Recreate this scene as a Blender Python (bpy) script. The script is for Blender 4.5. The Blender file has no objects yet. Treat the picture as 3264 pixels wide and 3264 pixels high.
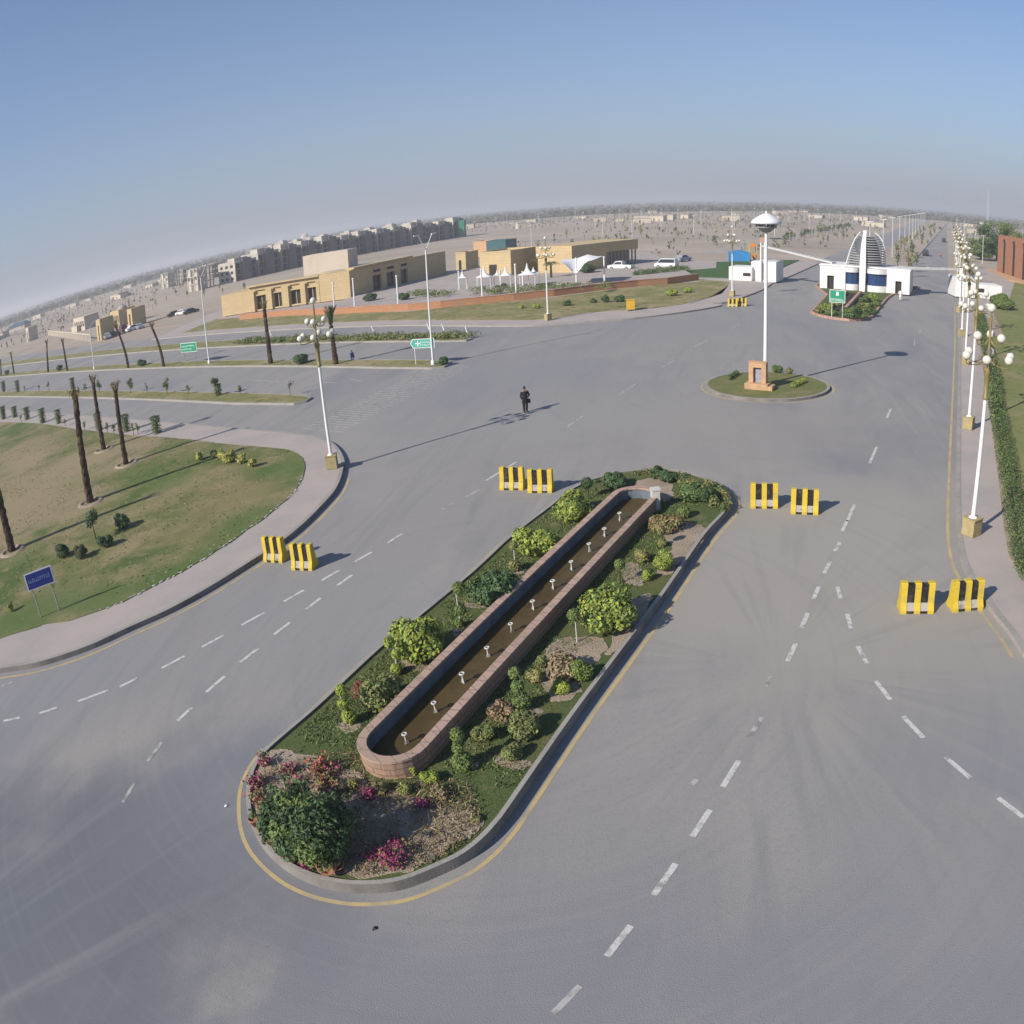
import bpy, math, random
from mathutils import Vector, Matrix, noise
R = math.radians
PI = math.pi
sc = bpy.context.scene
col = sc.collection
HC = 13.5                      # camera height in metres (a drone)
# ---------------------------------------------------------------- camera: a wide drone lens (fisheye polynomial)
cd = bpy.data.cameras.new('drone_camera')
cam = bpy.data.objects.new('drone_camera', cd)
col.objects.link(cam)
sc.camera = cam
sc.render.engine = 'CYCLES'
LF, LK, LCX, LCY, LP, LR = 2651.97, -0.0687479, 2262.125, 1755.627, 0.42805117, -0.00545813
cd.type = 'PANO'
cd.panorama_type = 'FISHEYE_LENS_POLYNOMIAL'
cd.fisheye_fov = R(170)
cd.sensor_fit = 'HORIZONTAL'
cd.sensor_width = 32.64
cd.sensor_height = 32.64
cd.fisheye_polynomial_k0 = 0.0
cd.fisheye_polynomial_k1 = -3.71957880e-02
cd.fisheye_polynomial_k2 = -1.30839917e-04
cd.fisheye_polynomial_k3 = 6.34437341e-06
cd.fisheye_polynomial_k4 = -2.60858136e-07
cd.shift_x = -(LCX - 1632) / 3264
cd.shift_y = (LCY - 1632) / 3264
cd.clip_start = 0.1
cd.clip_end = 40000
cam.location = (0, 0, HC)
cam.rotation_euler = (Matrix.Rotation(PI / 2 - LP, 3, 'X') @ Matrix.Rotation(LR, 3, 'Z')).to_euler()
# ---------------------------------------------------------------- sky and sun
SUN_EL, SUN_AZ = 32.0, 48.0     # shadows run towards azimuth 48 deg measured from +X
w = bpy.data.worlds.new('World')
sc.world = w
w.use_nodes = True
nt = w.node_tree
bg = nt.nodes['Background']
sky = nt.nodes.new('ShaderNodeTexSky')
sky.sky_type = 'NISHITA'
sky.sun_disc = False
sky.sun_elevation = R(SUN_EL)
sdx, sdy = -math.cos(R(SUN_AZ)), -math.sin(R(SUN_AZ))
sky.sun_rotation = math.atan2(sdx, sdy)
sky.altitude = 0
sky.air_density = 1.0
sky.dust_density = 0.5
sky.ozone_density = 6.0
# dusty air low over the horizon: the sky fades into pale grey with falling elevation
tcw = nt.nodes.new('ShaderNodeTexCoord')
sxyz = nt.nodes.new('ShaderNodeSeparateXYZ')
nt.links.new(tcw.outputs['Generated'], sxyz.inputs[0])
zp = nt.nodes.new('ShaderNodeMath'); zp.operation = 'MAXIMUM'; zp.inputs[1].default_value = 0.0
nt.links.new(sxyz.outputs[2], zp.inputs[0])
dv_ = nt.nodes.new('ShaderNodeMath'); dv_.operation = 'DIVIDE'; dv_.inputs[1].default_value = -0.23
nt.links.new(zp.outputs[0], dv_.inputs[0])
ex = nt.nodes.new('ShaderNodeMath'); ex.operation = 'EXPONENT'
nt.links.new(dv_.outputs[0], ex.inputs[0])
mxs = nt.nodes.new('ShaderNodeMix'); mxs.data_type = 'RGBA'
nt.links.new(ex.outputs[0], mxs.inputs[0])
nt.links.new(sky.outputs[0], mxs.inputs[6])
mxs.inputs[7].default_value = (2.42, 2.66, 3.3, 1)
nt.links.new(mxs.outputs[2], bg.inputs[0])
bg.inputs[1].default_value = 0.108
sl = bpy.data.lights.new('sun', 'SUN')
sl.energy = 4.8
sl.angle = R(0.55)
sl.color = (1.0, 0.93, 0.82)
so = bpy.data.objects.new('sun', sl)
col.objects.link(so)
sd = Vector((sdx * math.cos(R(SUN_EL)), sdy * math.cos(R(SUN_EL)), math.sin(R(SUN_EL))))
so.rotation_euler = sd.to_track_quat('Z', 'Y').to_euler()
so.location = (0, 0, 60)
vs = sc.view_settings
vs.view_transform = 'Standard'
vs.look = 'None'
vs.gamma = 1
vs.exposure = 0.34
sc.cycles.volume_bounces = 1
sc.cycles.max_bounces = 6
sc.cycles.use_denoising = True

# ---------------------------------------------------------------- surveying: photo pixel -> point on a level plane
VW = dict(F=(0, 0, 1.6894), A=(0, 1100, .5694), B=(0, 1000, .5), C=(800, 1000, .5), D=(0, 1400, .6667), E=(1300, 750, .3333),
          G=(0, 2000, .6729), H=(1900, 2000, .706), I=(700, 2200, .5176), P=(1000, 1700, .5176), T=(1500, 1400, .6211), J=(1300, 650, .5176),
          K=(2200, 600, .3623), L=(2800, 600, .3622), M=(2700, 1100, .5174), N=(600, 650, .4658), O=(0, 700, .4141),
          Q=(2150, 1050, .3106), U=(3000, 700, .1553), S=(0, 1700, .2070))

def ray(v, x, y):
    a = VW[v]
    px, py = a[0] + x * a[2], a[1] + y * a[2]
    x, y = (px - LCX) / LF, -(py - LCY) / LF
    r = math.hypot(x, y)
    t = r
    for _ in range(10):
        t -= (t + LK * t ** 3 - r) / (1 + 3 * LK * t * t)
    s = math.sin(t) / max(r, 1e-9)
    dx, dy, dz = x * s, y * s, -math.cos(t)
    cr, sr = math.cos(LR), math.sin(LR)
    dx, dy = cr * dx - sr * dy, sr * dx + cr * dy
    cp, sp = math.cos(LP), math.sin(LP)
    return dx, -dz * cp + dy * sp, dy * cp + dz * sp

def at(v, x, y, z=0.0):
    a, b, c = ray(v, x, y)
    t = (z - HC) / c
    return Vector((a * t, b * t))

def hgt(v, base, v2, top, z=0.0):
    b = at(v, base[0], base[1], z)
    a = ray(v2, *top)
    return HC + a[2] * b.length / math.hypot(a[0], a[1])

def ats(v, pts, z=0.0):
    return [tuple(at(v, x, y, z)) for x, y in pts]

U = Vector((.2785, .9604))      # along the avenue
V = Vector((.9235, -.3837))     # along the highway, to the right
rng = random.Random(7)
MAT = {}
ALB = .84          # overall calibration of the measured base colours
# ---------------------------------------------------------------- materials

def mat(name, color, rough=.85, spec=.3, var=None, bump=0, bscale=20, metal=0, island=0, emit=0):
    """procedural material: base colour, optional list of (scale, colour, low, high, detail, stretch) noise layers mixed over it"""
    if name in MAT:
        return MAT[name]
    m = bpy.data.materials.new(name)
    m.use_nodes = True
    n, l = m.node_tree.nodes, m.node_tree.links
    b = n['Principled BSDF']
    b.inputs['Roughness'].default_value = rough
    b.inputs['Specular IOR Level'].default_value = spec
    b.inputs['Metallic'].default_value = metal
    rgb = n.new('ShaderNodeRGB')
    color = tuple(c * ALB for c in color)
    rgb.outputs[0].default_value = (*color, 1)
    out = rgb.outputs[0]
    co = None
    if var or bump:
        g = n.new('ShaderNodeNewGeometry')
        co = g.outputs['Position']
    for (scale, c2, lo, hi, det, st) in (var or []):
        src = co
        if st:
            mp = n.new('ShaderNodeMapping')
            mp.inputs['Rotation'].default_value = (0, 0, st[2])
            mp.inputs['Scale'].default_value = (st[0], st[1], 1)
            l.new(co, mp.inputs[0])
            src = mp.outputs[0]
        t = n.new('ShaderNodeTexNoise')
        t.inputs['Scale'].default_value = scale
        t.inputs['Detail'].default_value = det
        t.inputs['Roughness'].default_value = .6
        if st:
            t.inputs['Distortion'].default_value = st[3]
        l.new(src, t.inputs['Vector'])
        mr = n.new('ShaderNodeMapRange')
        mr.inputs[1].default_value = lo
        mr.inputs[2].default_value = hi
        l.new(t.outputs[0], mr.inputs[0])
        mx = n.new('ShaderNodeMix')
        mx.data_type = 'RGBA'
        l.new(mr.outputs[0], mx.inputs[0])
        l.new(out, mx.inputs[6])
        mx.inputs[7].default_value = (*[c * ALB for c in c2], 1)
        out = mx.outputs[2]
    if island:
        g = n.new('ShaderNodeNewGeometry')
        hs = n.new('ShaderNodeHueSaturation')
        mr = n.new('ShaderNodeMapRange')
        mr.inputs[3].default_value = 1 - island
        mr.inputs[4].default_value = 1 + island
        l.new(g.outputs['Random Per Island'], mr.inputs[0])
        l.new(mr.outputs[0], hs.inputs['Value'])
        mh = n.new('ShaderNodeMapRange')
        mh.inputs[3].default_value = .475
        mh.inputs[4].default_value = .52
        wn = n.new('ShaderNodeTexWhiteNoise')
        wn.noise_dimensions = '1D'
        l.new(g.outputs['Random Per Island'], wn.inputs['W'])
        l.new(wn.outputs[0], mh.inputs[0])
        l.new(mh.outputs[0], hs.inputs['Hue'])
        l.new(out, hs.inputs['Color'])
        out = hs.outputs[0]
    l.new(out, b.inputs['Base Color'])
    if bump:
        t = n.new('ShaderNodeTexNoise')
        t.inputs['Scale'].default_value = bscale
        t.inputs['Detail'].default_value = 6
        l.new(co, t.inputs['Vector'])
        bp = n.new('ShaderNodeBump')
        bp.inputs['Strength'].default_value = bump
        bp.inputs['Distance'].default_value = .06
        l.new(t.outputs[0], bp.inputs['Height'])
        l.new(bp.outputs[0], b.inputs['Normal'])
    MAT[name] = m
    return m

def brick_mat(name, c1, c2, mortar, bw, bh, ms=.03, wall=True, rough=.9, dirt=(.3, .24, .17)):
    """block courses: object-space, horizontal courses on upright faces"""
    c1, c2, mortar, dirt = [tuple(c * ALB for c in q) for q in (c1, c2, mortar, dirt)]
    m = bpy.data.materials.new(name)
    m.use_nodes = True
    n, l = m.node_tree.nodes, m.node_tree.links
    b = n['Principled BSDF']
    b.inputs['Roughness'].default_value = rough
    b.inputs['Specular IOR Level'].default_value = .25
    tc = n.new('ShaderNodeTexCoord')
    sp = n.new('ShaderNodeSeparateXYZ')
    l.new(tc.outputs['Object'], sp.inputs[0])
    cb = n.new('ShaderNodeCombineXYZ')
    ad = n.new('ShaderNodeMath')
    l.new(sp.outputs[0], ad.inputs[0])
    l.new(sp.outputs[1], ad.inputs[1])
    l.new(ad.outputs[0], cb.inputs[0])
    l.new(sp.outputs[2 if wall else 1], cb.inputs[1])
    bt = n.new('ShaderNodeTexBrick')
    bt.inputs['Color1'].default_value = (*c1, 1)
    bt.inputs['Color2'].default_value = (*c2, 1)
    bt.inputs['Mortar'].default_value = (*mortar, 1)
    bt.inputs['Scale'].default_value = 1
    bt.inputs['Brick Width'].default_value = bw
    bt.inputs['Row Height'].default_value = bh
    bt.inputs['Mortar Size'].default_value = ms
    l.new(cb.outputs[0], bt.inputs['Vector'])
    t = n.new('ShaderNodeTexNoise')
    t.inputs['Scale'].default_value = .6
    t.inputs['Detail'].default_value = 6
    l.new(tc.outputs['Object'], t.inputs['Vector'])
    mr = n.new('ShaderNodeMapRange')
    mr.inputs[1].default_value = .45
    mr.inputs[2].default_value = .8
    mr.inputs[4].default_value = .6
    l.new(t.outputs[0], mr.inputs[0])
    mx = n.new('ShaderNodeMix')
    mx.data_type = 'RGBA'
    l.new(mr.outputs[0], mx.inputs[0])
    l.new(bt.outputs[0], mx.inputs[6])
    mx.inputs[7].default_value = (*dirt, 1)
    l.new(mx.outputs[2], b.inputs['Base Color'])
    MAT[name] = m
    return m

ang = math.atan2(U.y, U.x)
AS = mat('asphalt', (0.299, 0.282, 0.272), .82, .35, [
    (.05, (0.329, 0.308, 0.284), .42, .62, 5, None),
    (.09, (0.228, 0.223, 0.236), .5, .72, 6, (1, .35, -ang, 1.2)),
    (.45, (0.238, 0.232, 0.238), .5, .8, 8, (1, .12, -ang, 2.0)),
    (.35, (0.365, 0.337, 0.304), .58, .85, 8, (1, .1, -ang + .9, 3.0)),
    (9, (0.223, 0.217, 0.218), .52, .9, 6, None),
    (1.7, (0.375, 0.348, 0.314), .66, .78, 8, None)], bump=.25, bscale=30)
def wear(m, spots, streaks):
    """patches of different surfacing round given places, and tyre sweeps fanning out from a place"""
    n, l = m.node_tree.nodes, m.node_tree.links
    b = n['Principled BSDF']
    out = b.inputs['Base Color'].links[0].from_socket
    g = n.new('ShaderNodeNewGeometry')
    wn = n.new('ShaderNodeTexNoise')
    wn.inputs['Scale'].default_value = .22
    wn.inputs['Detail'].default_value = 6
    l.new(g.outputs['Position'], wn.inputs['Vector'])
    def dist(c):
        vd = n.new('ShaderNodeVectorMath'); vd.operation = 'DISTANCE'
        l.new(g.outputs['Position'], vd.inputs[0])
        vd.inputs[1].default_value = (c[0], c[1], .03)
        return vd.outputs['Value']
    def math_(op, a, b_):
        q = n.new('ShaderNodeMath'); q.operation = op
        for i, x in enumerate((a, b_)):
            if isinstance(x, (int, float)):
                q.inputs[i].default_value = x
            else:
                l.new(x, q.inputs[i])
        return q.outputs[0]
    def remap(x, a0, a1, b0, b1):
        mr = n.new('ShaderNodeMapRange'); mr.interpolation_type = 'SMOOTHSTEP'
        l.new(x, mr.inputs[0])
        for i, v_ in zip((1, 2, 3, 4), (a0, a1, b0, b1)):
            mr.inputs[i].default_value = v_
        return mr.outputs[0]
    def blend(fac, c):
        nonlocal out
        mx = n.new('ShaderNodeMix'); mx.data_type = 'RGBA'
        l.new(fac, mx.inputs[0]); l.new(out, mx.inputs[6]); mx.inputs[7].default_value = (*[k_ * ALB for k_ in c], 1)
        out = mx.outputs[2]
    for c, r_, colr, st in spots:
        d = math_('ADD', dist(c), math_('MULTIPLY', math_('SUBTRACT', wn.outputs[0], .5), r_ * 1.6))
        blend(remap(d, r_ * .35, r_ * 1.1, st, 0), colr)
    for c, freq, rmax, colr, st, seed in streaks:
        vs_ = n.new('ShaderNodeVectorMath'); vs_.operation = 'SUBTRACT'
        l.new(g.outputs['Position'], vs_.inputs[0]); vs_.inputs[1].default_value = (c[0], c[1], 0)
        sx = n.new('ShaderNodeSeparateXYZ'); l.new(vs_.outputs[0], sx.inputs[0])
        at2 = math_('ARCTAN2', sx.outputs[1], sx.outputs[0])
        d = dist(c)
        cb = n.new('ShaderNodeCombineXYZ')
        l.new(math_('MULTIPLY', at2, freq[0]), cb.inputs[0]); l.new(math_('MULTIPLY', d, freq[1]), cb.inputs[1]); cb.inputs[2].default_value = seed
        t = n.new('ShaderNodeTexNoise'); t.inputs['Scale'].default_value = 1; t.inputs['Detail'].default_value = 7
        l.new(cb.outputs[0], t.inputs['Vector'])
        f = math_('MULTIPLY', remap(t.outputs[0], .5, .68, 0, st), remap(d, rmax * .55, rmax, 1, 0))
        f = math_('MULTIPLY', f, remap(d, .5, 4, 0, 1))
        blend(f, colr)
    l.new(out, b.inputs['Base Color'])
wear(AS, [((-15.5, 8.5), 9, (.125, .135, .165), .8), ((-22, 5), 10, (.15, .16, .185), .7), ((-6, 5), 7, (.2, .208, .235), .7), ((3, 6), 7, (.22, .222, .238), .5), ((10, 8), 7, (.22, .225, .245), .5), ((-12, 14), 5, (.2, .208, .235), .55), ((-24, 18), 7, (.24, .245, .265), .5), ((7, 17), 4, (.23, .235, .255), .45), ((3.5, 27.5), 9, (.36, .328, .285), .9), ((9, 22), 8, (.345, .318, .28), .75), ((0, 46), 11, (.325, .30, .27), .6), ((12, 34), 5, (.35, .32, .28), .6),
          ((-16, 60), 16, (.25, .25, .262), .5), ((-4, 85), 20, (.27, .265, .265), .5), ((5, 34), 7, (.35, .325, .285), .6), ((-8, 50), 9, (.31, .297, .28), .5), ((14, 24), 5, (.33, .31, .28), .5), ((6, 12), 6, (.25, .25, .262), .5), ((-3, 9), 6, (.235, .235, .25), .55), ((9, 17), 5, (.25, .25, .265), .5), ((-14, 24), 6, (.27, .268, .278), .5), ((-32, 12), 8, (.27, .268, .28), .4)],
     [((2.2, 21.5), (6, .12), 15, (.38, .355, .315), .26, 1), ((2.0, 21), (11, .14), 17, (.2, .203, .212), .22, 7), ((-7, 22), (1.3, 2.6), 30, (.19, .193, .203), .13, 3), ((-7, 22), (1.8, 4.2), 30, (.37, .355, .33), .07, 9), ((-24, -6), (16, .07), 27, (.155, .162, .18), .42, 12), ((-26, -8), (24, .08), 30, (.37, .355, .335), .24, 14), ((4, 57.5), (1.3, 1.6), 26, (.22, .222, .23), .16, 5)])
mat('paving', (.45, .38, .345), .9, .25, [(.3, (.38, .34, .315), .4, .65, 6, None), (3, (.44, .39, .35), .5, .8, 5, None)], bump=.2, bscale=12)
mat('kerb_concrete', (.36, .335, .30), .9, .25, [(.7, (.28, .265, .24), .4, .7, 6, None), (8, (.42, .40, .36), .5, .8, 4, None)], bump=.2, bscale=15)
mat('kerb_face_shade', (.27, .245, .225), .92, .2, [(.8, (.17, .155, .145), .4, .65, 6, None), (5, (.26, .235, .21), .56, .75, 6, None)], bump=.2, bscale=15)  # shade of the kerb sides put into a darker colour, with dirt stains
mat('lawn', (.175, .19, .068), .95, .15, [
    (.10, (.37, .285, .17), .43, .57, 6, None), (.24, (.10, .15, .045), .5, .64, 6, None),
    (1.2, (.33, .27, .15), .54, .74, 8, None), (4, (.11, .14, .045), .54, .72, 6, None), (14, (.08, .10, .03), .5, .8, 6, None)], bump=.7, bscale=26)
mat('green_lawn', (.105, .14, .048), .95, .15, [
    (.35, (.17, .165, .065), .45, .68, 6, None), (1.3, (.27, .215, .13), .56, .76, 6, None),
    (16, (.04, .065, .02), .45, .8, 6, None)], bump=.8, bscale=26)
mat('east_lawn', (.22, .235, .085), .95, .15, [(.2, (.30, .26, .13), .47, .64, 6, None), (1.1, (.15, .185, .06), .5, .68, 8, None), (6, (.13, .15, .05), .54, .75, 6, None)], bump=.7, bscale=20)
mat('bright_lawn', (.06, .13, .04), .95, .15, [(.3, (.09, .14, .05), .45, .65, 6, None)], bump=.5, bscale=20)
mat('round_lawn', (.17, .185, .065), .95, .15, [(.5, (.25, .215, .11), .45, .62, 6, None), (4, (.10, .13, .04), .5, .7, 6, None)], bump=.6, bscale=20)
mat('verge', (.25, .235, .095), .95, .15, [(.2, (.37, .30, .17), .45, .62, 6, None), (1.1, (.13, .155, .05), .5, .68, 8, None), (6, (.12, .13, .05), .54, .75, 6, None)], bump=.7, bscale=20)
mat('dry_soil', (.40, .315, .235), .95, .15, [(1.0, (.25, .2, .15), .45, .7, 8, None), (6, (.42, .35, .27), .5, .75, 6, None)], bump=.8, bscale=18)
mat('desert', (.455, .375, .30), .95, .1, [
    (.006, (.36, .30, .245), .4, .62, 6, None), (.03, (.50, .415, .34), .48, .66, 8, None),
    (.02, (.29, .255, .2), .56, .72, 8, (1, .15, -ang, .6)), (.025, (.27, .235, .195), .6, .74, 8, (.12, 1, -ang, .6)),
    (.4, (.33, .28, .225), .5, .8, 8, None)], bump=.5, bscale=.8)
mat('farmland', (.17, .165, .115), .95, .1, [(.004, (.11, .12, .075), .45, .6, 6, (1, .3, .4, .5)), (.002, (.25, .22, .17), .52, .66, 6, None)])
mat('white_paint', (.62, .60, .57), .75, .3, [(3.5, (.29, .275, .255), .5, .66, 8, None), (14, (.36, .34, .32), .5, .75, 6, None)])
mat('faded_paint', (.46, .44, .42), .8, .3, [(2.5, (.25, .24, .23), .48, .62, 8, None)])
mat('yellow_line', (.54, .41, .19), .8, .3, [(1.2, (.36, .31, .23), .45, .66, 8, None), (9, (.42, .34, .2), .5, .8, 6, None)])
mat('white_wall', (.80, .79, .77), .7, .3, [(.5, (.66, .65, .62), .55, .8, 6, None)])
mat('white_metal', (.78, .78, .77), .45, .4)
mat('old_white', (.60, .59, .56), .6, .3, [(9, (.38, .36, .32), .48, .68, 5, None)])
mat('olive_metal', (.20, .16, .06), .45, .5, [(6, (.34, .27, .09), .5, .7, 4, None)])
mat('globe', (.70, .66, .57), .35, .5)
mat('pedestal', (.42, .34, .17), .9, .2, [(4, (.3, .25, .14), .45, .7, 6, None)])
mat('barrier_yellow', (.66, .47, .035), .7, .3, [(2.2, (.5, .38, .09), .5, .68, 6, None), (9, (.3, .25, .14), .6, .72, 6, None), (30, (.42, .34, .12), .55, .8, 4, None)])
mat('barrier_black', (.022, .02, .02), .8, .2, [(4, (.1, .09, .08), .5, .72, 6, None), (14, (.16, .14, .12), .62, .75, 4, None)])
mat('barrier_dust', (.40, .37, .34), .9, .2, [(5, (.12, .11, .1), .52, .68, 6, None)])
mat('bark', (.095, .06, .042), .95, .1, [(5, (.045, .03, .024), .42, .62, 6, None), (1, (.19, .13, .08), .52, .75, 4, None)], bump=.9, bscale=9)
mat('dry_frond', (.26, .19, .1), .9, .1, island=.3)
mat('frond', (.10, .125, .06), .8, .2, island=.35)
mat('twig', (.2, .15, .1), .95, .1)
mat('leaf_dark', (.058, .108, .036), .6, .35, island=.45)
mat('leaf_mid', (.13, .185, .05), .65, .3, island=.4)
mat('leaf_lime', (.27, .33, .05), .6, .35, island=.35)
mat('leaf_yellow', (.46, .44, .12), .65, .3, island=.35)
mat('leaf_olive', (.22, .22, .08), .75, .25, island=.4)
mat('leaf_red', (.22, .11, .07), .75, .25, island=.4)
mat('leaf_dry', (.30, .235, .13), .9, .15, island=.4)
mat('petal', (.36, .055, .15), .7, .3, island=.4)
mat('petal_red', (.42, .10, .07), .7, .3, island=.3)
mat('far_scrub', (.12, .12, .085), .9, .1, island=.3)
mat('leaf_hedge', (.085, .13, .045), .7, .3, island=.4)
mat('terracotta', (.38, .17, .1), .85, .25)
mat('pool_water', (.085, .058, .022), .3, .12, [(1.2, (.12, .085, .035), .4, .7, 5, None), (5, (.06, .05, .022), .55, .7, 5, None)])
mat('pool_liner', (.16, .19, .22), .8, .3, [(2, (.1, .12, .14), .45, .7, 6, None)])
mat('stone_white', (.62, .6, .56), .85, .2, [(6, (.45, .43, .4), .5, .7, 4, None)])
mat('glass_dark', (.02, .025, .035), .12, .5)
mat('glass_blue', (.025, .06, .16), .08, .6)
mat('glass_teal', (.06, .13, .15), .1, .6)
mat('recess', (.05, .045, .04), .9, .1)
mat('sandstone_plain', (.56, .43, .25), .9, .2, [(.5, (.46, .36, .22), .45, .7, 6, None)])
mat('pale_render', (.60, .52, .42), .9, .2, [(.4, (.52, .45, .36), .45, .7, 6, None)])
mat('roof_grey', (.42, .38, .33), .9, .2, [(.3, (.32, .29, .26), .45, .7, 6, None)])
mat('grey_block', (.20, .19, .185), .95, .15, [(.25, (.145, .14, .14), .45, .65, 6, None)])
mat('cream_block', (.56, .52, .44), .95, .15, [(.25, (.45, .4, .35), .45, .65, 6, None)])
mat('louvre_grey', (.36, .365, .37), .6, .3)
mat('lattice_dark', (.10, .105, .12), .5, .4)
mat('lattice_grey', (.35, .36, .37), .6, .4)
mat('beam_grey', (.55, .55, .54), .7, .3)
mat('tarp_blue', (.02, .22, .55), .5, .4, [(.8, (.03, .32, .62), .45, .7, 4, None)])
mat('slide_orange', (.6, .2, .04), .6, .4)
mat('slide_yellow', (.62, .46, .06), .6, .4)
mat('bin_orange', (.72, .42, .03), .6, .4, [(5, (.5, .3, .05), .5, .7, 4, None)])
mat('sign_green', (.01, .26, .14), .5, .4)
mat('sign_teal', (.08, .38, .30), .5, .4)
mat('sign_blue', (.012, .035, .23), .5, .4)
mat('sign_white', (.78, .78, .78), .5, .4)
mat('sign_lettering', (.26, .36, .62), .6, .3)
mat('steel', (.30, .30, .30), .5, .5)
mat('black_cloth', (.022, .02, .024), .9, .15)
mat('white_cloth', (.72, .71, .68), .9, .15)
mat('blue_cloth', (.04, .09, .22), .9, .15)
mat('skin', (.26, .15, .1), .6, .3)
mat('hair', (.012, .01, .009), .6, .3)
mat('shoe', (.02, .018, .016), .6, .3)
mat('car_white', (.78, .78, .77), .3, .5)
mat('car_dark', (.03, .032, .04), .3, .5)
mat('car_red', (.10, .02, .03), .3, .5)
mat('car_silver', (.42, .43, .45), .3, .6, metal=.3)
mat('tyre', (.02, .02, .02), .9, .2)
mat('rim', (.4, .4, .4), .4, .5)
mat('lamp_glass', (.6, .6, .55), .15, .5)
mat('tail_red', (.35, .01, .01), .3, .5)
mat('tent_white', (.80, .80, .80), .6, .3)
mat('plaque', (.34, .33, .38), .5, .4, [(6, (.2, .19, .23), .5, .62, 6, None)])
mat('pink_stone', (.42, .24, .18), .9, .2, [(2, (.5, .36, .3), .45, .65, 5, None)])
mat('orange_stone', (.56, .35, .2), .9, .2, [(2, (.45, .28, .16), .45, .65, 5, None), (9, (.62, .42, .26), .5, .8, 4, None)])
brick_mat('coping_brick', (.42, .25, .18), (.36, .22, .165), (.2, .14, .11), .45, .19, .02)
brick_mat('coping_top', (.50, .345, .27), (.44, .30, .24), (.25, .18, .15), .5, .5, .02, wall=False)
brick_mat('wall_brick', (.50, .235, .115), (.44, .205, .10), (.36, .2, .12), 1.2, .3, .03)
brick_mat('red_brick', (.40, .165, .09), (.34, .145, .085), (.38, .22, .15), 1.1, .35, .03)
brick_mat('sandstone', (.60, .46, .255), (.55, .42, .235), (.46, .36, .22), 1.4, .6, .03, dirt=(.44, .34, .2))

# ---------------------------------------------------------------- mesh building

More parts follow.
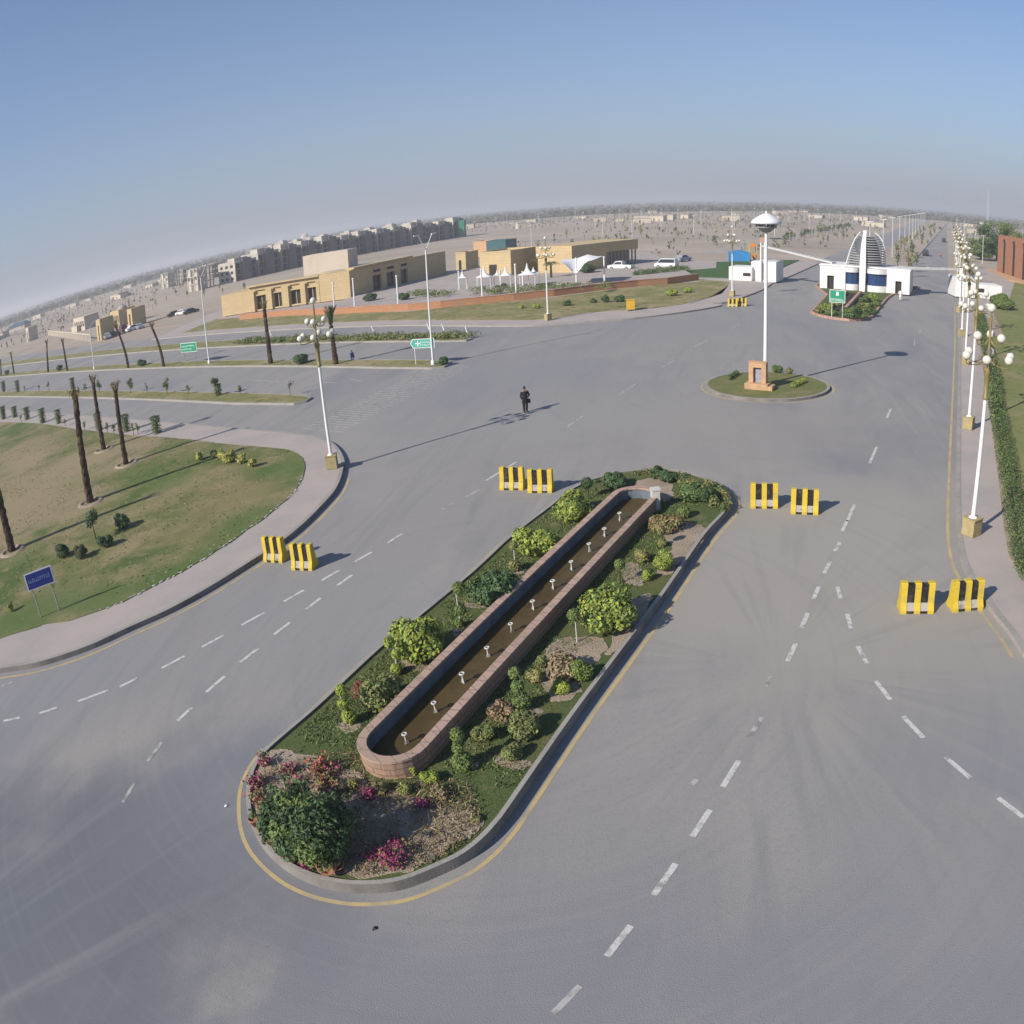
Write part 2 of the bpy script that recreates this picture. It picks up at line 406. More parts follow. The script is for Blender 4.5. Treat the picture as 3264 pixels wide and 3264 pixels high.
class MB:
    def __init__(s):
        s.v = []
        s.f = []
        s.m = []
        s.sm = []

    def add(s, vs_, fs, m=0, sm=False):
        o = len(s.v)
        s.v += [tuple(p) for p in vs_]
        for f in fs:
            s.f.append([o + i for i in f])
            s.m.append(m)
            s.sm.append(sm)

    def box(s, c, d, rz=0, m=0, top=1.0, topy=None):
        """box centre of base c, size d; top = shrink factor of the upper face"""
        ty = top if topy is None else topy
        x, y, z = d[0] / 2, d[1] / 2, d[2]
        P = [(-x, -y, 0), (x, -y, 0), (x, y, 0), (-x, y, 0), (-x * top, -y * ty, z), (x * top, -y * ty, z), (x * top, y * ty, z), (-x * top, y * ty, z)]
        cs, sn = math.cos(rz), math.sin(rz)
        s.add([(c[0] + a * cs - b * sn, c[1] + a * sn + b * cs, c[2] + e) for a, b, e in P],
              [(3, 2, 1, 0), (4, 5, 6, 7), (0, 1, 5, 4), (1, 2, 6, 5), (2, 3, 7, 6), (3, 0, 4, 7)], m)

    def rod(s, a, b, r0, r1=None, n=8, m=0, sm=True, cap=True):
        r1 = r0 if r1 is None else r1
        a, b = Vector(a), Vector(b)
        d = (b - a).normalized()
        q = d.to_track_quat('Z', 'Y').to_matrix()
        P = []
        for p, r in ((a, r0), (b, r1)):
            for i in range(n):
                t = 2 * PI * i / n
                P.append(p + q @ Vector((r * math.cos(t), r * math.sin(t), 0)))
        s.add(P, [(i, (i + 1) % n, n + (i + 1) % n, n + i) for i in range(n)], m, sm)
        if cap:
            s.add(P, [tuple(range(n))[::-1], tuple(range(n, 2 * n))], m)

    def lathe(s, prof, c=(0, 0, 0), n=12, m=0, sm=True):
        P = []
        for r, z in prof:
            for i in range(n):
                t = 2 * PI * i / n
                P.append((c[0] + r * math.cos(t), c[1] + r * math.sin(t), c[2] + z))
        F = []
        for k in range(len(prof) - 1):
            for i in range(n):
                j = (i + 1) % n
                F.append((k * n + i, k * n + j, (k + 1) * n + j, (k + 1) * n + i))
        s.add(P, F, m, sm)

    def ball(s, c, r, m=0, n=12, k=8, sc_=(1, 1, 1)):
        prof = [(max(1e-4, r * math.sin(PI * i / k)), -r * math.cos(PI * i / k)) for i in range(k + 1)]
        P = []
        for rr, z in prof:
            for i in range(n):
                t = 2 * PI * i / n
                P.append((c[0] + rr * math.cos(t) * sc_[0], c[1] + rr * math.sin(t) * sc_[1], c[2] + z * sc_[2]))
        s.add(P, [(a * n + i, a * n + (i + 1) % n, (a + 1) * n + (i + 1) % n, (a + 1) * n + i) for a in range(k) for i in range(n)], m, True)

    def prism(s, pts, z0, z1, mt=0, ms=0, bottom=False):
        n = len(pts)
        P = [(p[0], p[1], z0) for p in pts] + [(p[0], p[1], z1) for p in pts]
        ar = sum(pts[i][0] * pts[(i + 1) % n][1] - pts[(i + 1) % n][0] * pts[i][1] for i in range(n))
        o = list(range(n)) if ar > 0 else list(range(n))[::-1]
        s.add(P, [[n + i for i in o]], mt)
        if z1 > z0:
            s.add(P, [(o[i], o[(i + 1) % n], n + o[(i + 1) % n], n + o[i]) for i in range(n)], ms)

    def band(s, outer, inner, z0, z1, m=0, mside=None):
        """closed ring between two outlines of equal length"""
        n = len(outer)
        ms = m if mside is None else mside
        P = [(p[0], p[1], z) for z in (z0, z1) for p in outer] + [(p[0], p[1], z) for z in (z0, z1) for p in inner]
        F = []
        G_ = []
        for i in range(n):
            j = (i + 1) % n
            F.append((n + i, n + j, 3 * n + j, 3 * n + i))
            if z1 > z0:
                G_.append((i, j, n + j, n + i))
                G_.append((2 * n + j, 2 * n + i, 3 * n + i, 3 * n + j))
        s.add(P, F, m)
        s.add(P, G_, ms)

    def strip(s, pts, w_, z0, z1, m=0):
        """open ribbon along pts, width w_ to the left of the path (negative: right)"""
        o = offset(pts, w_, closed=False)
        n = len(pts)
        P = [(p[0], p[1], z1) for p in pts] + [(p[0], p[1], z1) for p in o]
        s.add(P, [(i, i + 1, n + i + 1, n + i) for i in range(n - 1)], m)
        if z1 > z0:
            P = [(p[0], p[1], z) for z in (z0, z1) for p in pts]
            s.add(P, [(i, i + 1, n + i + 1, n + i) for i in range(n - 1)], m)
            P = [(p[0], p[1], z) for z in (z0, z1) for p in o]
            s.add(P, [(i, i + 1, n + i + 1, n + i) for i in range(n - 1)], m)
            P = [(*pts[0], z0), (*o[0], z0), (*o[0], z1), (*pts[0], z1), (*pts[-1], z0), (*o[-1], z0), (*o[-1], z1), (*pts[-1], z1)]
            s.add(P, [(0, 1, 2, 3), (4, 5, 6, 7)], m)

    def leaf(s, p, d, size, m=0, asp=.55, r=rng):
        """a folded leaf (two triangles pairs) at p facing d"""
        d = Vector(d).normalized()
        t = d.orthogonal().normalized()
        t.rotate(Matrix.Rotation(r.uniform(0, 6.28), 3, d))
        b = d.cross(t)
        p = Vector(p)
        a = size * .5
        c = size * asp * .5
        s.add([p - t * a, p + b * c - d * c * .3, p + t * a, p - b * c - d * c * .3], [(0, 1, 2, 3)], m)

    def mesh(s, name, mats):
        me = bpy.data.meshes.new(name)
        me.from_pydata(s.v, [], s.f)
        for mm in mats:
            me.materials.append(MAT[mm])
        me.polygons.foreach_set('material_index', s.m)
        me.polygons.foreach_set('use_smooth', s.sm)
        me.update()
        return me

    def build(s, name, mats, parent=None, loc=None):
        if isinstance(mats, str):
            mats = [mats]
        o = bpy.data.objects.new(name, s.mesh(name, mats))
        col.objects.link(o)
        if parent:
            o.parent = parent
        if loc is not None:
            o.location = loc
        return o

def tag(o, label=None, cat=None, group=None, kind=None):
    if label:
        o['label'] = label
    if cat:
        o['category'] = cat
    if group:
        o['group'] = group
    if kind:
        o['kind'] = kind
    return o

def thing(name, label, cat, loc=(0, 0, 0), rz=0, group=None):
    o = bpy.data.objects.new(name, None)
    o.empty_display_size = .3
    col.objects.link(o)
    o.location = loc
    o.rotation_euler = (0, 0, rz)
    return tag(o, label, cat, group)

def kids(o):
    return [c for c in ALLK.get(o.name, [])]

ALLK = {}

def copy_tree(o, parent=None):
    c = o.copy()
    col.objects.link(c)
    c.parent = parent
    for ch in list(o.children):
        copy_tree(ch, c)
    return c

def dup(o, loc, rz=0, label=None, group=None, scale=1, cat=None):
    c = copy_tree(o)
    c.location = loc
    c.rotation_euler = (0, 0, rz)
    c.scale = (scale, scale, scale) if not isinstance(scale, tuple) else scale
    return tag(c, label, cat, group)

def struct(name, mb, mats, label=None):
    o = mb.build(name, mats)
    return tag(o, label, kind='structure')

def smooth(pts, closed=True, step=6):
    """Catmull-Rom through pts"""
    n = len(pts)
    out = []
    rngi = range(n) if closed else range(n - 1)
    for i in rngi:
        if closed:
            p = [pts[(i + k - 1) % n] for k in range(4)]
        else:
            p = [pts[max(0, i - 1)], pts[i], pts[i + 1], pts[min(n - 1, i + 2)]]
        for k in range(step):
            t = k / step
            out.append(tuple(.5 * (2 * p[1][a] + (p[2][a] - p[0][a]) * t + (2 * p[0][a] - 5 * p[1][a] + 4 * p[2][a] - p[3][a]) * t * t +
                                   (3 * p[1][a] - p[0][a] - 3 * p[2][a] + p[3][a]) * t ** 3) for a in (0, 1)))
    if not closed:
        out.append(tuple(pts[-1]))
    return out

def offset(pts, d, closed=True):
    """shift every point by d to the left of the direction of travel"""
    n = len(pts)
    out = []
    for i in range(n):
        a = pts[(i - 1) % n] if closed or i else pts[i]
        b = pts[(i + 1) % n] if closed or i < n - 1 else pts[i]
        dx, dy = b[0] - a[0], b[1] - a[1]
        L = math.hypot(dx, dy) or 1
        out.append((pts[i][0] - dy / L * d, pts[i][1] + dx / L * d))
    return out

def area(pts):
    n = len(pts)
    return sum(pts[i][0] * pts[(i + 1) % n][1] - pts[(i + 1) % n][0] * pts[i][1] for i in range(n)) / 2

def inside(poly, x, y):
    c = False
    n = len(poly)
    for i in range(n):
        x0, y0 = poly[i]
        x1, y1 = poly[(i + 1) % n]
        if (y0 > y) != (y1 > y) and x < (x1 - x0) * (y - y0) / (y1 - y0) + x0:
            c = not c
    return c

def ccw(pts):
    return pts if area(pts) > 0 else pts[::-1]

def slab(pts, hk, hs, kw, name, top, kerbname='kerb', kerb_mat='kerb_concrete', yellow=0):
    """raised island: kerb ring of height hk and width kw round a filling of height hs"""
    pts = ccw(pts)
    inner = offset(pts, kw)
    mb = MB()
    mb.band(pts, inner, 0.0, hk, 0, 1)
    struct(kerbname, mb, [kerb_mat, 'kerb_face_shade' if kerb_mat == 'kerb_concrete' and hk > .21 else kerb_mat])
    mb = MB()
    mb.prism(offset(pts, kw * .98), 0, hs)
    struct(name, mb, top)
    if yellow:
        mb = MB()
        mb.band(offset(pts, -yellow - .12), offset(pts, -yellow), .034, .034)
        struct('edge_line', mb, 'yellow_line')
    return pts

# ================================================================ SETTING
gl_ = lambda x, y: tuple(at('F', x, y, .27))
br_, gn_ = (.35, .275, .165), (.10, .165, .045)
wear(MAT['lawn'], [(gl_(90, 900), 8, br_, .85), (gl_(60, 850), 9, br_, .75), (gl_(30, 960), 5, br_, .7), (gl_(200, 860), 5, br_, .5), (gl_(130, 960), 4, br_, .5), (gl_(420, 940), 3.5, (.30, .235, .12), .55), (gl_(330, 1010), 3, (.30, .24, .12), .4),
                   (gl_(40, 805), 6, gn_, .6), (gl_(160, 815), 5, gn_, .45), (gl_(550, 880), 2.6, gn_, .65), (gl_(480, 985), 2.6, gn_, .7), (gl_(400, 1040), 2.4, gn_, .6), (gl_(320, 1085), 2.2, gn_, .65), (gl_(200, 1130), 2.2, gn_, .7),
                   (gl_(80, 1150), 2.6, gn_, .75), (gl_(20, 1180), 2.4, gn_, .8), (gl_(260, 900), 2.4, gn_, .6), (gl_(330, 905), 2.4, gn_, .5), (gl_(40, 1050), 2.2, gn_, .4)], [])
mb = MB()
N_ = 96
rad = [0, 60, 200, 500, 960]
P = [(0, 0, 0)] + [(r * math.cos(2 * PI * i / N_), r * math.sin(2 * PI * i / N_), 0) for r in rad[1:] for i in range(N_)]
F_ = [(0, 1 + i, 1 + (i + 1) % N_) for i in range(N_)]
for k in range(len(rad) - 2):
    a, b = 1 + k * N_, 1 + (k + 1) * N_
    F_ += [(a + i, b + i, b + (i + 1) % N_, a + (i + 1) % N_) for i in range(N_)]
mb.add(P, F_)
struct('ground', mb, 'desert')
mb = MB()
rr = [(960 + 60 * noise.noise(Vector((math.cos(2 * PI * i / N_) * 3, math.sin(2 * PI * i / N_) * 3, 0)))) for i in range(N_)]
P = [(rr[i] * math.cos(2 * PI * i / N_) * .97, rr[i] * math.sin(2 * PI * i / N_) * .97, .25) for i in range(N_)] + \
    [(9000 * math.cos(2 * PI * i / N_), 9000 * math.sin(2 * PI * i / N_), .25) for i in range(N_)]
mb.add(P, [(i, N_ + i, N_ + (i + 1) % N_, (i + 1) % N_) for i in range(N_)])
struct('farmland', mb, 'farmland')

kerbS = ats('C', [(0, 735), (350, 770)])           # south kerb of the highway
sN = at('B', 1000, 135)
mb = MB()
asph = [(90, -60), (-200, -60), (-200, 120.8), (-430, 216), (-430, 262), (-100, 125), (-37.5, 100), (-15, 93), (-4, 98), (9, 128), (22.5, 176.4), (263.4, 1000), (292, 1000), (53.2, 180), (26, 78), (14, 34), (90, 32)]
mb.prism(asph, .03, .03)
struct('road', mb, 'asphalt')

# ---- south-west corner: pavement, kerb and lawn
ck = ats('C', [(0, 735), (180, 748), (350, 768), (450, 790), (520, 822), (565, 868), (590, 920), (597, 965)], .25) + \
    ats('D', [(1640, 130), (1630, 175), (1600, 240), (1540, 310), (1450, 400), (1350, 482), (1200, 580), (1000, 705), (800, 815), (600, 905), (450, 975), (300, 1030), (150, 1072), (0, 1095)], .25)
p0, p1 = Vector(ck[0]), Vector(ck[1])
d0 = -V
d1 = (Vector(ck[-1]) - Vector(ck[-2])).normalized()
corner = [tuple(p0 + d0 * 160)] + ck + [tuple(Vector(ck[-1]) + d1 * 12), tuple(Vector(ck[-1]) + Vector((-60, -4)))] + [(-200, 30)]
nck = len(ck)
core = smooth(ck, False, 4)
corner = [tuple(p0 + d0 * 160)] + core + [tuple(Vector(ck[-1]) + d1 * 14), (-120, -5), (-230, 40)]
slab(corner, .25, .232, .22, 'pavement', 'paving')
mb = MB()
mb.strip([tuple(Vector(p)) for p in offset(smooth(ck[9:], False, 4), .35, False)], .13, .034, .034)
struct('edge_line', mb, 'yellow_line')
lw = ats('B', [(0, 690), (250, 700), (500, 735), (700, 760), (900, 780), (1000, 782), (1200, 800), (1400, 825), (1700, 850), (1850, 870), (1910, 905)], .27) + \
    ats('D', [(1440, 85), (1455, 120), (1440, 190), (1390, 265), (1280, 360), (1150, 455), (1000, 555), (880, 625), (700, 720), (550, 790), (330, 865), (220, 880), (150, 905), (0, 950)], .27)
lawnp = [(-230, 128)] + smooth(lw, False, 4)
lawnp = [(x + .12 * noise.noise(Vector((x * 2, y * 2, 0))), y + .12 * noise.noise(Vector((x * 2, y * 2, 5)))) for x, y in lawnp]
lawnp += [(-90, 2), (-220, 45)]
mb = MB()
mb.prism(lawnp, .2, .27)
struct('lawn', mb, 'lawn')
mb = MB()
for i in range(52):                              # ragged line of white edging stones, mostly buried
    t = i / 51
    k = int(16 * 4 - 12 + t * 30)
    k = min(k, len(lawnp) - 6)
    q = Vector(lawnp[k]).lerp(Vector(lawnp[k + 1]), rng.random())
    mb.box((q.x + rng.uniform(-.08, .08), q.y + rng.uniform(-.08, .08), .25), (rng.uniform(.08, .22), rng.uniform(.05, .1), rng.uniform(.02, .05)), rng.uniform(.6, 1.1), 0, .8)
tag(mb.build('edging_stones', 'stone_white'), 'line of small white stones along the edge of the corner lawn', 'edging stones', kind='stuff')

mb = MB()
rt = random.Random(31)
n_ = 0
while n_ < 22000:
    n_ += 1
    k = rt.random()
    x, y = rt.uniform(-75, -19), rt.uniform(14, 62)
    if not inside(lawnp, x, y):
        continue
    g_ = noise.noise(Vector((x * .16, y * .16, 4))) + .5 * noise.noise(Vector((x * .7, y * .7, 1)))
    if g_ < .0 and k < .93:
        continue
    a = rt.uniform(0, 6.28)
    q = rt.uniform(.04, .09)
    mb.add([(x - math.cos(a) * q, y - math.sin(a) * q, .268), (x + math.cos(a) * q, y + math.sin(a) * q, .268), (x + rt.gauss(0, .06), y + rt.gauss(0, .06), .27 + rt.uniform(.02, .055))], [(0, 1, 2)], 0 if rt.random() < .6 else 1)
mat('turf_blade', (.15, .19, .065), .85, .2, island=.3)
mat('turf_blade_dry', (.29, .25, .12), .85, .2, island=.3)
tag(mb.build('grass', ['turf_blade', 'turf_blade_dry']), 'tufts of patchy grass over the corner lawn', 'grass', kind='stuff')
# ---- highway medians
def median(pts, name='median', top='verge', h=.2):
    return slab(smooth(pts, True, 5), h, h - .02, .18, name, top)
m3a, m3b = at('B', 1932, 560, .2), at('B', 1000, 545, .2)
med3 = [tuple(at('B', 1800, 590, .2)), tuple(at('B', 1400, 562, .2)), tuple(at('B', 1000, 545, .2))]
def far(p, k):
    return (p[0] + d0.x * k, p[1] + d0.y * k)
e3 = [tuple(at('C', 270, 570, .2)), tuple(at('C', 350, 552, .2)), tuple(at('C', 385, 530, .2)), tuple(at('C', 350, 517, .2)), tuple(at('C', 200, 508, .2))]
A3 = at('B', 1000, 545, .2)
B3 = at('B', 1000, 492, .2)
poly = [tuple(at('B', 1500, 568, .2))] + e3 + [tuple(at('B', 1500, 500, .2))]
md3 = [far(A3, 160), far(A3, 80), tuple(A3)] + poly + [tuple(B3), far(B3, 80), far(B3, 160)]
slab(md3, .2, .18, .18, 'median', 'verge')
A2 = at('B', 1300, 334, .2)
B2 = at('B', 1300, 298, .2)
md2 = [far(A2, 240), far(A2, 120), tuple(A2)] + ats('C', [(300, 330), (800, 338), (1150, 342), (1230, 332), (1275, 312), (1262, 298), (1200, 292), (700, 290), (300, 292)], .2) + [tuple(B2), far(B2, 120), far(B2, 240)]
slab(md2, .2, .18, .18, 'median', 'verge')
A1 = at('B', 1500, 205, .2)
B1 = at('B', 1500, 165, .2)
md1 = [far(A1, 230), far(A1, 100), tuple(A1)] + ats('C', [(300, 185), (900, 172), (1250, 170), (1370, 165), (1405, 155), (1370, 146), (1200, 143), (700, 143), (300, 155)], .2) + [tuple(B1), far(B1, 100), far(B1, 230)]
slab(md1, .2, .18, .18, 'median', 'verge')

# ---- north lawn in front of the orange wall
kn = ats('J', [(0, 742), (400, 746), (700, 746), (870, 738), (1000, 729), (1200, 715), (1400, 700), (1700, 663), (1932, 623)], .2) + ats('K', [(200, 1010), (330, 1018 - 20), (480, 950), (640, 887), (720, 835)], .2)
w0 = Vector(kn[0])
NL = [(w0.x + d0.x * 70, w0.y + d0.y * 70)] + smooth(kn, False, 3) + [tuple(at('K', 780, 808, .2)), (14.5, 143), (23.5, 174), (20, 177), (2, 150), (-30, 150), (-110, 165)]
slab(NL, .2, .18, .2, 'pavement', 'paving')
nl = ats('J', [(0, 712), (400, 714), (760, 712), (900, 703), (1100, 668), (1500, 642), (1700, 615), (1932, 550)], .21) + ats('K', [(0, 1010), (170, 960), (330, 860), (340, 820), (0, 800)], .21)
w1 = Vector(nl[0])
nl2 = [(w1.x + d0.x * 60, w1.y + d0.y * 60)] + nl + ats('J', [(1800, 478), (1500, 500), (900, 572), (0, 662)], .21) + [(-95, 138)]
mb = MB()
mb.prism(nl2, .1, .22)
struct('lawn', mb, 'verge')
mb = MB()
mb.prism(ats('K', [(-141, 772), (335, 785), (520, 700), (520, 642), (340, 642), (180, 648), (20, 690), (-120, 735)], .3), .1, .3)
struct('lawn', mb, 'bright_lawn')
mb = MB()
mb.prism(ats('K', [(752, 720), (960, 628), (755, 628)], .3), .1, .3)
struct('lawn', mb, 'bright_lawn')
# plaza behind the wall, a raised terrace
plaza = [(-62, 122), (-40, 116.5), (-22, 120), (-2, 134), (-6, 160), (-14, 200), (-60, 200), (-64, 134)]
mb = MB()
mb.prism(plaza, 0, .6)
struct('terrace', mb, 'paving')
mb = MB()
mb.prism([(-250, 200), (-110, 142), (-64, 122), (-62, 135), (-104, 160), (-180, 230)], .02, .1)
struct('ground_apron', mb, 'desert')

# ---- east pavement, lawn
kr = ats('F', [(1932, 1232), (1905, 1190), (1880, 1160), (1850, 1118), (1830, 1088), (1812, 1048), (1804, 990), (1804, 900), (1806, 800), (1808, 700), (1809, 650)], .2) + ats('L', [(700, 1100), (697, 1000)], .2)
kr = [tuple(p) for p in kr]
kr2 = [(26, 9), (17, 13)] + smooth(kr, False, 3) + [(39.6, 124), (53.6, 174.5), (80, 200), (150, 120), (120, 10)]
slab(kr2, .2, .18, .25, 'pavement', 'paving')
mb = MB()
mb.strip(offset(smooth(kr, False, 3), .28, False), .14, .034, .034)
struct('edge_line', mb, 'yellow_line')
pe = ats('M', [(1090, 1430), (1000, 1300), (965, 1100), (940, 870), (900, 560), (880, 420)], .22) + ats('L', [(905, 1480), (870, 1180)], .22)
mb = MB()
soil = [(20, 20)] + pe + [(33, 95), (36, 95), (30, 60), (26, 20)]
mb.prism([(16, 24)] + pe + [(36, 100), (44, 100), (24, 24)], .1, .23)
struct('flower_bed_soil', mb, 'dry_soil')
he = ats('M', [(1085, 1240), (1030, 1000), (1000, 800), (960, 560), (925, 380)], .25) + ats('L', [(945, 1250)], .25)
mb = MB()
lawnE = [(he[0][0] + .2, he[0][1] - 8)] + [(x + .3, y) for x, y in he] + [(30.5, 80), (40, 113), (46, 121), (58, 150), (62, 160), (68, 186), (110, 150), (90, 20)]
mb.prism(lawnE, .12, .27)
struct('lawn', mb, 'east_lawn')
mb = MB()
mb.prism([(60.5, 152), (59.5, 157), (64, 184), (72, 184), (70, 152)], .2, .5)
struct('forecourt', mb, 'orange_stone')

# ---- main island with the pool
isl = ats('I', [(300, 335), (225, 420), (178, 520), (163, 620), (172, 760), (215, 880), (300, 985), (420, 1080), (560, 1145), (700, 1180), (830, 1195), (1000, 1190), (1150, 1160), (1350, 1080), (1500, 1005), (1620, 910), (1720, 800), (1800, 690)], .35) + \
    ats('P', [(1600, 1110), (1932, 668)], .35) + ats('T', [(1010, 765), (1200, 490), (1300, 380), (1335, 325), (1325, 275), (1285, 232), (1200, 193), (1100, 163), (1000, 153), (900, 153), (800, 162), (700, 182), (600, 212), (500, 262), (395, 345), (200, 493), (0, 676)], .35) + \
    ats('P', [(630, 508), (410, 682), (190, 884), (0, 1062)], .35)
isl = smooth(isl, True, 4)
slab(isl, .35, .27, .13, 'traffic_island', 'green_lawn', yellow=.28)
isl_in = offset(ccw(isl), .22)
# bare soil and litter patches
def patch(v, pts, m_='dry_soil', z=.285, name='soil'):
    p = smooth(ats(v, pts, z), True, 9)
    p = [(x + .16 * noise.noise(Vector((x * 2, y * 2, 0))) + .1 * noise.noise(Vector((x * 8, y * 8, 0))), y + .16 * noise.noise(Vector((x * 2, y * 2, 9))) + .1 * noise.noise(Vector((x * 8, y * 8, 9)))) for x, y in p]
    mb = MB()
    mb.prism(p, z - .012, z)
    struct(name, mb, m_)
patch('I', [(320, 370), (480, 375), (620, 430), (760, 480), (880, 520), (950, 590), (1040, 600), (1120, 620), (1300, 690), (1480, 730), (1620, 790), (1560, 895), (1440, 960), (1300, 1050), (1100, 1125), (830, 1150), (640, 1110), (430, 1010), (330, 900), (225, 790), (200, 650), (205, 540), (250, 440)])
for v, pts in [('P', [(150, 1170), (210, 1150), (270, 1170), (260, 1210), (200, 1225), (150, 1200)]), ('P', [(540, 780), (640, 790), (760, 800), (700, 850), (600, 830)]),
               ('P', [(850, 590), (930, 590), (990, 600), (930, 640), (880, 640)]), ('P', [(930, 430), (1010, 425), (1070, 440), (1040, 465), (960, 450)]),
               ('P', [(1200, 225), (1290, 225), (1280, 245), (1210, 248)]), ('T', [(860, 215), (930, 200), (1010, 215), (1040, 270), (1000, 320), (930, 260), (850, 250)]),
               ('T', [(1020, 440), (1150, 430), (1210, 470), (1160, 560), (1060, 650), (1000, 700), (960, 640), (1040, 560), (1000, 500)]), ('T', [(780, 640), (860, 640), (900, 740), (820, 740), (770, 690)]),
               ('T', [(820, 830), (930, 800), (870, 930), (780, 1060), (700, 1100), (740, 1000)]), ('P', [(1480, 660), (1620, 640), (1760, 640), (1800, 720), (1700, 850), (1600, 1010), (1450, 1010), (1400, 800)]),
               ('P', [(1080, 1050), (1230, 1030), (1390, 1090), (1330, 1130), (1150, 1120)]), ('P', [(1120, 1370), (1230, 1390), (1330, 1400), (1290, 1449), (1130, 1430)]), ('P', [(860, 1440), (1000, 1410), (1000, 1449), (900, 1449)])]:
    patch(v, pts, z=.283)

# pool: capsule laid out from the fitted axis
PA, PB = Vector((-8.25, 16.1)), Vector((-3.2, 33.65))
ax = (PB - PA).normalized()
PR = 1.03
def capsule(r, n=12, z=None, ea=0, eb=0):
    out = []
    a0 = math.atan2(ax.y, ax.x)
    for i in range(n + 1):
        t = a0 + PI / 2 + PI * i / n
        out.append((PA.x + r * math.cos(t) - ax.x * ea, PA.y + r * math.sin(t) - ax.y * ea))
    for i in range(n + 1):
        t = a0 - PI / 2 + PI * i / n
        out.append((PB.x + r * math.cos(t) + ax.x * eb, PB.y + r * math.sin(t) + ax.y * eb))
    return out
pool = thing('fountain_pool', 'long narrow brick fountain pool with brown water in the flower island', 'pool', (0, 0, 0))
mb = MB(); mb.band(capsule(PR), capsule(PR - .04), .2, .78); mb.build('outer_wall', 'coping_brick', pool)
mb = MB(); mb.band(capsule(PR + .03), capsule(PR - .25), .78, .85); mb.build('coping', ['coping_top'], pool)
mb = MB(); mb.band(capsule(PR - .05), capsule(PR - .21), .2, .775); mb.build('liner', 'pool_liner', pool)
mb = MB(); mb.prism(capsule(PR - .205), .3, .35); mb.build('water', 'pool_water', pool)
noz = [at('P', x, y, .75) for x, y in [(585, 1230), (775, 1040), (955, 860), (1115, 700), (1265, 550), (1395, 410), (1525, 285), (1640, 170), (1750, 60)]] + [at('T', 735, 455, .75), at('T', 818, 378, .75)]
nz = thing('fountain_nozzle', 'white fountain nozzle standing in the pool', 'nozzle', (0, 0, 0), 0, 'nozzles in a row along the pool')
mb = MB(); mb.lathe([(.05, 0), (.04, .1), (.035, .3), (.06, .36)], n=10); mb.rod((.09, 0, 0), (.02, 0, .2), .015, n=6); mb.rod((-.06, .07, 0), (-.01, .01, .2), .015, n=6); mb.rod((-.06, -.07, 0), (-.01, -.01, .2), .015, n=6); mb.build('stem', 'old_white', nz)
mb = MB()
P = []
for i in range(14):
    a = 2 * PI * i / 14
    for j in range(6):
        b = 2 * PI * j / 6
        P.append(((.095 + .035 * math.cos(b)) * math.cos(a), (.095 + .035 * math.cos(b)) * math.sin(a), .40 + .035 * math.sin(b)))
mb.add(P, [(i * 6 + j, ((i + 1) % 14) * 6 + j, ((i + 1) % 14) * 6 + (j + 1) % 6, i * 6 + (j + 1) % 6) for i in range(14) for j in range(6)], 0, True)
mb.build('ring_head', 'old_white', nz)
for i, q in enumerate(noz):
    o = nz if i == 0 else dup(nz, (0, 0, 0))
    s_ = (q - PA).dot(ax)
    qq = PA + ax * s_
    o.location = (qq.x, qq.y, .35); k_ = rng.uniform(.68, .8); o.scale = (k_, k_, rng.uniform(.75, .9))
    o.rotation_euler = (0, 0, rng.uniform(0, 6))
    side = 'nearest the rounded end by the flowers' if i == 0 else ('nearest the concrete pump box at the far end' if i == 10 else None)
    o['label'] = 'white fountain nozzle in the pool, ' + (side or 'number %d of eleven from the near end' % (i + 1))
bx = at('T', 943, 300, .85)
t = thing('concrete_box', 'pale concrete pump box at the far rounded end of the fountain pool', 'pump box', (bx.x + .05, bx.y + .12, .27), .3)
mb = MB(); mb.box((0, 0, 0), (.34, .34, .88)); mb.build('housing', 'stone_white', t)
mb = MB(); mb.box((0, 0, .88), (.40, .40, .07)); mb.build('cap', 'stone_white', t)

# ---- round island with monument and mast
Lp, Rp = at('Q', 318, 545, .22), at('Q', 1595, 590, .22)
rc = (Lp + Rp) / 2
rR = (Lp - Rp).length / 2
ci = [(rc.x + rR * math.cos(2 * PI * i / 48) * 1.0, rc.y + (rR) * math.sin(2 * PI * i / 48)) for i in range(48)]
slab(ci, .22, .2, .2, 'roundabout', 'round_lawn', yellow=.2)

# ---- gate island with flower beds
gi = ats('K', [(1058, 1078), (1130, 1108), (1250, 1132), (1400, 1148), (1520, 1145), (1610, 1120), (1680, 1030), (1740, 960), (1790, 925)], .3) + [(30.3, 120.8), (34, 131), (18.6, 135.5), (16.2, 125.6)] + ats('K', [(1200, 930)], .3)
slab(gi, .3, .27, .25, 'traffic_island', 'green_lawn', kerb_mat='pink_stone')
gm = [(31, 134), (262, 930), (279, 930), (36, 131.5)]
gq = Vector((33.2, 133))
mm = [(20, 138), (24, 152), (31.5, 178), (247.4 + 0, 928), (279, 928), (47.2, 184), (33.5, 133), (28, 132)]
mm = [(21, 137), (34.0, 178), (253.0, 930), (274.5, 930), (44.8, 181), (33.0, 133)]
slab(mm, .25, .22, .25, 'median', 'desert')

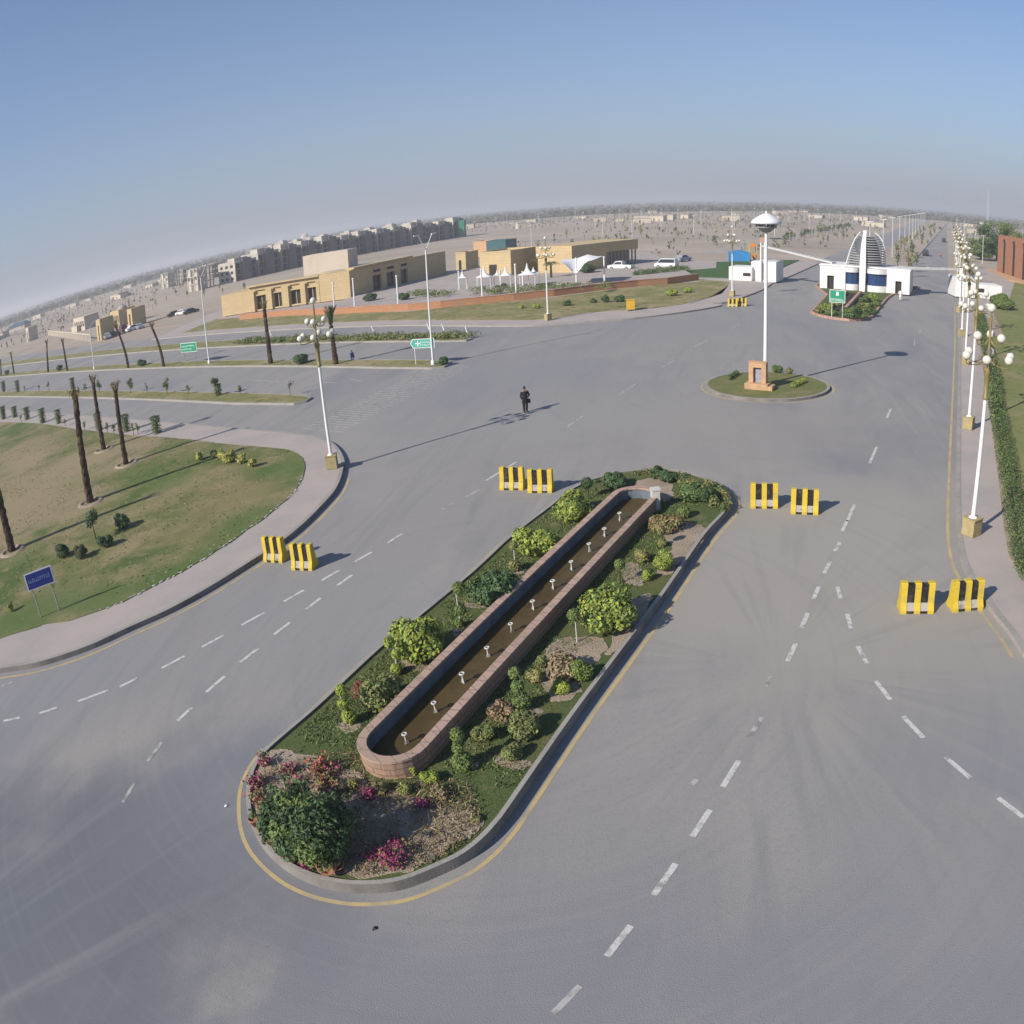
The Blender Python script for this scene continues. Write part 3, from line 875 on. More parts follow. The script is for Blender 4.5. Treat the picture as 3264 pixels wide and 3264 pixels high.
# ---- lane markings
mk = MB()
fk = MB()
DONE = []
def dash(a, b, wd=.14, m_=None):
    a, b = Vector(a), Vector(b)
    c = (a + b) / 2
    if any((c - q).length < k for q, k in DONE):
        return
    DONE.append((c, .8 if wd < .16 and m_ is None else .6))
    d = (b - a).normalized()
    n_ = Vector((-d.y, d.x)) * wd / 2
    (m_ or mk).add([(*(a - n_), .036), (*(b - n_), .036), (*(b + n_), .036), (*(a + n_), .036)], [(0, 1, 2, 3)])
for v, lst in {
    'H': [(900, 75, 863, 155), (1180, 88, 1222, 165), (1262, 245, 1328, 330), (1385, 405, 1478, 503), (1578, 590, 1690, 685), (1815, 775, 1930, 862),
          (645, 605, 572, 725), (515, 828, 435, 950), (360, 1072, 260, 1215), (158, 1352, 48, 1490), (2070, 960, 2230, 1080)],
    'D': [(1920, 455, 1850, 500), (1932, 475, 1885, 505), (1775, 543, 1695, 590), (1815, 556, 1745, 602), (1620, 630, 1535, 680), (1682, 653, 1612, 703), (1452, 725, 1357, 780), (1532, 763, 1462, 818),
          (1262, 833, 1155, 893), (1385, 880, 1310, 938), (1070, 940, 967, 997), (1235, 1003, 1150, 1070), (885, 1040, 775, 1098), (1075, 1137, 988, 1213), (660, 1145, 575, 1187), (520, 1203, 375, 1257), (275, 1287, 185, 1315), (100, 1333, 20, 1350), (918, 1287, 852, 1350)],
    'M': [(42, 988, 0, 1090), (270, 393, 245, 452), (182, 632, 137, 732), (0, 1660, 22, 1750), (62, 1857, 108, 1932)],
    'T': [(1932, 420, 1905, 475), (1895, 530, 1865, 580), (1842, 632, 1812, 692), (1870, 635, 1878, 692), (1785, 760, 1757, 822), (1880, 760, 1897, 820), (1728, 895, 1697, 970), (1920, 905, 1940, 960), (1665, 1048, 1625, 1120), (235, 120, 80, 215)]}.items():
    for x0, y0, x1, y1 in lst:
        dash(at(v, x0, y0), at(v, x1, y1), .15)
for v, lst in {
    'H': [(790, 225, 765, 270), (830, 240, 780, 322), (750, 408, 690, 500), (455, 690, 432, 715)],
    'G': [(910, 382, 832, 470), (768, 548, 704, 638), (640, 738, 588, 832), (60, 262, 10, 280)],
    'F': [(1095, 1862, 1044, 1914), (1100, 786, 1065, 810), (1200, 725, 1170, 745), (1275, 680, 1250, 693), (1335, 643, 1310, 655), (855, 950, 835, 962), (905, 925, 880, 938), (1395, 612, 1380, 620)],
    'C': [(450, 438, 550, 443), (620, 418, 700, 430), (0, 425, 180, 435), (880, 85, 1350, 92), (150, 88, 700, 88)],
    'L': [(320, 1330, 318, 1385), (370, 1240, 365, 1275)]}.items():
    for x0, y0, x1, y1 in lst:
        dash(at(v, x0, y0), at(v, x1, y1), .14, fk)
# zebra of thin stripes across the mouth of the highway
za, zb = at('C', 455, 745), at('C', 1290, 330)
nz_ = 40
for i in range(nz_):
    t = i / (nz_ - 1)
    c = za.lerp(zb, t)
    zz = fk
    DONE.clear()
    dash(c - V * 2.2, c + V * 2.2, .11, zz)
c_, s_ = U, V
for k in range(28):                    # far carriageway lane dashes
    a = Vector((50.3, 190)) + U * (k * 18)
    dash(a - V * 4.2, a - V * 4.2 + U * 4, .2, fk)
struct('lane_markings', mk, 'white_paint')
struct('worn_lane_markings', fk, 'faded_paint')

# ================================================================ PLANTS
def mpp(v, x, y, z=0.0):
    """metres per view pixel and viewing elevation at a ground point"""
    a, b = at(v, x - 5, y, z), at(v, x + 5, y, z)
    p = at(v, x, y, z)
    # length across the line of sight
    t = Vector((-p.y, p.x)).normalized()
    dd = abs((b - a).dot(t)) / 10
    dist = math.hypot(p.length, HC - z)
    return VW[v][2] / LF * dist * 1.0, math.asin((HC - z) / dist)

def blob(v, x, y, wp, hp, z0):
    m_, e = mpp(v, x, y, z0 + .3)
    w_ = wp * m_
    h = (hp * m_ - .55 * w_ * math.sin(e)) / math.cos(e)
    h = max(.45 * w_, min((.82 if z0 == .27 and v in 'PT' and w_ > .6 else 1.7) * w_, h))
    p = at(v, x, y, z0 + h * .5)
    return p, w_, h

def clump(mb, c, rx, ry, rz, n, size, m=0, r=rng, inner=.5, low=-.5, asp=.6):
    for _ in range(n):
        while True:
            d = Vector((r.gauss(0, 1), r.gauss(0, 1), r.gauss(0, 1))).normalized()
            if d.z > low:
                break
        k = inner + (1 - inner) * r.random() ** .6
        p = Vector((c[0] + d.x * rx * k, c[1] + d.y * ry * k, c[2] + d.z * rz * k))
        nd = d + Vector((r.gauss(0, .5), r.gauss(0, .5), r.gauss(0, .4) + .35))
        mb.leaf(p, nd, size * r.uniform(.65, 1.35), m, asp, r)

def bush_meshes(w_, h, n, size, r, lobes=7):
    """foliage and stem meshes of an uneven bush of width w_ and height h standing at the origin"""
    mb = MB()
    st = MB()
    L = []
    for i in range(lobes):
        a = r.uniform(0, 6.28)
        q = r.uniform(.15, .62) * w_ / 2
        rr_ = r.uniform(.3, .5) * w_ / 2
        zz = r.uniform(.35, .8) * h if i else h * .62
        L.append((q * math.cos(a), q * math.sin(a), min(zz, h - rr_ * .8 * h / w_), rr_))
    for (x, y, z, q) in L:
        clump(mb, (x, y, z), q, q, q * min(1.2, .9 * h / w_ + .35), n // lobes, size, 0, r, .45)
        st.rod((x * .15, y * .15, 0), (x * .8, y * .8, z), .02, .008, 5)
    clump(mb, (0, 0, h * .42), w_ * .42, w_ * .42, h * .42, n // 4, size, 0, r, .6, -.9)
    return mb, st

def bush(v, x, y, wp, hp, leaf, label, z0=.27, dens=1.0, size=None, name='shrub', cat='shrub', group=None, seed=None, lobes=7, second=None):
    if z0 == .27 and v in 'PT':
        wp, hp = wp * 1.12, hp * 1.1
    p, w_, h = blob(v, x, y, wp, hp, z0)
    r = random.Random(seed if seed is not None else int(x * 7 + y * 13))
    size = size or max(.07, min(.16, w_ * .085))
    n = int(dens * 9 * (w_ * w_ * 1.4 + w_ * h) / (size * size))
    n = min(n, 9000)
    mb, st = bush_meshes(w_, h, n, size, r, lobes)
    t = thing(name, label, cat, (p.x, p.y, z0), 0, group)
    if second:
        k = int(len(mb.m) * second[1])
        for i in r.sample(range(len(mb.m)), k):
            mb.m[i] = 1
        mb.build('foliage', [leaf, second[0]], t)
    else:
        mb.build('foliage', leaf, t)
    st.build('stems', 'twig', t)
    return t

def topiary(v, base, balls, leaf, label, z0=.27, group='clipped standards in the flower island'):
    """balls: (x, y, r_px); trunk from base up"""
    b = at(v, base[0], base[1], z0)
    m_, e = mpp(v, base[0], base[1], z0)
    t = thing('topiary', label, 'topiary', (b.x, b.y, z0), 0, group)
    top = 0
    for k, (x, y, rp) in enumerate(balls):
        z = max(rp * m_ * .8, hgt(v, base, v, (x, y), z0) - z0)
        off = at(v, x, y, z0 + z) - b
        off = Vector((max(-.15, min(.15, off.x)), max(-.15, min(.15, off.y))))
        r_ = rp * m_
        mb = MB()
        clump(mb, (off.x, off.y, z), r_, r_, r_, int(330 + 4200 * r_ * r_), .085, 0, rng, .6, -1)
        mb.build('crown', leaf, t)
        top = max(top, z)
    mb = MB()
    mb.rod((0, 0, 0), (.01, .02, top), .025, .015, 6)
    mb.build('trunk', 'stone_white' if top > .9 else 'bark', t)
    return t

WI = 'in the flower island '
bush('P', 400, 985, 300, 240, 'leaf_olive', 'olive green shrub left of the near end of the fountain pool', second=('leaf_mid', .4), seed=1)
bush('P', 270, 965, 110, 150, 'leaf_red', 'reddish brown dry shrub at the left edge of the flower island near the pool end', seed=2, dens=.8)
bush('P', 640, 655, 350, 300, 'leaf_lime', 'largest yellow-green shrub left of the fountain pool', seed=3, second=('leaf_mid', .25), lobes=10, size=.15)
bush('P', 1085, 335, 330, 215, 'leaf_dark', 'broad dark green shrub left of the fountain pool between two yellow ones', seed=4, lobes=9)
bush('T', 345, 525, 240, 155, 'leaf_lime', 'rounded yellow-green shrub left of the pool beyond the dark green one', seed=5, second=('leaf_mid', .25), lobes=9)
bush('T', 525, 350, 235, 115, 'leaf_lime', 'low yellow-green shrub left of the far end of the pool', seed=6, second=('leaf_mid', .35), lobes=8)
bush('T', 745, 215, 140, 90, 'leaf_dark', 'spiky dark green tuft left of the round far end of the pool', seed=7, size=.14)
bush('T', 960, 170, 90, 75, 'leaf_dark', 'small palm-like dark tuft behind the pump box at the island tip', seed=8, size=.14)
bush('T', 1015, 190, 110, 60, 'leaf_dark', 'dark low bush beside the palm-like tuft at the island tip', seed=81)
bush('T', 1130, 275, 145, 105, 'leaf_mid', 'rounded mid green shrub right of the pump box', seed=9, second=('leaf_dark', .5))
bush('T', 1200, 285, 90, 90, 'leaf_dark', 'dark shrub close inside the right-hand bend of the far hedge', seed=10)
bush('T', 995, 435, 165, 105, 'leaf_olive', 'brownish olive shrub right of the far end of the pool', seed=11, second=('leaf_red', .35))
bush('T', 885, 595, 85, 110, 'leaf_dry', 'straw-coloured shrub right of the pool beside a yellow one', seed=12, second=('leaf_lime', .4))
bush('T', 990, 620, 120, 115, 'leaf_lime', 'small bright yellow-green shrub near the right kerb of the flower island', seed=13, second=('leaf_mid', .3))
bush('T', 905, 695, 60, 70, 'leaf_lime', 'tiny yellow-green shrub just below the bright one near the right kerb', seed=14)
bush('T', 710, 880, 310, 230, 'leaf_lime', 'largest yellow-green shrub right of the fountain pool', seed=15, second=('leaf_mid', .45), lobes=11, size=.15)
bush('P', 1400, 790, 90, 90, 'leaf_mid', 'small green shrub below the big yellow-green one right of the pool', seed=16, second=('leaf_dry', .3))
bush('P', 1370, 880, 110, 90, 'leaf_dry', 'dry yellowish shrub right of the pool above the clipped double ball', seed=17, second=('leaf_lime', .4))
bush('P', 1540, 830, 260, 130, 'leaf_dry', 'bare brownish shrub right of the pool near the kerb', seed=18, dens=.45)
bush('P', 1650, 840, 170, 150, 'leaf_mid', 'green shrub beside the right kerb behind the bare brown one', seed=19, second=('leaf_lime', .35))
bush('P', 1520, 945, 140, 95, 'leaf_lime', 'low yellow-green shrub in front of the bare brown one', seed=20)
bush('P', 1290, 1180, 230, 190, 'leaf_olive', 'big olive shrub on the right side of the island near its lower end', seed=21, second=('leaf_mid', .4), lobes=9)
bush('P', 1170, 1100, 190, 110, 'leaf_dry', 'dry pinkish-brown shrub behind the big olive shrub', seed=22, dens=.5, second=('leaf_red', .4))
bush('P', 1040, 1225, 150, 120, 'leaf_mid', 'green shrub between the lowest clipped ball and the big olive shrub', seed=23, second=('leaf_olive', .5))
bush('P', 1215, 1345, 160, 120, 'leaf_olive', 'rounded olive shrub in front at the lower right of the island', seed=24, second=('leaf_mid', .4))
topiary('P', (208, 1175), [(165, 965, 36), (178, 1050, 38), (215, 1125, 50)], 'leaf_lime', 'yellow-green topiary in stacked balls in a soil ring near the lower left of the pool')
topiary('P', (905, 575), [(890, 335, 40), (900, 470, 38), (892, 550, 30)], 'leaf_mid', 'clipped plant in three small balls between the dark and the big yellow shrub')
topiary('P', (520, 870), [(460, 670, 36), (505, 745, 30), (505, 835, 38)], 'leaf_lime', 'yellow-green clipped plant at the lower left side of the largest left shrub')
topiary('P', (1245, 230), [(1238, 195, 42), (1230, 75, 28)], 'leaf_olive', 'small brownish clipped ball in a soil ring left of the middle of the pool')
topiary('T', (607, 305), [(597, 225, 32)], 'leaf_dark', 'small dark round-headed standard at the upper left of the island')
topiary('T', (1092, 398), [(1095, 375, 36)], 'leaf_mid', 'low round green ball below the pump box side shrub')
topiary('T', (985, 550), [(978, 470, 22), (985, 530, 24)], 'leaf_olive', 'thin clipped plant in front of the brownish olive shrub')
topiary('T', (772, 740), [(768, 640, 30)], 'leaf_mid', 'thin pale-stemmed standard right of the middle of the pool')
topiary('T', (548, 1042), [(530, 900, 34)], 'leaf_mid', 'thin pale-stemmed standard before the largest right-hand shrub')
topiary('P', (1295, 1085), [(1238, 860, 40), (1255, 940, 42), (1280, 1035, 62)], 'leaf_mid', 'bright green topiary of stacked balls right of the pool')
topiary('P', (905, 1449), [(880, 1240, 46), (885, 1320, 40), (915, 1405, 70)], 'leaf_mid', 'bright green topiary of stacked balls at the lowest right of the pool')
# far hedge round the tip
hp = smooth(ats('T', [(640, 205), (700, 190), (800, 172), (900, 162), (1000, 162), (1100, 172), (1195, 203), (1270, 240), (1310, 280), (1315, 325), (1285, 360)], .45), False, 4)
mb = MB()
for i in range(len(hp) - 1):
    for k in range(2):
        q = Vector(hp[i]).lerp(Vector(hp[i + 1]), k / 2)
        g_ = noise.noise(Vector((q.x * .9, q.y * .9, 6)))
        if g_ < -.18:
            continue
        clump(mb, (q.x + rng.uniform(-.08, .08), q.y, .36 + g_ * .12), .24, .24, .17 + rng.uniform(-.05, .07) + g_ * .12, 34, .11, 0 if rng.random() < .5 else 1, rng, .3, -.8)
t = thing('hedge', 'low green hedge curving round the far tip of the flower island', 'hedge')
mb.build('foliage', ['leaf_hedge', 'leaf_olive'], t)
hp2 = smooth(ats('T', [(1085, 215), (1150, 235), (1220, 270), (1250, 330)], .45), False, 4)
mb = MB()
for q in hp2:
    clump(mb, (q[0], q[1], .46), .26, .26, .26, 90, .12, 0 if rng.random() < .5 else 1, rng, .5, -.8)
t = thing('hedge', 'short inner row of low hedge inside the bend of the far hedge', 'hedge')
mb.build('foliage', ['leaf_hedge', 'leaf_olive'], t)

# big dark bush at the near end: several clumps grown together
t = thing('large_bush', 'large dense dark green bush at the near end of the flower island', 'bush', (*at('I', 520, 870, .6), .27))
c0 = Vector(t.location)
mb = MB(); st = MB()
rb = random.Random(5)
for (x, y, wr, z) in [(335, 745, .5, .75), (430, 690, .5, 1.0), (560, 715, .5, .95), (680, 760, .48, 1.1), (310, 825, .42, .6), (420, 850, .55, .95), (560, 830, .6, 1.25), (690, 850, .55, .95), (430, 940, .45, .7), (560, 960, .5, .85), (690, 950, .48, .6), (620, 1000, .36, .45), (380, 920, .36, .5), (760, 800, .38, .85), (500, 620, .34, .6), (470, 790, .4, 1.3), (640, 790, .38, 1.35), (740, 900, .34, .5)]:
    q = at('I', x, y + 20, z + .27)
    clump(mb, (q.x - c0.x, q.y - c0.y, z), wr * .85, wr * .8, wr * 1.0, int(1150 * wr), .125, 0 if rb.random() < .78 else 1, rb, .4, -.7, .5)
    for _ in range(7):
        e = Vector((q.x - c0.x, q.y - c0.y, z)) + Vector((rb.gauss(0, wr * .6), rb.gauss(0, wr * .6), wr * rb.uniform(.5, 1.15)))
        st.rod((q.x - c0.x, q.y - c0.y, z), e, .012, .006, 4)
        clump(mb, tuple(e), .1, .1, .12, 16, .11, 0, rb, .2, -1, .45)
    st.rod(((q.x - c0.x) * .4, (q.y - c0.y) * .4, 0), (q.x - c0.x, q.y - c0.y, z), .03, .01, 5)
mb.build('foliage', ['leaf_dark', 'leaf_mid'], t)
st.build('stems', 'twig', t)

# bougainvillea
def bougain(v, x, y, wp, hp_, label, pet='petal', k=.5, seed=0):
    p, w_, h = blob(v, x, y, wp, hp_, .27)
    r = random.Random(seed)
    t = thing('bougainvillea', label, 'flowering shrub', (p.x, p.y, .27), 0, 'bougainvillea at the near end of the island')
    st = MB(); mb = MB(); pb = MB()
    for i in range(16):
        a = r.uniform(0, 6.28); q = r.uniform(.2, .55) * w_; z = r.uniform(.4, 1) * h
        e = Vector((q * math.cos(a), q * math.sin(a), z))
        st.rod((0, 0, 0), e * .6 + Vector((0, 0, .08)), .014, .01, 4); st.rod(e * .6 + Vector((0, 0, .08)), e, .01, .005, 4)
        for j in range(int(10 + 22 * w_)):
            s_ = r.uniform(.35, 1.05)
            c = e * s_ + Vector((r.gauss(0, .07), r.gauss(0, .07), r.gauss(0, .05)))
            c.z = max(.02, c.z)
            (pb if r.random() < k else mb).leaf(c, (r.gauss(0, 1), r.gauss(0, 1), 1), r.uniform(.06, .12), 0, .7, r)
    st.build('stems', 'twig', t); mb.build('foliage', 'leaf_olive' if r.random() < .6 else 'leaf_dry', t); pb.build('blossom', pet, t)
for i, a in enumerate([(215, 560, 80, 110, 'magenta bougainvillea hugging the left kerb of the island', 'petal', .75), (275, 430, 80, 90, 'pink bougainvillea where the grass meets the left kerb', 'petal', .6),
                       (430, 480, 100, 80, 'sparse pink bougainvillea in dry soil left of centre', 'petal', .5), (605, 460, 130, 140, 'brick-red bougainvillea below the pool end', 'petal_red', .5), (700, 485, 110, 70, 'small pink bougainvillea right of the brick-red one', 'petal', .5),
                       (480, 575, 90, 60, 'low pink bougainvillea behind the big dark bush', 'petal', .6), (660, 555, 160, 90, 'faded pink-brown bougainvillea between the dark bush and the pool', 'petal_red', .25), (690, 620, 170, 90, 'twiggy nearly leafless bougainvillea behind the dark bush', 'petal', .12),
                       (910, 635, 80, 80, 'small bright pink bougainvillea in the middle of the bed', 'petal', .8), (1245, 700, 60, 50, 'tiny pink bougainvillea among the dry litter on the right', 'petal', .7), (1060, 1030, 160, 150, 'deep magenta bougainvillea near the bottom kerb', 'petal', .8),
                       (960, 1000, 110, 70, 'low dark magenta bougainvillea left of the deep magenta one', 'petal', .55), (1085, 930, 70, 60, 'small bougainvillea sprig above the deep magenta one', 'petal', .5), (535, 1065, 60, 50, 'pink blossom by the pots in front of the dark bush', 'petal', .8), (240, 660, 100, 110, 'brownish pink bougainvillea left of the dark bush', 'petal_red', .4)]):
    bougain('I', *a[:5], a[5], a[6], i + 3)
bush('I', 810, 575, 150, 90, 'leaf_dry', 'dry yellowish plant in the middle of the near bed', seed=31, dens=.4, second=('leaf_lime', .3))
bush('I', 990, 600, 130, 100, 'leaf_olive', 'olive plant below the pool end', seed=32, dens=.5, second=('leaf_dry', .4))
bush('I', 1135, 610, 120, 90, 'leaf_olive', 'yellow-olive plant right of the pool end', seed=33, dens=.5, second=('leaf_lime', .4))
bush('I', 1300, 535, 150, 60, 'leaf_lime', 'spreading yellow-green plant lying towards the right', seed=34, dens=.7, name='climber', cat='climber')
bush('I', 1190, 490, 50, 190, 'leaf_lime', 'upright yellow-green climber against the pool wall', seed=35, dens=1, name='climber', cat='climber')
bush('I', 1350, 640, 160, 60, 'leaf_dry', 'dry clump at the edge of the grass on the right', seed=36, dens=.4)
bush('I', 1580, 790, 90, 60, 'leaf_olive', 'small olive clump beside the right kerb near the bottom', seed=37, dens=.6)
# pots
pot = thing('flower_pot', 'terracotta flower pot', 'flower pot', (0, 0, 0), 0, 'terracotta pots by the dark bush')
mb = MB(); mb.lathe([(.001, 0), (.11, 0), (.17, .26), (.19, .26), (.19, .31), (.165, .31), (.15, .24), (.001, .23)], n=14); mb.build('pot', 'terracotta', pot)
mb = MB(); clump(mb, (0, 0, .36), .14, .14, .12, 40, .09, 0, rng, .3, -.2); mb.build('foliage', 'leaf_olive', pot)
PL = ['pot furthest up the left kerb beside the dark bush', 'second pot down the left kerb', 'pot at the left kerb half hidden under the dark bush', 'pot at the curve of the kerb below the dark bush', 'pot left of the largest pot at the bottom kerb', 'largest pot lying tilted at the foot of the dark bush', 'pot just right of the tilted large pot', 'pot between the curve and the pink blossom']
for i, (x, y, sc1, tl) in enumerate([(228, 830, .9, 0), (285, 880, .9, .3), (318, 935, .9, .2), (395, 1010, 1, 0), (590, 1085, .9, .2), (668, 1080, 1.35, .9), (735, 1090, .9, .4), (455, 1045, .9, .1)]):
    p = at('I', x, y, .33)
    o = pot if i == 0 else dup(pot, (0, 0, 0))
    o.location = (p.x, p.y, .3 + (.1 if tl > .5 else 0)); o.rotation_euler = (tl, 0, .5); o.scale = (sc1,) * 3
    o['label'] = 'terracotta ' + PL[i]
# litter of dry stalks in the near bed: nobody could count it
mb = MB()
rl = random.Random(3)
for i in range(8500):
    x, y = rl.uniform(200, 1620), rl.uniform(380, 1150)
    if x < 760 and y > 640 and rl.random() < .7:
        continue
    p = at('I', x, y, .29)
    if not inside(isl_in, p.x, p.y):
        continue
    if ((x - 850) / 780) ** 2 + ((y - 760) / 395) ** 2 > .93 or (900 < x < 1250 and y < 560):
        continue
    if y < 560 and x > 1000:
        continue
    k = rl.random()
    if i % 3 == 0:
        mb.leaf((p.x, p.y, .30 + rl.random() * .14), (rl.gauss(0, 1), rl.gauss(0, 1), 1), rl.uniform(.14, .34), 3 if k < .5 else 0, .09, rl)
        continue
    mb.leaf((p.x, p.y, .30 + rl.random() * .1), (rl.gauss(0, .8), rl.gauss(0, .8), 1), rl.uniform(.04, .12), 0 if k < .6 else (1 if k < .85 else 2), .4, rl)
tag(mb.build('dry_ground_cover', ['leaf_dry', 'leaf_olive', 'leaf_red', 'twig']), 'dry litter and low ground cover over the near bed of the island', 'ground cover', kind='stuff')
# grass blades on the flower island
mb = MB()
n_ = 0
while n_ < 30000:
    s_ = rl.uniform(-4, 20); q = rl.uniform(-3.9, 3.9)
    if abs(q) < PR + .05:
        continue
    c = PA + ax * s_ + Vector((-ax.y, ax.x)) * q
    if noise.noise(Vector((c.x * .9, c.y * .9, 2))) < -.3:
        n_ += 1
        continue
    if q < -2.6 - .8 * noise.noise(Vector((s_, 0, 0))) and s_ > 1:
        n_ += 1
        continue
    if q > 3.5 or s_ < -.4 and abs(q) < 2:
        n_ += 1
        continue
    if not inside(isl_in, c.x, c.y) or s_ < 1.2 and (c - PA).dot(ax) < .2 + .6 * noise.noise(Vector((q * 2, 0, 4))) - (.9 if q > 1 else .2):
        n_ += 1
        continue
    a = rl.uniform(0, 6.28)
    w_ = .03
    hh = rl.uniform(.03, .075)
    dx, dy = math.cos(a) * w_, math.sin(a) * w_
    lx, ly = rl.gauss(0, .04), rl.gauss(0, .04)
    mb.add([(c.x - dx, c.y - dy, .27), (c.x + dx, c.y + dy, .27), (c.x + lx, c.y + ly, .27 + hh)], [(0, 1, 2)], 0 if rl.random() < .8 else 1)
    n_ += 1
MAT['grass_blade'] = mat('grass_blade', (.12, .17, .055), .8, .2, island=.35)
MAT['grass_blade_dry'] = mat('grass_blade_dry', (.2, .2, .08), .8, .2, island=.3)
tag(mb.build('grass', ['grass_blade', 'grass_blade_dry']), 'short green grass covering the flower island', 'grass', kind='stuff')

# ================================================================ BARRIERS
def seg(mb, x0, x1, prof, m_):
    n = len(prof)
    P = [(x0, y, z) for y, z in prof] + [(x1, y, z) for y, z in prof]
    for i in range(n - 1):
        mb.add([P[i], P[n + i], P[n + i + 1], P[i + 1]], [(0, 1, 2, 3)], m_[i])
    mb.add(P, [tuple(range(n)), tuple(range(n, 2 * n))[::-1]], m_[n // 2])
hp_ = [(.30, 0), (.30, .1), (.17, .36), (.11, 1.0)]
prof_b = hp_ + [(-y, z) for y, z in hp_[::-1]]
hp_ = [(.325, 0), (.325, .12), (.20, .37), (.14, 1.05), (.11, 1.08)]
prof_y = hp_ + [(-y, z) for y, z in hp_[::-1]]
br = thing('road_barrier', 'x', 'road barrier', (0, 0, 0), 0, 'yellow and black concrete barriers on the road')
mb = MB()
x = -.53
seg(mb, -.385, -.105, prof_b, [1, 0, 1, 1, 1, 0, 1])
seg(mb, .105, .385, prof_b, [1, 0, 1, 1, 1, 0, 1])
mb.build('black_panels', ['barrier_dust', 'barrier_black'], br)
for x0 in (-.60, -.11, .38):
    mb = MB(); seg(mb, x0, x0 + .22, prof_y, [0] * 9); mb.build('yellow_rib', 'barrier_yellow', br)
BL = [('D', 1325, 592, 'yellow-black barrier half over the left kerb shadow, left of its pair', -.1), ('D', 1462, 630, 'yellow-black barrier near the left kerb casting a long dark shadow, right of its pair', -.06),
      ('T', 220, 265, 'left barrier of the yellow-black pair by the upper left edge of the flower island', -.08), ('T', 365, 280, 'right barrier of the yellow-black pair by the upper left edge of the flower island', -.05),
      ('T', 1503, 362, 'left barrier of the yellow-black pair right of the flower island tip', -.02), ('T', 1710, 392, 'right barrier of the yellow-black pair right of the flower island tip', -.12),
      ('M', 415, 1662, 'left barrier of the yellow-black pair at the bend of the right kerb', -.03), ('M', 720, 1645, 'right barrier of the yellow-black pair touching the bend of the right kerb', .12),
      ('K', 375, 1045, 'left one of two far barriers below the lamp near the left gatehouse', -.2), ('K', 455, 1040, 'right one of two far barriers below the lamp near the left gatehouse', -.2)]
for i, (v, x, y, lb, rz) in enumerate(BL):
    p = at(v, x, y, .0)
    d_ = p.normalized() * .33
    o = br if i == 0 else dup(br, (0, 0, 0))
    o.location = (p.x + d_.x, p.y + d_.y, .032)
    o.rotation_euler = (0, 0, rz)
    if v == 'K':
        o.scale = (1, 1, .95)
    elif i in (0, 1):
        o.scale = (.9, 1, 1)
    o['label'] = lb

# ================================================================ STREET LAMPS
def make_lamp():
    t = thing('street_lamp', 'x', 'street lamp', (0, 0, 0), 0, 'street lamps with white globes')
    mb = MB(); mb.box((0, 0, 0), (.62, .62, .72)); mb.box((0, 0, .72), (.68, .68, .05)); mb.build('pedestal', 'pedestal', t)
    mb = MB(); mb.rod((0, 0, .76), (0, 0, 5.9), .10, .075, 12); mb.lathe([(.2, .77), (.2, .8), (.11, .86)]); mb.build('pole', 'white_metal', t)
    mb = MB(); mb.lathe([(.14, 5.85), (.14, 5.95), (.10, 6.0), (.12, 6.9), (.17, 7.05), (.11, 7.2), (.06, 7.4), (.05, 9.2), (.02, 9.45)], n=10); mb.build('ornate_shaft', 'olive_metal', t)
    def arm(r_, z0, z1):
        mb = MB()
        pts = [(.05, z0), (r_ * .35, z0 - .22), (r_ * .75, z0 - .25), (r_, z1 - .32), (r_, z1 - .15)]
        for k in range(4):
            mb.rod((pts[k][0], 0, pts[k][1]), (pts[k + 1][0], 0, pts[k + 1][1]), .025, n=5)
        mb.lathe([(.03, z1 - .2), (.09, z1 - .15), (.07, z1 - .1)], (r_, 0, 0), 8)
        for k in range(6):
            b = 2 * PI * k / 6
            b2 = 2 * PI * (k + 1) / 6
            mb.rod((r_ * .38 + .15 * math.cos(b), 0, z0 - .08 + .15 * math.sin(b)), (r_ * .38 + .15 * math.cos(b2), 0, z0 - .08 + .15 * math.sin(b2)), .014, n=4)
        return mb
    gl = []
    for n_, r_, z0, z1, ph in ((6, .98, 7.5, 7.62, .5), (3, .55, 8.3, 8.42, .25)):
        src_ = None
        for k in range(n_):
            a = 2 * PI * (k + ph) / n_
            if src_ is None:
                src_ = arm(r_, z0, z1).build('arm', 'olive_metal', t)
                o = src_
            else:
                o = src_.copy(); col.objects.link(o); o.parent = t
            o.rotation_euler = (0, 0, a)
            gl.append((r_ * math.cos(a), r_ * math.sin(a), z1))
    gl.append((0, 0, 9.55))
    g0 = None
    for (x, y, z) in gl:
        if g0 is None:
            mb = MB(); mb.ball((0, 0, 0), .18, 0, 14, 9); g0 = mb.build('globe', 'globe', t); o = g0
        else:
            o = g0.copy(); col.objects.link(o); o.parent = t
        o.location = (x, y, z)
    return t
lamp = make_lamp()
LL = [(at('F', 627, 882, .25), .25, 'on the corner pavement at the left, nearest the zebra stripes'), (at('M', 765, 1165, .2), .2, 'nearest lamp on the right-hand pavement'), (at('M', 748, 512, .2), .2, 'second lamp on the right-hand pavement'),
      (at('L', 763, 1545, .2), .2, 'third lamp along the right-hand pavement'), (at('L', 734, 1300, .2), .2, 'fourth lamp along the right-hand pavement, with a yellow foot'), (at('L', 716, 1090, .2), .2, 'fifth lamp along the right-hand pavement, just before the gatehouse'),
      (at('E', 1340, 810, .2), .2, 'in front of the orange wall, with dark bushes to its right'), (at('K', 370, 948, .2), .2, 'behind the two far barriers near the left gatehouse')]
e_ = LL[5][0]
for k in range(1, 6):
    LL.append((e_ + U * 20.5 * k + V * .6, .2, ['first', 'second', 'third', 'fourth', 'fifth'][k - 1] + ' lamp beyond the right gatehouse along the avenue'))
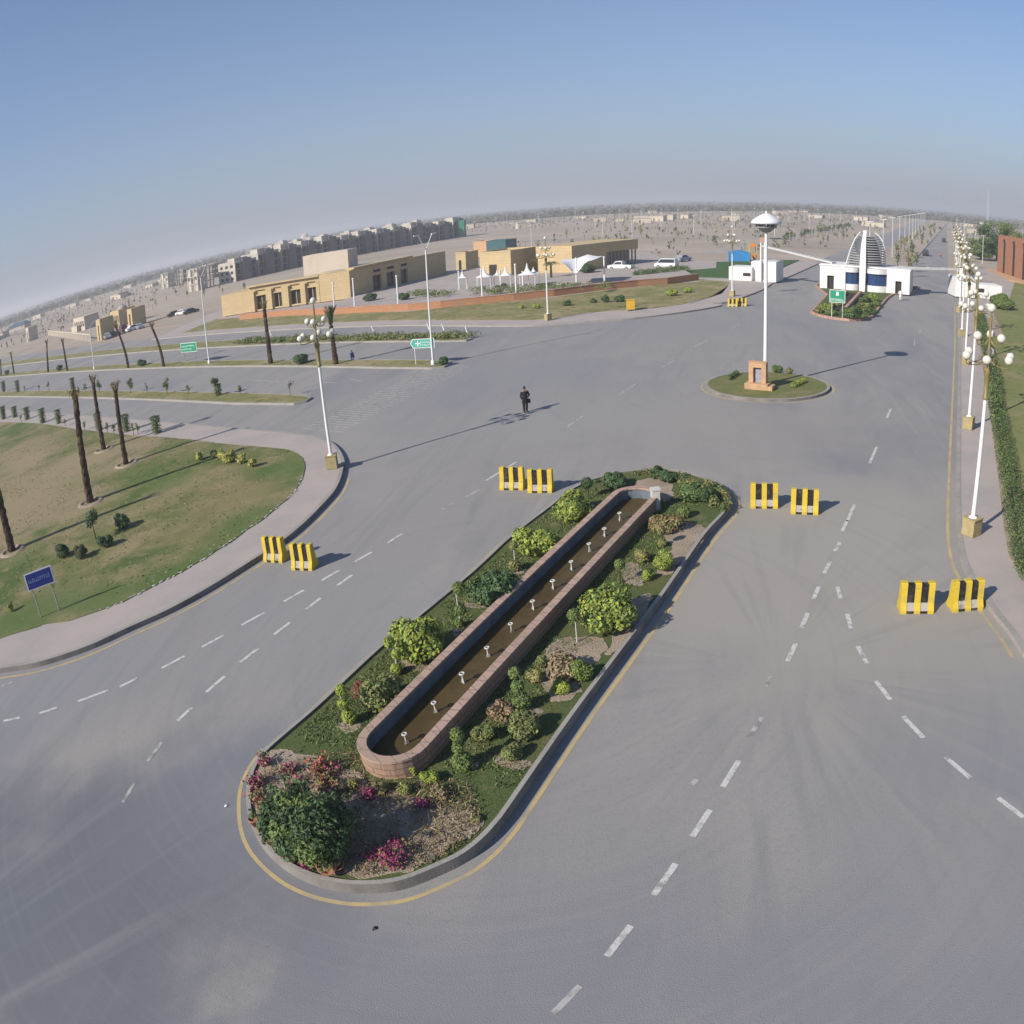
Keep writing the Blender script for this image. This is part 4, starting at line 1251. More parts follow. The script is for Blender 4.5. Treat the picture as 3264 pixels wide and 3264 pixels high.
for i, (p, z, lb) in enumerate(LL):
    o = lamp if i == 0 else dup(lamp, (0, 0, 0))
    o.location = (p.x, p.y, z); o.rotation_euler = (0, 0, .3 + i * .35)
    o['label'] = 'white ten-globe street lamp ' + lb

# ================================================================ MAST AND MONUMENT
mp_ = at('F', 1444, 727, .22)
t = thing('high_mast_light', 'tall white mast with a saucer-shaped lamp head on the round island', 'mast light', (mp_.x, mp_.y + .3, .2))
mb = MB(); mb.rod((0, 0, 0), (0, 0, 11.0), .15, .10, 14); mb.build('pole', 'white_metal', t)
mb = MB(); mb.lathe([(.001, 12.35), (.25, 12.3), (.6, 12.1), (.95, 11.85), (1.06, 11.68), (1.04, 11.6), (.9, 11.58), (.001, 11.55)], n=28); mb.lathe([(.05, 12.3), (.05, 12.5), (.001, 12.52)], n=8); mb.build('canopy', 'white_metal', t)
mb = MB(); mb.lathe([(.7, 11.3), (.74, 11.34), (.7, 11.38)], n=20); mb.lathe([(.12, 10.95), (.3, 11.0), (.62, 11.3)], n=16); mb.build('lamp_ring', 'steel', t)
mb = MB()
for k in range(10):
    a = 2 * PI * k / 10
    mb.box((.62 * math.cos(a), .62 * math.sin(a), 11.32), (.2, .16, .22), a)
    mb.rod((.3 * math.cos(a), .3 * math.sin(a), 11.2), (.85 * math.cos(a), .85 * math.sin(a), 11.6), .02, n=4)
mb.build('floodlights', 'steel', t)
a_, b_ = at('Q', 738, 612, .2), at('Q', 950, 636, .2)
mo = thing('monument', 'orange sandstone monument frame with a grey plaque on a stepped base', 'monument', (*((a_ + b_) / 2 + Vector((.12, .55))), .2), math.atan2(b_.y - a_.y, b_.x - a_.x) + .12)
wM = (b_ - a_).length
mb = MB(); mb.box((0, 0, 0), (wM + .1, 1.1, .42)); mb.box((wM / 2 + .2, -.1, 0), (.36, .9, .3)); mb.build('base', 'orange_stone', mo)
mb = MB()
fw = wM * .80
mb.box((-fw / 2 + .16, 0, .42), (.32, .5, 1.1)); mb.box((fw / 2 - .16, 0, .42), (.32, .5, 1.1)); mb.box((0, 0, 1.52), (fw, .5, .34)); mb.box((0, 0, 1.86), (fw + .06, .56, .06)); mb.build('frame', 'orange_stone', mo)
mb = MB(); mb.box((0, .06, .42), (fw - .64, .12, 1.1)); mb.build('plaque', 'plaque', mo)
bush('Q', 1055, 405, 140, 90, 'leaf_mid', 'mid green bush behind the monument on the round island', z0=.2, seed=41, second=('leaf_dark', .4))
bush('Q', 1175, 425, 90, 70, 'leaf_olive', 'dark brownish bush right of the green one on the round island', z0=.2, seed=42)
for i, (x0, y0, x1, y1, lb) in enumerate([(565, 520, 640, 465, 'left'), (1215, 600, 1330, 545, 'right')]):
    a, b = at('Q', x0, y0, .2), at('Q', x1, y1, .2)
    mb = MB()
    for k in range(9):
        q = a.lerp(b, k / 8)
        clump(mb, (q.x, q.y, .36), .22, .22, .24, 60, .1, 0, rng, .5, -.7)
    t = thing('hedge', 'short low hedge on the %s side of the round island' % lb, 'hedge')
    mb.build('foliage', 'leaf_lime' if i else 'leaf_hedge', t)

# ================================================================ SIGNS
def panel_sign(name, label, pa, pb, zb, zt, face, marks, z0=.2, frame='sign_white', arrow=False, posts='steel', cat='road sign', markmat='sign_white'):
    """pa, pb: feet of the two posts; panel between zb and zt; marks drawn as raised strokes (u, v in 0..1)"""
    c = (pa + pb) / 2
    d = (pb - pa)
    L = d.length
    t = thing(name, label, cat, (c.x, c.y, z0), math.atan2(d.y, d.x))
    pw = L * 1.45
    for s_ in (-1, 1):
        mb = MB(); mb.rod((s_ * L / 2, 0, 0), (s_ * L / 2, 0, zt - .05), .035, n=8); mb.build('post', posts, t)
    mb = MB()
    if arrow:
        pts = [(-pw / 2, (zb + zt) / 2), (-pw / 2 + .25, zb), (pw / 2, zb), (pw / 2, zt), (-pw / 2 + .25, zt)]
    else:
        pts = [(-pw / 2, zb), (pw / 2, zb), (pw / 2, zt), (-pw / 2, zt)]
    n = len(pts)
    def plate(mbb, k, y0, y1):
        cx_, cz_ = 0, (zb + zt) / 2
        q = [(cx_ + (a - cx_) * k[0], cz_ + (b - cz_) * k[1]) for a, b in pts]
        P = [(a, y0, b) for a, b in q] + [(a, y1, b) for a, b in q]
        mbb.add(P, [tuple(range(n)), tuple(range(n, 2 * n))[::-1]] + [(i, (i + 1) % n, n + (i + 1) % n, n + i) for i in range(n)])
    plate(mb, (1, 1), -.06, -.04); mb.build('frame', frame, t)
    mb = MB(); plate(mb, (1 - .1 / pw * 1.2, 1 - .1 / (zt - zb) * 1.1), -.068, -.061); pn = mb.build('panel', face, t)
    mb = MB()
    for (u0, v0, u1, v1) in marks:
        x0, x1 = -pw / 2 + pw * u0, -pw / 2 + pw * u1
        z0_, z1 = zb + (zt - zb) * v0, zb + (zt - zb) * v1
        mb.box(((x0 + x1) / 2, -.073, z0_), (x1 - x0, .006, z1 - z0_))
    mb.build('marks', markmat, pn)
    return t
rs = random.Random(4)
def scribble(v0, v1, n, u0=.1, u1=.9):
    out = []
    u = u0
    st = (u1 - u0) / n
    for i in range(n):
        k = rs.random()
        out.append((u, v0, u + st * .22, v1))
        if k < .7:
            out.append((u + st * .3, v0, u + st * .7, v0 + (v1 - v0) * .25))
        if k > .35:
            out.append((u + st * .3, v1 - (v1 - v0) * .25, u + st * .7, v1))
        u += st
    return out
pa, pb = at('S', 645, 1300, .25), at('S', 925, 1195, .25)
zt_ = hgt('S', (645, 1300), 'S', (330, 640), .25) ; zb_ = hgt('S', (645, 1300), 'S', (410, 900), .25)
panel_sign('blue_sign', 'blue board on two posts with pale lettering on the corner lawn at the left', pa, pb, max(.8, zb_ - .25), zt_ - .25, 'sign_blue', scribble(.42, .62, 11), cat='sign', markmat='sign_lettering')
pa, pb = at('B', 1190, 322, .2), at('B', 1245, 318, .2)
g = panel_sign('direction_sign', 'larger green direction sign on the highway median with pale lettering', pa - V * .3, pb + V * .3, 1.55, 2.75, 'sign_green', scribble(.58, .72, 9) + scribble(.25, .38, 7, .1, .7))
pa, pb = at('C', 1050, 322, .2), at('C', 1116, 345, .2)
pb = Vector((pb.x, pa.y - .3))
g = panel_sign('direction_sign', 'small pale green arrow sign on two white posts pointing left at the median end', pa, pb, 1.5, 2.35, 'sign_teal', [(.30, .2, .34, .8), (.2, .45, .42, .55)] + scribble(.55, .7, 5, .42, .85) + scribble(.25, .4, 5, .42, .85), arrow=True, posts='white_metal')
pa, pb = at('K', 1245, 1132, .3), at('K', 1340, 1140, .3)
g = panel_sign('direction_sign', 'green board with a round white emblem in front of the central gatehouse', pa, pb, 1.75, 3.2, 'sign_green', [(.42, .55, .58, .85)] + scribble(.12, .3, 9, .08, .92), z0=.27, posts='white_metal')

# ================================================================ TRUNKS, SAPLINGS, TRIMMED COLUMNS
def lean_top(v, b, v2, tp, z0=.2):
    h = hgt(v, b, v2, tp, z0)
    p = at(v, b[0], b[1], z0)
    q = at(v2, tp[0], tp[1], h)
    d = q - p
    # keep only the part of the lean across the line of sight
    tn = Vector((-p.y, p.x)).normalized()
    return p, h - z0, tn * d.dot(tn)
def palm_trunk(p, h, lean, label, z0=.2, r0=.22, crown='stub', group='cut palm trunks', curve=.0, name='palm_tree'):
    t = thing(name, label, 'palm tree', (p.x, p.y, z0), 0, group)
    mb = MB()
    n = 22
    r = random.Random(int(p.x * 10 + p.y * 7))
    rings = []
    for k in range(n + 1):
        f = k / n
        c = Vector((lean.x * f ** (1 + curve), lean.y * f ** (1 + curve), h * f))
        rr_ = r0 * (1.15 - .45 * f) * (1.06 if k % 2 else .92)
        if crown == 'stub' and f > .86:
            rr_ *= 1.15
        rings.append([(c.x + rr_ * math.cos(2 * PI * i / 10 + k * .3) * r.uniform(.85, 1.15), c.y + rr_ * math.sin(2 * PI * i / 10 + k * .3) * r.uniform(.85, 1.15), c.z) for i in range(10)])
    P = [q for g_ in rings for q in g_]
    mb.add(P, [(k * 10 + i, k * 10 + (i + 1) % 10, (k + 1) * 10 + (i + 1) % 10, (k + 1) * 10 + i) for k in range(n) for i in range(10)], 0, False)
    mb.add(rings[-1], [tuple(range(10))], 0)
    mb.build('trunk', 'bark', t)
    mb = MB()
    top = Vector((lean.x, lean.y, h))
    if crown == 'stub':
        for k in range(17):
            a = r.uniform(0, 6.28)
            L = r.uniform(.3, .75)
            e = top + Vector((math.cos(a) * L * .55, math.sin(a) * L * .55, L * .9))
            s0 = top + Vector((math.cos(a) * r0 * .5, math.sin(a) * r0 * .5, -r.uniform(0, .35)))
            mb.rod(s0, e, .05, .02, 5)
            for j in range(6):
                mb.leaf(e + Vector((r.gauss(0, .08), r.gauss(0, .08), r.gauss(0, .08))), (r.gauss(0, 1), r.gauss(0, 1), r.gauss(0, 1)), .22, 0, .3, r)
        mb.build('cut_fronds', 'dry_frond', t)
    else:
        up = crown == 'tied'
        for k in range(20):
            a = r.uniform(0, 6.28)
            L = r.uniform(1.5, 2.3) if up else r.uniform(1.3, 2.0)
            pts = []
            for j in range(7):
                f = j / 6
                rad_ = L * (.34 * f ** 1.5 if up else f * .85)
                zz = L * (f * (.95 if up else .55) - (0.08 if up else .75) * f * f)
                pts.append(top + Vector((math.cos(a) * rad_, math.sin(a) * rad_, zz)))
            for j in range(6):
                mb.rod(pts[j], pts[j + 1], .02, .012, 4)
                for q in range(5):
                    c = pts[j].lerp(pts[j + 1], q / 5)
                    sd_ = Vector((-math.sin(a), math.cos(a), .15 if up else -.5))
                    for sg in (-1, 1):
                        e = c + Vector((sd_.x * sg * .26, sd_.y * sg * .26, sd_.z * .26)) + (pts[j + 1] - pts[j]).normalized() * .16
                        dv = (pts[j + 1] - pts[j]).normalized() * .025
                        mb.add([c - dv, c + dv, e], [(0, 1, 2)])
        mb.build('fronds', 'frond', t)
    return t
for (v, b, v2, tp, lb, r0, cr, cv) in [
        ('D', (435, 305), 'A', (425, 305), 'tall cut palm trunk nearest the middle of the corner lawn', .25, 'stub', .3),
        ('B', (665, 870), 'B', (597, 440), 'thin cut palm trunk with drooping dry tips at the back of the corner lawn', .2, 'stub', .3),
        ('D', (605, 122), 'B', (738, 495), 'cut palm trunk at the right of the three on the corner lawn', .2, 'stub', .3),
        ('D', (62, 538), 'D', (-45, 60), 'cut palm trunk at the left edge of the photo', .26, 'stub', .3),
        ('B', (820, 345), 'B', (745, 95), 'strongly curved bare palm trunk, the left of two on the highway median', .2, 'stub', .9),
        ('B', (1045, 335), 'B', (970, 88), 'strongly curved bare palm trunk, the right of two beside the green sign', .2, 'stub', .9),
        ('B', (1725, 315), 'N', (520, 712), 'straight bare palm trunk on the median left of the globe lamp', .25, 'stub', .2),
        ('B', (310, 370), 'B', (300, 190), 'thin bare palm trunk far left on the median, left of a pair', .2, 'stub', .2),
        ('B', (432, 362), 'B', (402, 182), 'thin bare palm trunk far left on the median, right of a pair', .2, 'stub', .3),
        ('B', (92, 382), 'B', (72, 262), 'short bare palm trunk second from the left end of the median', .2, 'stub', .1),
        ('B', (10, 395), 'B', (5, 310), 'short bare palm trunk at the left end of the median', .2, 'stub', .1)]:
    p, h, ln = lean_top(v, b, v2, tp, .2)
    palm_trunk(p, h, ln, lb, .2, r0, cr, curve=cv)
p, h, ln = lean_top('C', (540, 318), 'N', (975, 830), .2)
palm_trunk(p, h, ln, 'palm with its green fronds tied upright in a brush, right of the globe lamp', .2, .27, 'tied')
# earth rings round the palms on the corner lawn
for i, (v, x, y) in enumerate([('D', 435, 305), ('B', 665, 870), ('D', 605, 122), ('D', 62, 538)]):
    p = at(v, x, y, .25)
    mb = MB()
    pr = []
    for k in range(28):
        a = 2 * PI * k / 28
        pr.append([(p.x + (.75 + q) * math.cos(a) * 1.1, p.y + (.75 + q) * math.sin(a), .26 + z + .03 * noise.noise(Vector((a * 3, q * 5, i)))) for q, z in ((-.18, 0), (-.06, .12), (.05, .11), (.2, 0))])
    P = [q for g_ in pr for q in g_]
    mb.add(P, [(k * 4 + j, ((k + 1) % 28) * 4 + j, ((k + 1) % 28) * 4 + j + 1, k * 4 + j + 1) for k in range(28) for j in range(3)], 0, True)
    struct('soil_ring', mb, 'dry_soil')
# shrubs on the corner lawn
bush('D', 300, 533, 95, 75, 'leaf_dark', 'round dark green shrub, left of two behind the blue sign', z0=.27, seed=51)
bush('D', 385, 540, 85, 70, 'leaf_dark', 'round dark shrub, right of two behind the blue sign', z0=.27, seed=52, second=('leaf_red', .2))
bush('D', 505, 482, 100, 75, 'leaf_dark', 'dark round bush at the foot of the small tree on the corner lawn', z0=.27, seed=53)
bush('D', 585, 390, 100, 85, 'leaf_dark', 'spiky dark shrub right of the small tree on the corner lawn', z0=.27, seed=54, second=('leaf_mid', .4), size=.16)
for i, (x, y, w_) in enumerate([(952, 78, 50), (1022, 68, 40), (1060, 72, 50), (1085, 92, 62), (1108, 72, 45), (1150, 95, 55), (1205, 110, 50)]):
    bush('D', x, y, w_ * 1.1, 50, 'leaf_yellow', 'yellow-green plant in the row on the corner lawn, ' + ['first from the left', 'second from the left', 'third from the left', 'in the middle and the biggest', 'small one behind the biggest', 'second from the right', 'last on the right'][i], z0=.27, seed=60 + i, size=.13, second=('leaf_lime', .3), group='yellow-green plants in a row on the corner lawn', dens=.8)
bush('S', 165, 1130, 130, 170, 'leaf_lime', 'small yellow-green plant left of the blue sign', z0=.27, seed=68)

def standard_tree(name, label, p, h, w_, leaf, z0=.2, trunk=.35, group=None, n=500, cat='tree', r=rng, size=.14, lobes=5, tr=.04):
    t = thing(name, label, cat, (p.x, p.y, z0), 0, group)
    mb = MB(); st = MB()
    st.rod((0, 0, 0), (0, 0, h * .7), tr, tr * .5, 6)
    for k in range(lobes):
        a = r.uniform(0, 6.28); q = r.uniform(.1, .35) * w_; z = r.uniform(trunk + .15, .88) * h
        st.rod((0, 0, z * .7), (q * math.cos(a), q * math.sin(a), z), tr * .4, tr * .2, 4)
        clump(mb, (q * math.cos(a), q * math.sin(a), z), w_ * .3, w_ * .3, min(w_ * .32, h * .22), n // lobes, size, 0, r, .3, -1)
    mb.build('crown', leaf, t); st.build('trunk', 'bark', t)
    return t
p = at('D', 462, 480, .27)
standard_tree('small_tree', 'small dark bushy-headed tree on the corner lawn behind the blue sign', p, 1.7, 1.1, 'leaf_dark', .27, .45)

# trimmed box columns along the highway pavement
def column(v, x, y, wp, hp__, label, group, taper=1.0, z0=.2, leaf='leaf_hedge', top=1.0):
    p = at(v, x, y, z0)
    m_, e = mpp(v, x, y, z0)
    w_, h = wp * m_ * 1.1, hp__ * m_ / math.cos(e) * 1.02
    t = thing('trimmed_shrub', label, 'trimmed shrub', (p.x, p.y + w_ / 2, z0), 0, group)
    mb = MB()
    r = random.Random(int(x))
    n = int(500 * max(.6, w_ * h))
    for _ in range(n):
        f = r.random() ** .8
        hw = w_ / 2 * (1 + (top - 1) * f) * r.uniform(.85, 1.08)
        a = r.uniform(0, 6.28)
        k = hw / max(abs(math.cos(a)), abs(math.sin(a)), .78)
        if r.random() < .15:
            q = (r.uniform(-hw, hw), r.uniform(-hw, hw), h)
        else:
            q = (k * math.cos(a), k * math.sin(a), h * f)
        mb.leaf(q, (math.cos(a), math.sin(a), r.uniform(-.2, .8)), .14 * r.uniform(.7, 1.4), 0, .6, r)
    mb.build('foliage', leaf, t)
    mb = MB(); mb.rod((0, 0, 0), (0, 0, h * .8), w_ * .25, w_ * .2, 6); mb.build('stem', 'twig', t)
    return t
nm = ['eighth', 'seventh', 'sixth', 'fifth', 'fourth', 'third', 'second', 'first']
for i, (x, y, w_, h_) in enumerate([(15, 680, 34, 76), (87, 668, 34, 64), (167, 682, 36, 72), (265, 705, 38, 88), (368, 708, 36, 84), (622, 750, 42, 104), (797, 762, 46, 104), (988, 775, 54, 106)]):
    column('B', x, y, w_, h_, 'box-trimmed shrub at the back of the corner lawn, %s from the right' % nm[i], 'box-trimmed shrubs along the back of the corner lawn', leaf='leaf_hedge')
for i, (x, y, w_, h_, k) in enumerate([(18, 500, 26, 60, 'col'), (108, 502, 26, 66, 'col'), (160, 495, 14, 36, 'sap'), (255, 498, 14, 46, 'sap'), (316, 492, 26, 62, 'sap'), (462, 502, 28, 82, 'col'), (548, 500, 26, 56, 'sap'), (640, 505, 44, 92, 'tree'), (835, 506, 46, 98, 'tree'), (942, 508, 14, 80, 'bare'), (1068, 510, 50, 112, 'tree'), (1205, 512, 30, 60, 'sap'), (1382, 525, 60, 130, 'tree2'), (1532, 515, 34, 64, 'sap'), (1850, 515, 50, 92, 'bare')]):
    g_ = 'plants on the nearest highway median'
    lab = ['leftmost trimmed column', 'second trimmed column from the left', 'leftmost tiny sapling', 'second tiny sapling from the left', 'small round-headed sapling left of the tall column', 'tall narrow trimmed column', 'small sapling seen between the palm trunks', 'bushy small tree right behind the thin palm trunk', 'bushy small tree right of the palm trunks', 'bare thin sapling', 'round-headed small tree in the middle', 'small leaning sapling', 'tallest plant, clipped in two tiers', 'small round-headed sapling right of the tallest', 'bare twiggy sapling near the right end'][i] + ' on the nearest highway median'
    p = at('B', x, y, .2)
    m_, e = mpp('B', x, y, .2)
    H_ = h_ * m_ / math.cos(e) * .95
    W_ = w_ * m_
    if k == 'col':
        column('B', x, y, w_, h_, lab, g_)
    elif k == 'tree':
        standard_tree('young_tree', lab, p, H_, W_ * 1.1, 'leaf_mid', .2, .2, g_, 420)
    elif k == 'tree2':
        t = standard_tree('young_tree', lab, p, H_, W_ * 1.05, 'leaf_mid', .2, .5, g_, 420)
        column('B', x, y, 40, 66, 'bushy foot of the two-tier plant on the nearest highway median', g_)
    elif k == 'sap':
        standard_tree('sapling', lab, p, H_, W_ * 1.1, 'leaf_mid', .2, .3, g_, 140, cat='sapling', tr=.03)
    else:
        standard_tree('bare_sapling', lab, p, H_, W_ * 1.3, 'twig', .2, .3, g_, 90, cat='sapling', tr=.03, size=.12)
for i, (x, y, h_) in enumerate([(690, 765, 70), (730, 770, 60), (855, 775, 80), (885, 775, 86), (545, 745, 66), (420, 720, 50), (140, 690, 40)]):
    p = at('B', x, y, .2)
    m_, e = mpp('B', x, y, .2)
    standard_tree('sapling', 'thin sapling between the box-trimmed shrubs, ' + ['third gap', 'third gap, right one', 'second gap, left one', 'second gap, right one', 'left of the third shrub', 'behind the tall palm trunk', 'near the left edge'][i], p, h_ * m_ / math.cos(e), .5, 'leaf_mid', .2, .25, 'saplings between the box-trimmed shrubs', 80, cat='sapling', tr=.03)
for i, (v, x, y, w_, h_, lb) in enumerate([('B', 380, 345, 56, 36, 'dark round bush between two thin palm trunks on the middle median'), ('B', 905, 312, 80, 44, 'dark bush between the two curved palm trunks'), ('B', 45, 375, 44, 28, 'dark bush at the far left end of the middle median'), ('C', 315, 287, 120, 66, 'dark bush just left of the corner lamp on the middle median'), ('C', 1222, 300, 90, 52, 'dark bush at the right tip of the middle median')]):
    bush(v, x, y, w_, h_, 'leaf_dark', lb, z0=.2, seed=70 + i, size=.16)
mb = MB()
r = random.Random(12)
for i in range(330):
    f = i / 329
    if f < .45:
        q = at('B', 1500 + 430 * f / .45, 186 - 12 * f / .45, .2)
    else:
        q = at('C', 300 + 1080 * (f - .45) / .55, 170 - 20 * (f - .45) / .55, .2)
    if noise.noise(Vector((q.x * .35, 0, 3))) < -.22:
        continue
    s_ = .55 + .5 * noise.noise(Vector((q.x * .5, 3, 3)))
    clump(mb, (q.x + r.gauss(0, .4), q.y + r.gauss(0, .4), .2 + s_ * .5), .7, .7, s_ * .8, 26, .22, 0 if r.random() < .6 else 1, r, .4, -.5)
t = thing('hedge', 'long low scruffy green hedge on the far highway median', 'hedge')
mb.build('foliage', ['leaf_mid', 'leaf_olive'], t)
for i, (v, x, y, h_) in enumerate([('C', 130, 135, 32), ('C', 780, 108, 34), ('C', 1135, 95, 40), ('C', 1230, 100, 38), ('C', 1382, 130, 56)]):
    p = at(v, x, y, .1)
    m_, e = mpp(v, x, y)
    t = thing('marker_post', 'short white tilted marker post by the far median, %s from the left' % ['first', 'second', 'third', 'fourth', 'fifth'][i], 'marker post', (p.x, p.y, .02), 0, 'white marker posts')
    mb = MB(); mb.rod((0, 0, 0), (-.25, 0, h_ * m_), .09, .07, 8); mb.build('post', 'white_metal', t)
    mb = MB(); mb.rod((-.25, 0, h_ * m_), (-.25, 0, h_ * m_ + .06), .1, .03, 8); mb.build('cap', 'white_metal', t)

# tall thin light poles with two raised arms
def tall_pole(v, b, v2, tp, lb):
    h = hgt(v, b, v2, tp, .2)
    p = at(v, b[0], b[1], .2)
    t = thing('light_pole', lb, 'light pole', (p.x, p.y, .18), math.atan2(V.y, V.x) + PI / 2, 'thin twin-arm light poles')
    mb = MB(); mb.rod((0, 0, 0), (0, 0, h * .9), .10, .06, 8); mb.lathe([(.2, 0), (.2, .3), (.12, .4)], n=8); mb.build('pole', 'white_metal', t)
    for s_ in (-1, 1):
        mb = MB(); mb.rod((0, 0, h * .88), (s_ * .9, 0, h), .035, .03, 6); mb.rod((s_ * .85, 0, h), (s_ * 1.5, 0, h + .05), .07, .05, 6); mb.build('arm', 'white_metal', t)
    return t
tall_pole('C', (1160, 320), 'N', (1615, 225), 'tall thin light pole at the right end of the middle median')
tall_pole('B', (1335, 315), 'N', (80, 440), 'tall thin light pole just right of the larger green direction sign')
p = at('B', 605, 352, .2)
h = hgt('B', (605, 352), 'B', (590, 100), .2)
tall_pole('B', (605, 352), 'B', (588, 60), 'tall thin light pole left of the curved palm trunks')

# ================================================================ PEOPLE
def person(label, loc, rz, h, mats_, pose='stand', robe=False):
    """skinned figure; height h; faces -Y before rotation"""
    t = thing('person', label, 'person', loc, rz)
    s_ = h / 1.75
    if pose == 'stand':
        J = {'pel': (0, 0, .95, .15, .12), 'wst': (0, 0, 1.12, .14, .11), 'chs': (0, .01, 1.32, .17, .13), 'shc': (0, .01, 1.45, .12, .1), 'nk': (0, 0, 1.52, .055, .055), 'hd': (0, -.01, 1.60, .075, .085), 'ht': (0, -.01, 1.72, .07, .085),
             'sl': (-.18, .01, 1.43, .065, .065), 'el': (-.27, .03, 1.16, .05, .05), 'wl': (-.24, -.10, .98, .035, .035), 'sr': (.18, .01, 1.43, .065, .065), 'er': (.30, .06, 1.17, .05, .05), 'wr': (.19, -.12, 1.06, .035, .035),
             'hl': (-.10, 0, .9, .10, .10), 'kl': (-.10, -.03, .5, .065, .065), 'al': (-.09, .02, .09, .045, .045), 'fl': (-.10, -.13, .035, .04, .035), 'hr': (.10, 0, .9, .10, .10), 'kr': (.10, 0, .5, .065, .065), 'ar': (.09, .06, .09, .045, .045), 'fr': (.10, -.09, .035, .04, .035)}
    else:
        J = {'pel': (0, 0, .35, .15, .14), 'wst': (0, -.03, .52, .14, .11), 'chs': (0, -.08, .74, .16, .12), 'shc': (0, -.1, .86, .12, .1), 'nk': (0, -.12, .93, .055, .055), 'hd': (0, -.14, 1.0, .075, .085), 'ht': (0, -.15, 1.12, .07, .085),
             'sl': (-.18, -.1, .84, .065, .065), 'el': (-.24, -.22, .6, .05, .05), 'wl': (-.14, -.4, .52, .035, .035), 'sr': (.18, -.1, .84, .065, .065), 'er': (.24, -.22, .6, .05, .05), 'wr': (.14, -.4, .52, .035, .035),
             'hl': (-.10, 0, .32, .10, .10), 'kl': (-.16, -.38, .5, .065, .065), 'al': (-.14, -.30, .09, .045, .045), 'fl': (-.14, -.43, .035, .04, .035), 'hr': (.10, 0, .32, .10, .10), 'kr': (.16, -.38, .5, .065, .065), 'ar': (.14, -.30, .09, .045, .045), 'fr': (.14, -.43, .035, .04, .035)}
    E_ = [('pel', 'wst'), ('wst', 'chs'), ('chs', 'shc'), ('shc', 'nk'), ('nk', 'hd'), ('hd', 'ht'), ('shc', 'sl'), ('sl', 'el'), ('el', 'wl'), ('shc', 'sr'), ('sr', 'er'), ('er', 'wr'),
          ('pel', 'hl'), ('hl', 'kl'), ('kl', 'al'), ('al', 'fl'), ('pel', 'hr'), ('hr', 'kr'), ('kr', 'ar'), ('ar', 'fr')]
    for side, sg in (('l', -1), ('r', 1)):        # hand: palm and five fingers
        wv = Vector(J['w' + side][:3]); ev = Vector(J['e' + side][:3])
        d = (wv - ev).normalized()
        pm = wv + d * .075
        J['p' + side] = (*pm, .036, .02); E_.append(('w' + side, 'p' + side))
        ac = d.cross(Vector((0, 1, 0))).normalized()
        for k in range(4):
            b = pm + ac * (k - 1.5) * .02 + d * .03
            e = b + d * (.055, .065, .06, .045)[k] + Vector((0, -.012, -.012))
            J['f%s%d' % (side, k)] = (*b, .011, .011); J['g%s%d' % (side, k)] = (*e, .009, .009)
            E_ += [('p' + side, 'f%s%d' % (side, k)), ('f%s%d' % (side, k), 'g%s%d' % (side, k))]
        b = wv + d * .035 + ac * .035
        J['t' + side] = (*b, .012, .012); J['u' + side] = (*(b + d * .045 + ac * .02), .01, .01)
        E_ += [('w' + side, 't' + side), ('t' + side, 'u' + side)]
    ks = list(J)
    me = bpy.data.meshes.new('body')
    me.from_pydata([tuple(c * s_ for c in J[k][:3]) for k in ks], [(ks.index(a), ks.index(b)) for a, b in E_], [])
    o = bpy.data.objects.new('body', me)
    col.objects.link(o)
    o.parent = t
    md = o.modifiers.new('skin', 'SKIN')
    for i, k in enumerate(ks):
        sv = me.skin_vertices[0].data[i]
        sv.radius = (J[k][3] * s_, J[k][4] * s_)
        sv.use_root = (k == 'pel')
    md.use_smooth_shade = True
    sb = o.modifiers.new('sub', 'SUBSURF')
    sb.levels = 1; sb.render_levels = 2
    me.materials.append(MAT['skin'])
    hd = Vector(J['hd'][:3]) * s_
    ht = Vector(J['ht'][:3]) * s_
    c = (hd + ht) / 2
    mb = MB(); mb.ball(c + Vector((0, .018, .03)) * s_, .105 * s_, 0, 14, 9, (.9, 1, 1)); mb.build('hair', 'hair', t)
    # clothes: loose shirt and trousers built round the same skeleton
    def tube(mbb, pts, n=12):
        rings = []
        for (x, y, z, a, b) in pts:
            rings.append([(s_ * (x + a * math.cos(2 * PI * i / n)), s_ * (y + b * math.sin(2 * PI * i / n)), s_ * z) for i in range(n)])
        P = [q for g_ in rings for q in g_]
        mbb.add(P, [(k * n + i, k * n + (i + 1) % n, (k + 1) * n + (i + 1) % n, (k + 1) * n + i) for k in range(len(pts) - 1) for i in range(n)], 0, True)
    def limb(mbb, a, b, r0, r1):
        mbb.rod(Vector(J[a][:3]) * s_, Vector(J[b][:3]) * s_, r0 * s_, r1 * s_, 10)
        mbb.ball(Vector(J[b][:3]) * s_, r1 * s_, 0, 10, 6)
    mb = MB()
    if pose == 'stand':
        tube(mb, [(0, .01, 1.5, .075, .07), (0, .01, 1.45, .19, .11), (0, .01, 1.3, .20, .145), (0, 0, 1.12, .175, .13), (0, 0, .92, .20, .15), (0, .01, .55 if robe else .68, .225, .17)])
    else:
        tube(mb, [(0, -.11, .92, .075, .07), (0, -.1, .86, .19, .11), (0, -.08, .72, .20, .145), (0, -.03, .52, .18, .14), (0, 0, .35, .21, .2), (0, 0, .2, .2, .2)])
    for q in ('l', 'r'):
        limb(mb, 's' + q, 'e' + q, .078, .065); limb(mb, 'e' + q, 'w' + q, .065, .05)
    mb.build('shirt', mats_[0], t)
    mb = MB()
    for q in ('l', 'r'):
        limb(mb, 'h' + q, 'k' + q, .115, .085); limb(mb, 'k' + q, 'a' + q, .085, .07)
    mb.build('trousers', mats_[1], t)
    for q in ('l', 'r'):
        mb = MB(); a, b = Vector(J['a' + q][:3]), Vector(J['f' + q][:3])
        mb.ball(Vector((b.x, (a.y + b.y) / 2, .045)) * s_, .13 * s_, 0, 10, 6, (.4, 1.0, .36)); mb.build('shoe', 'shoe', t)
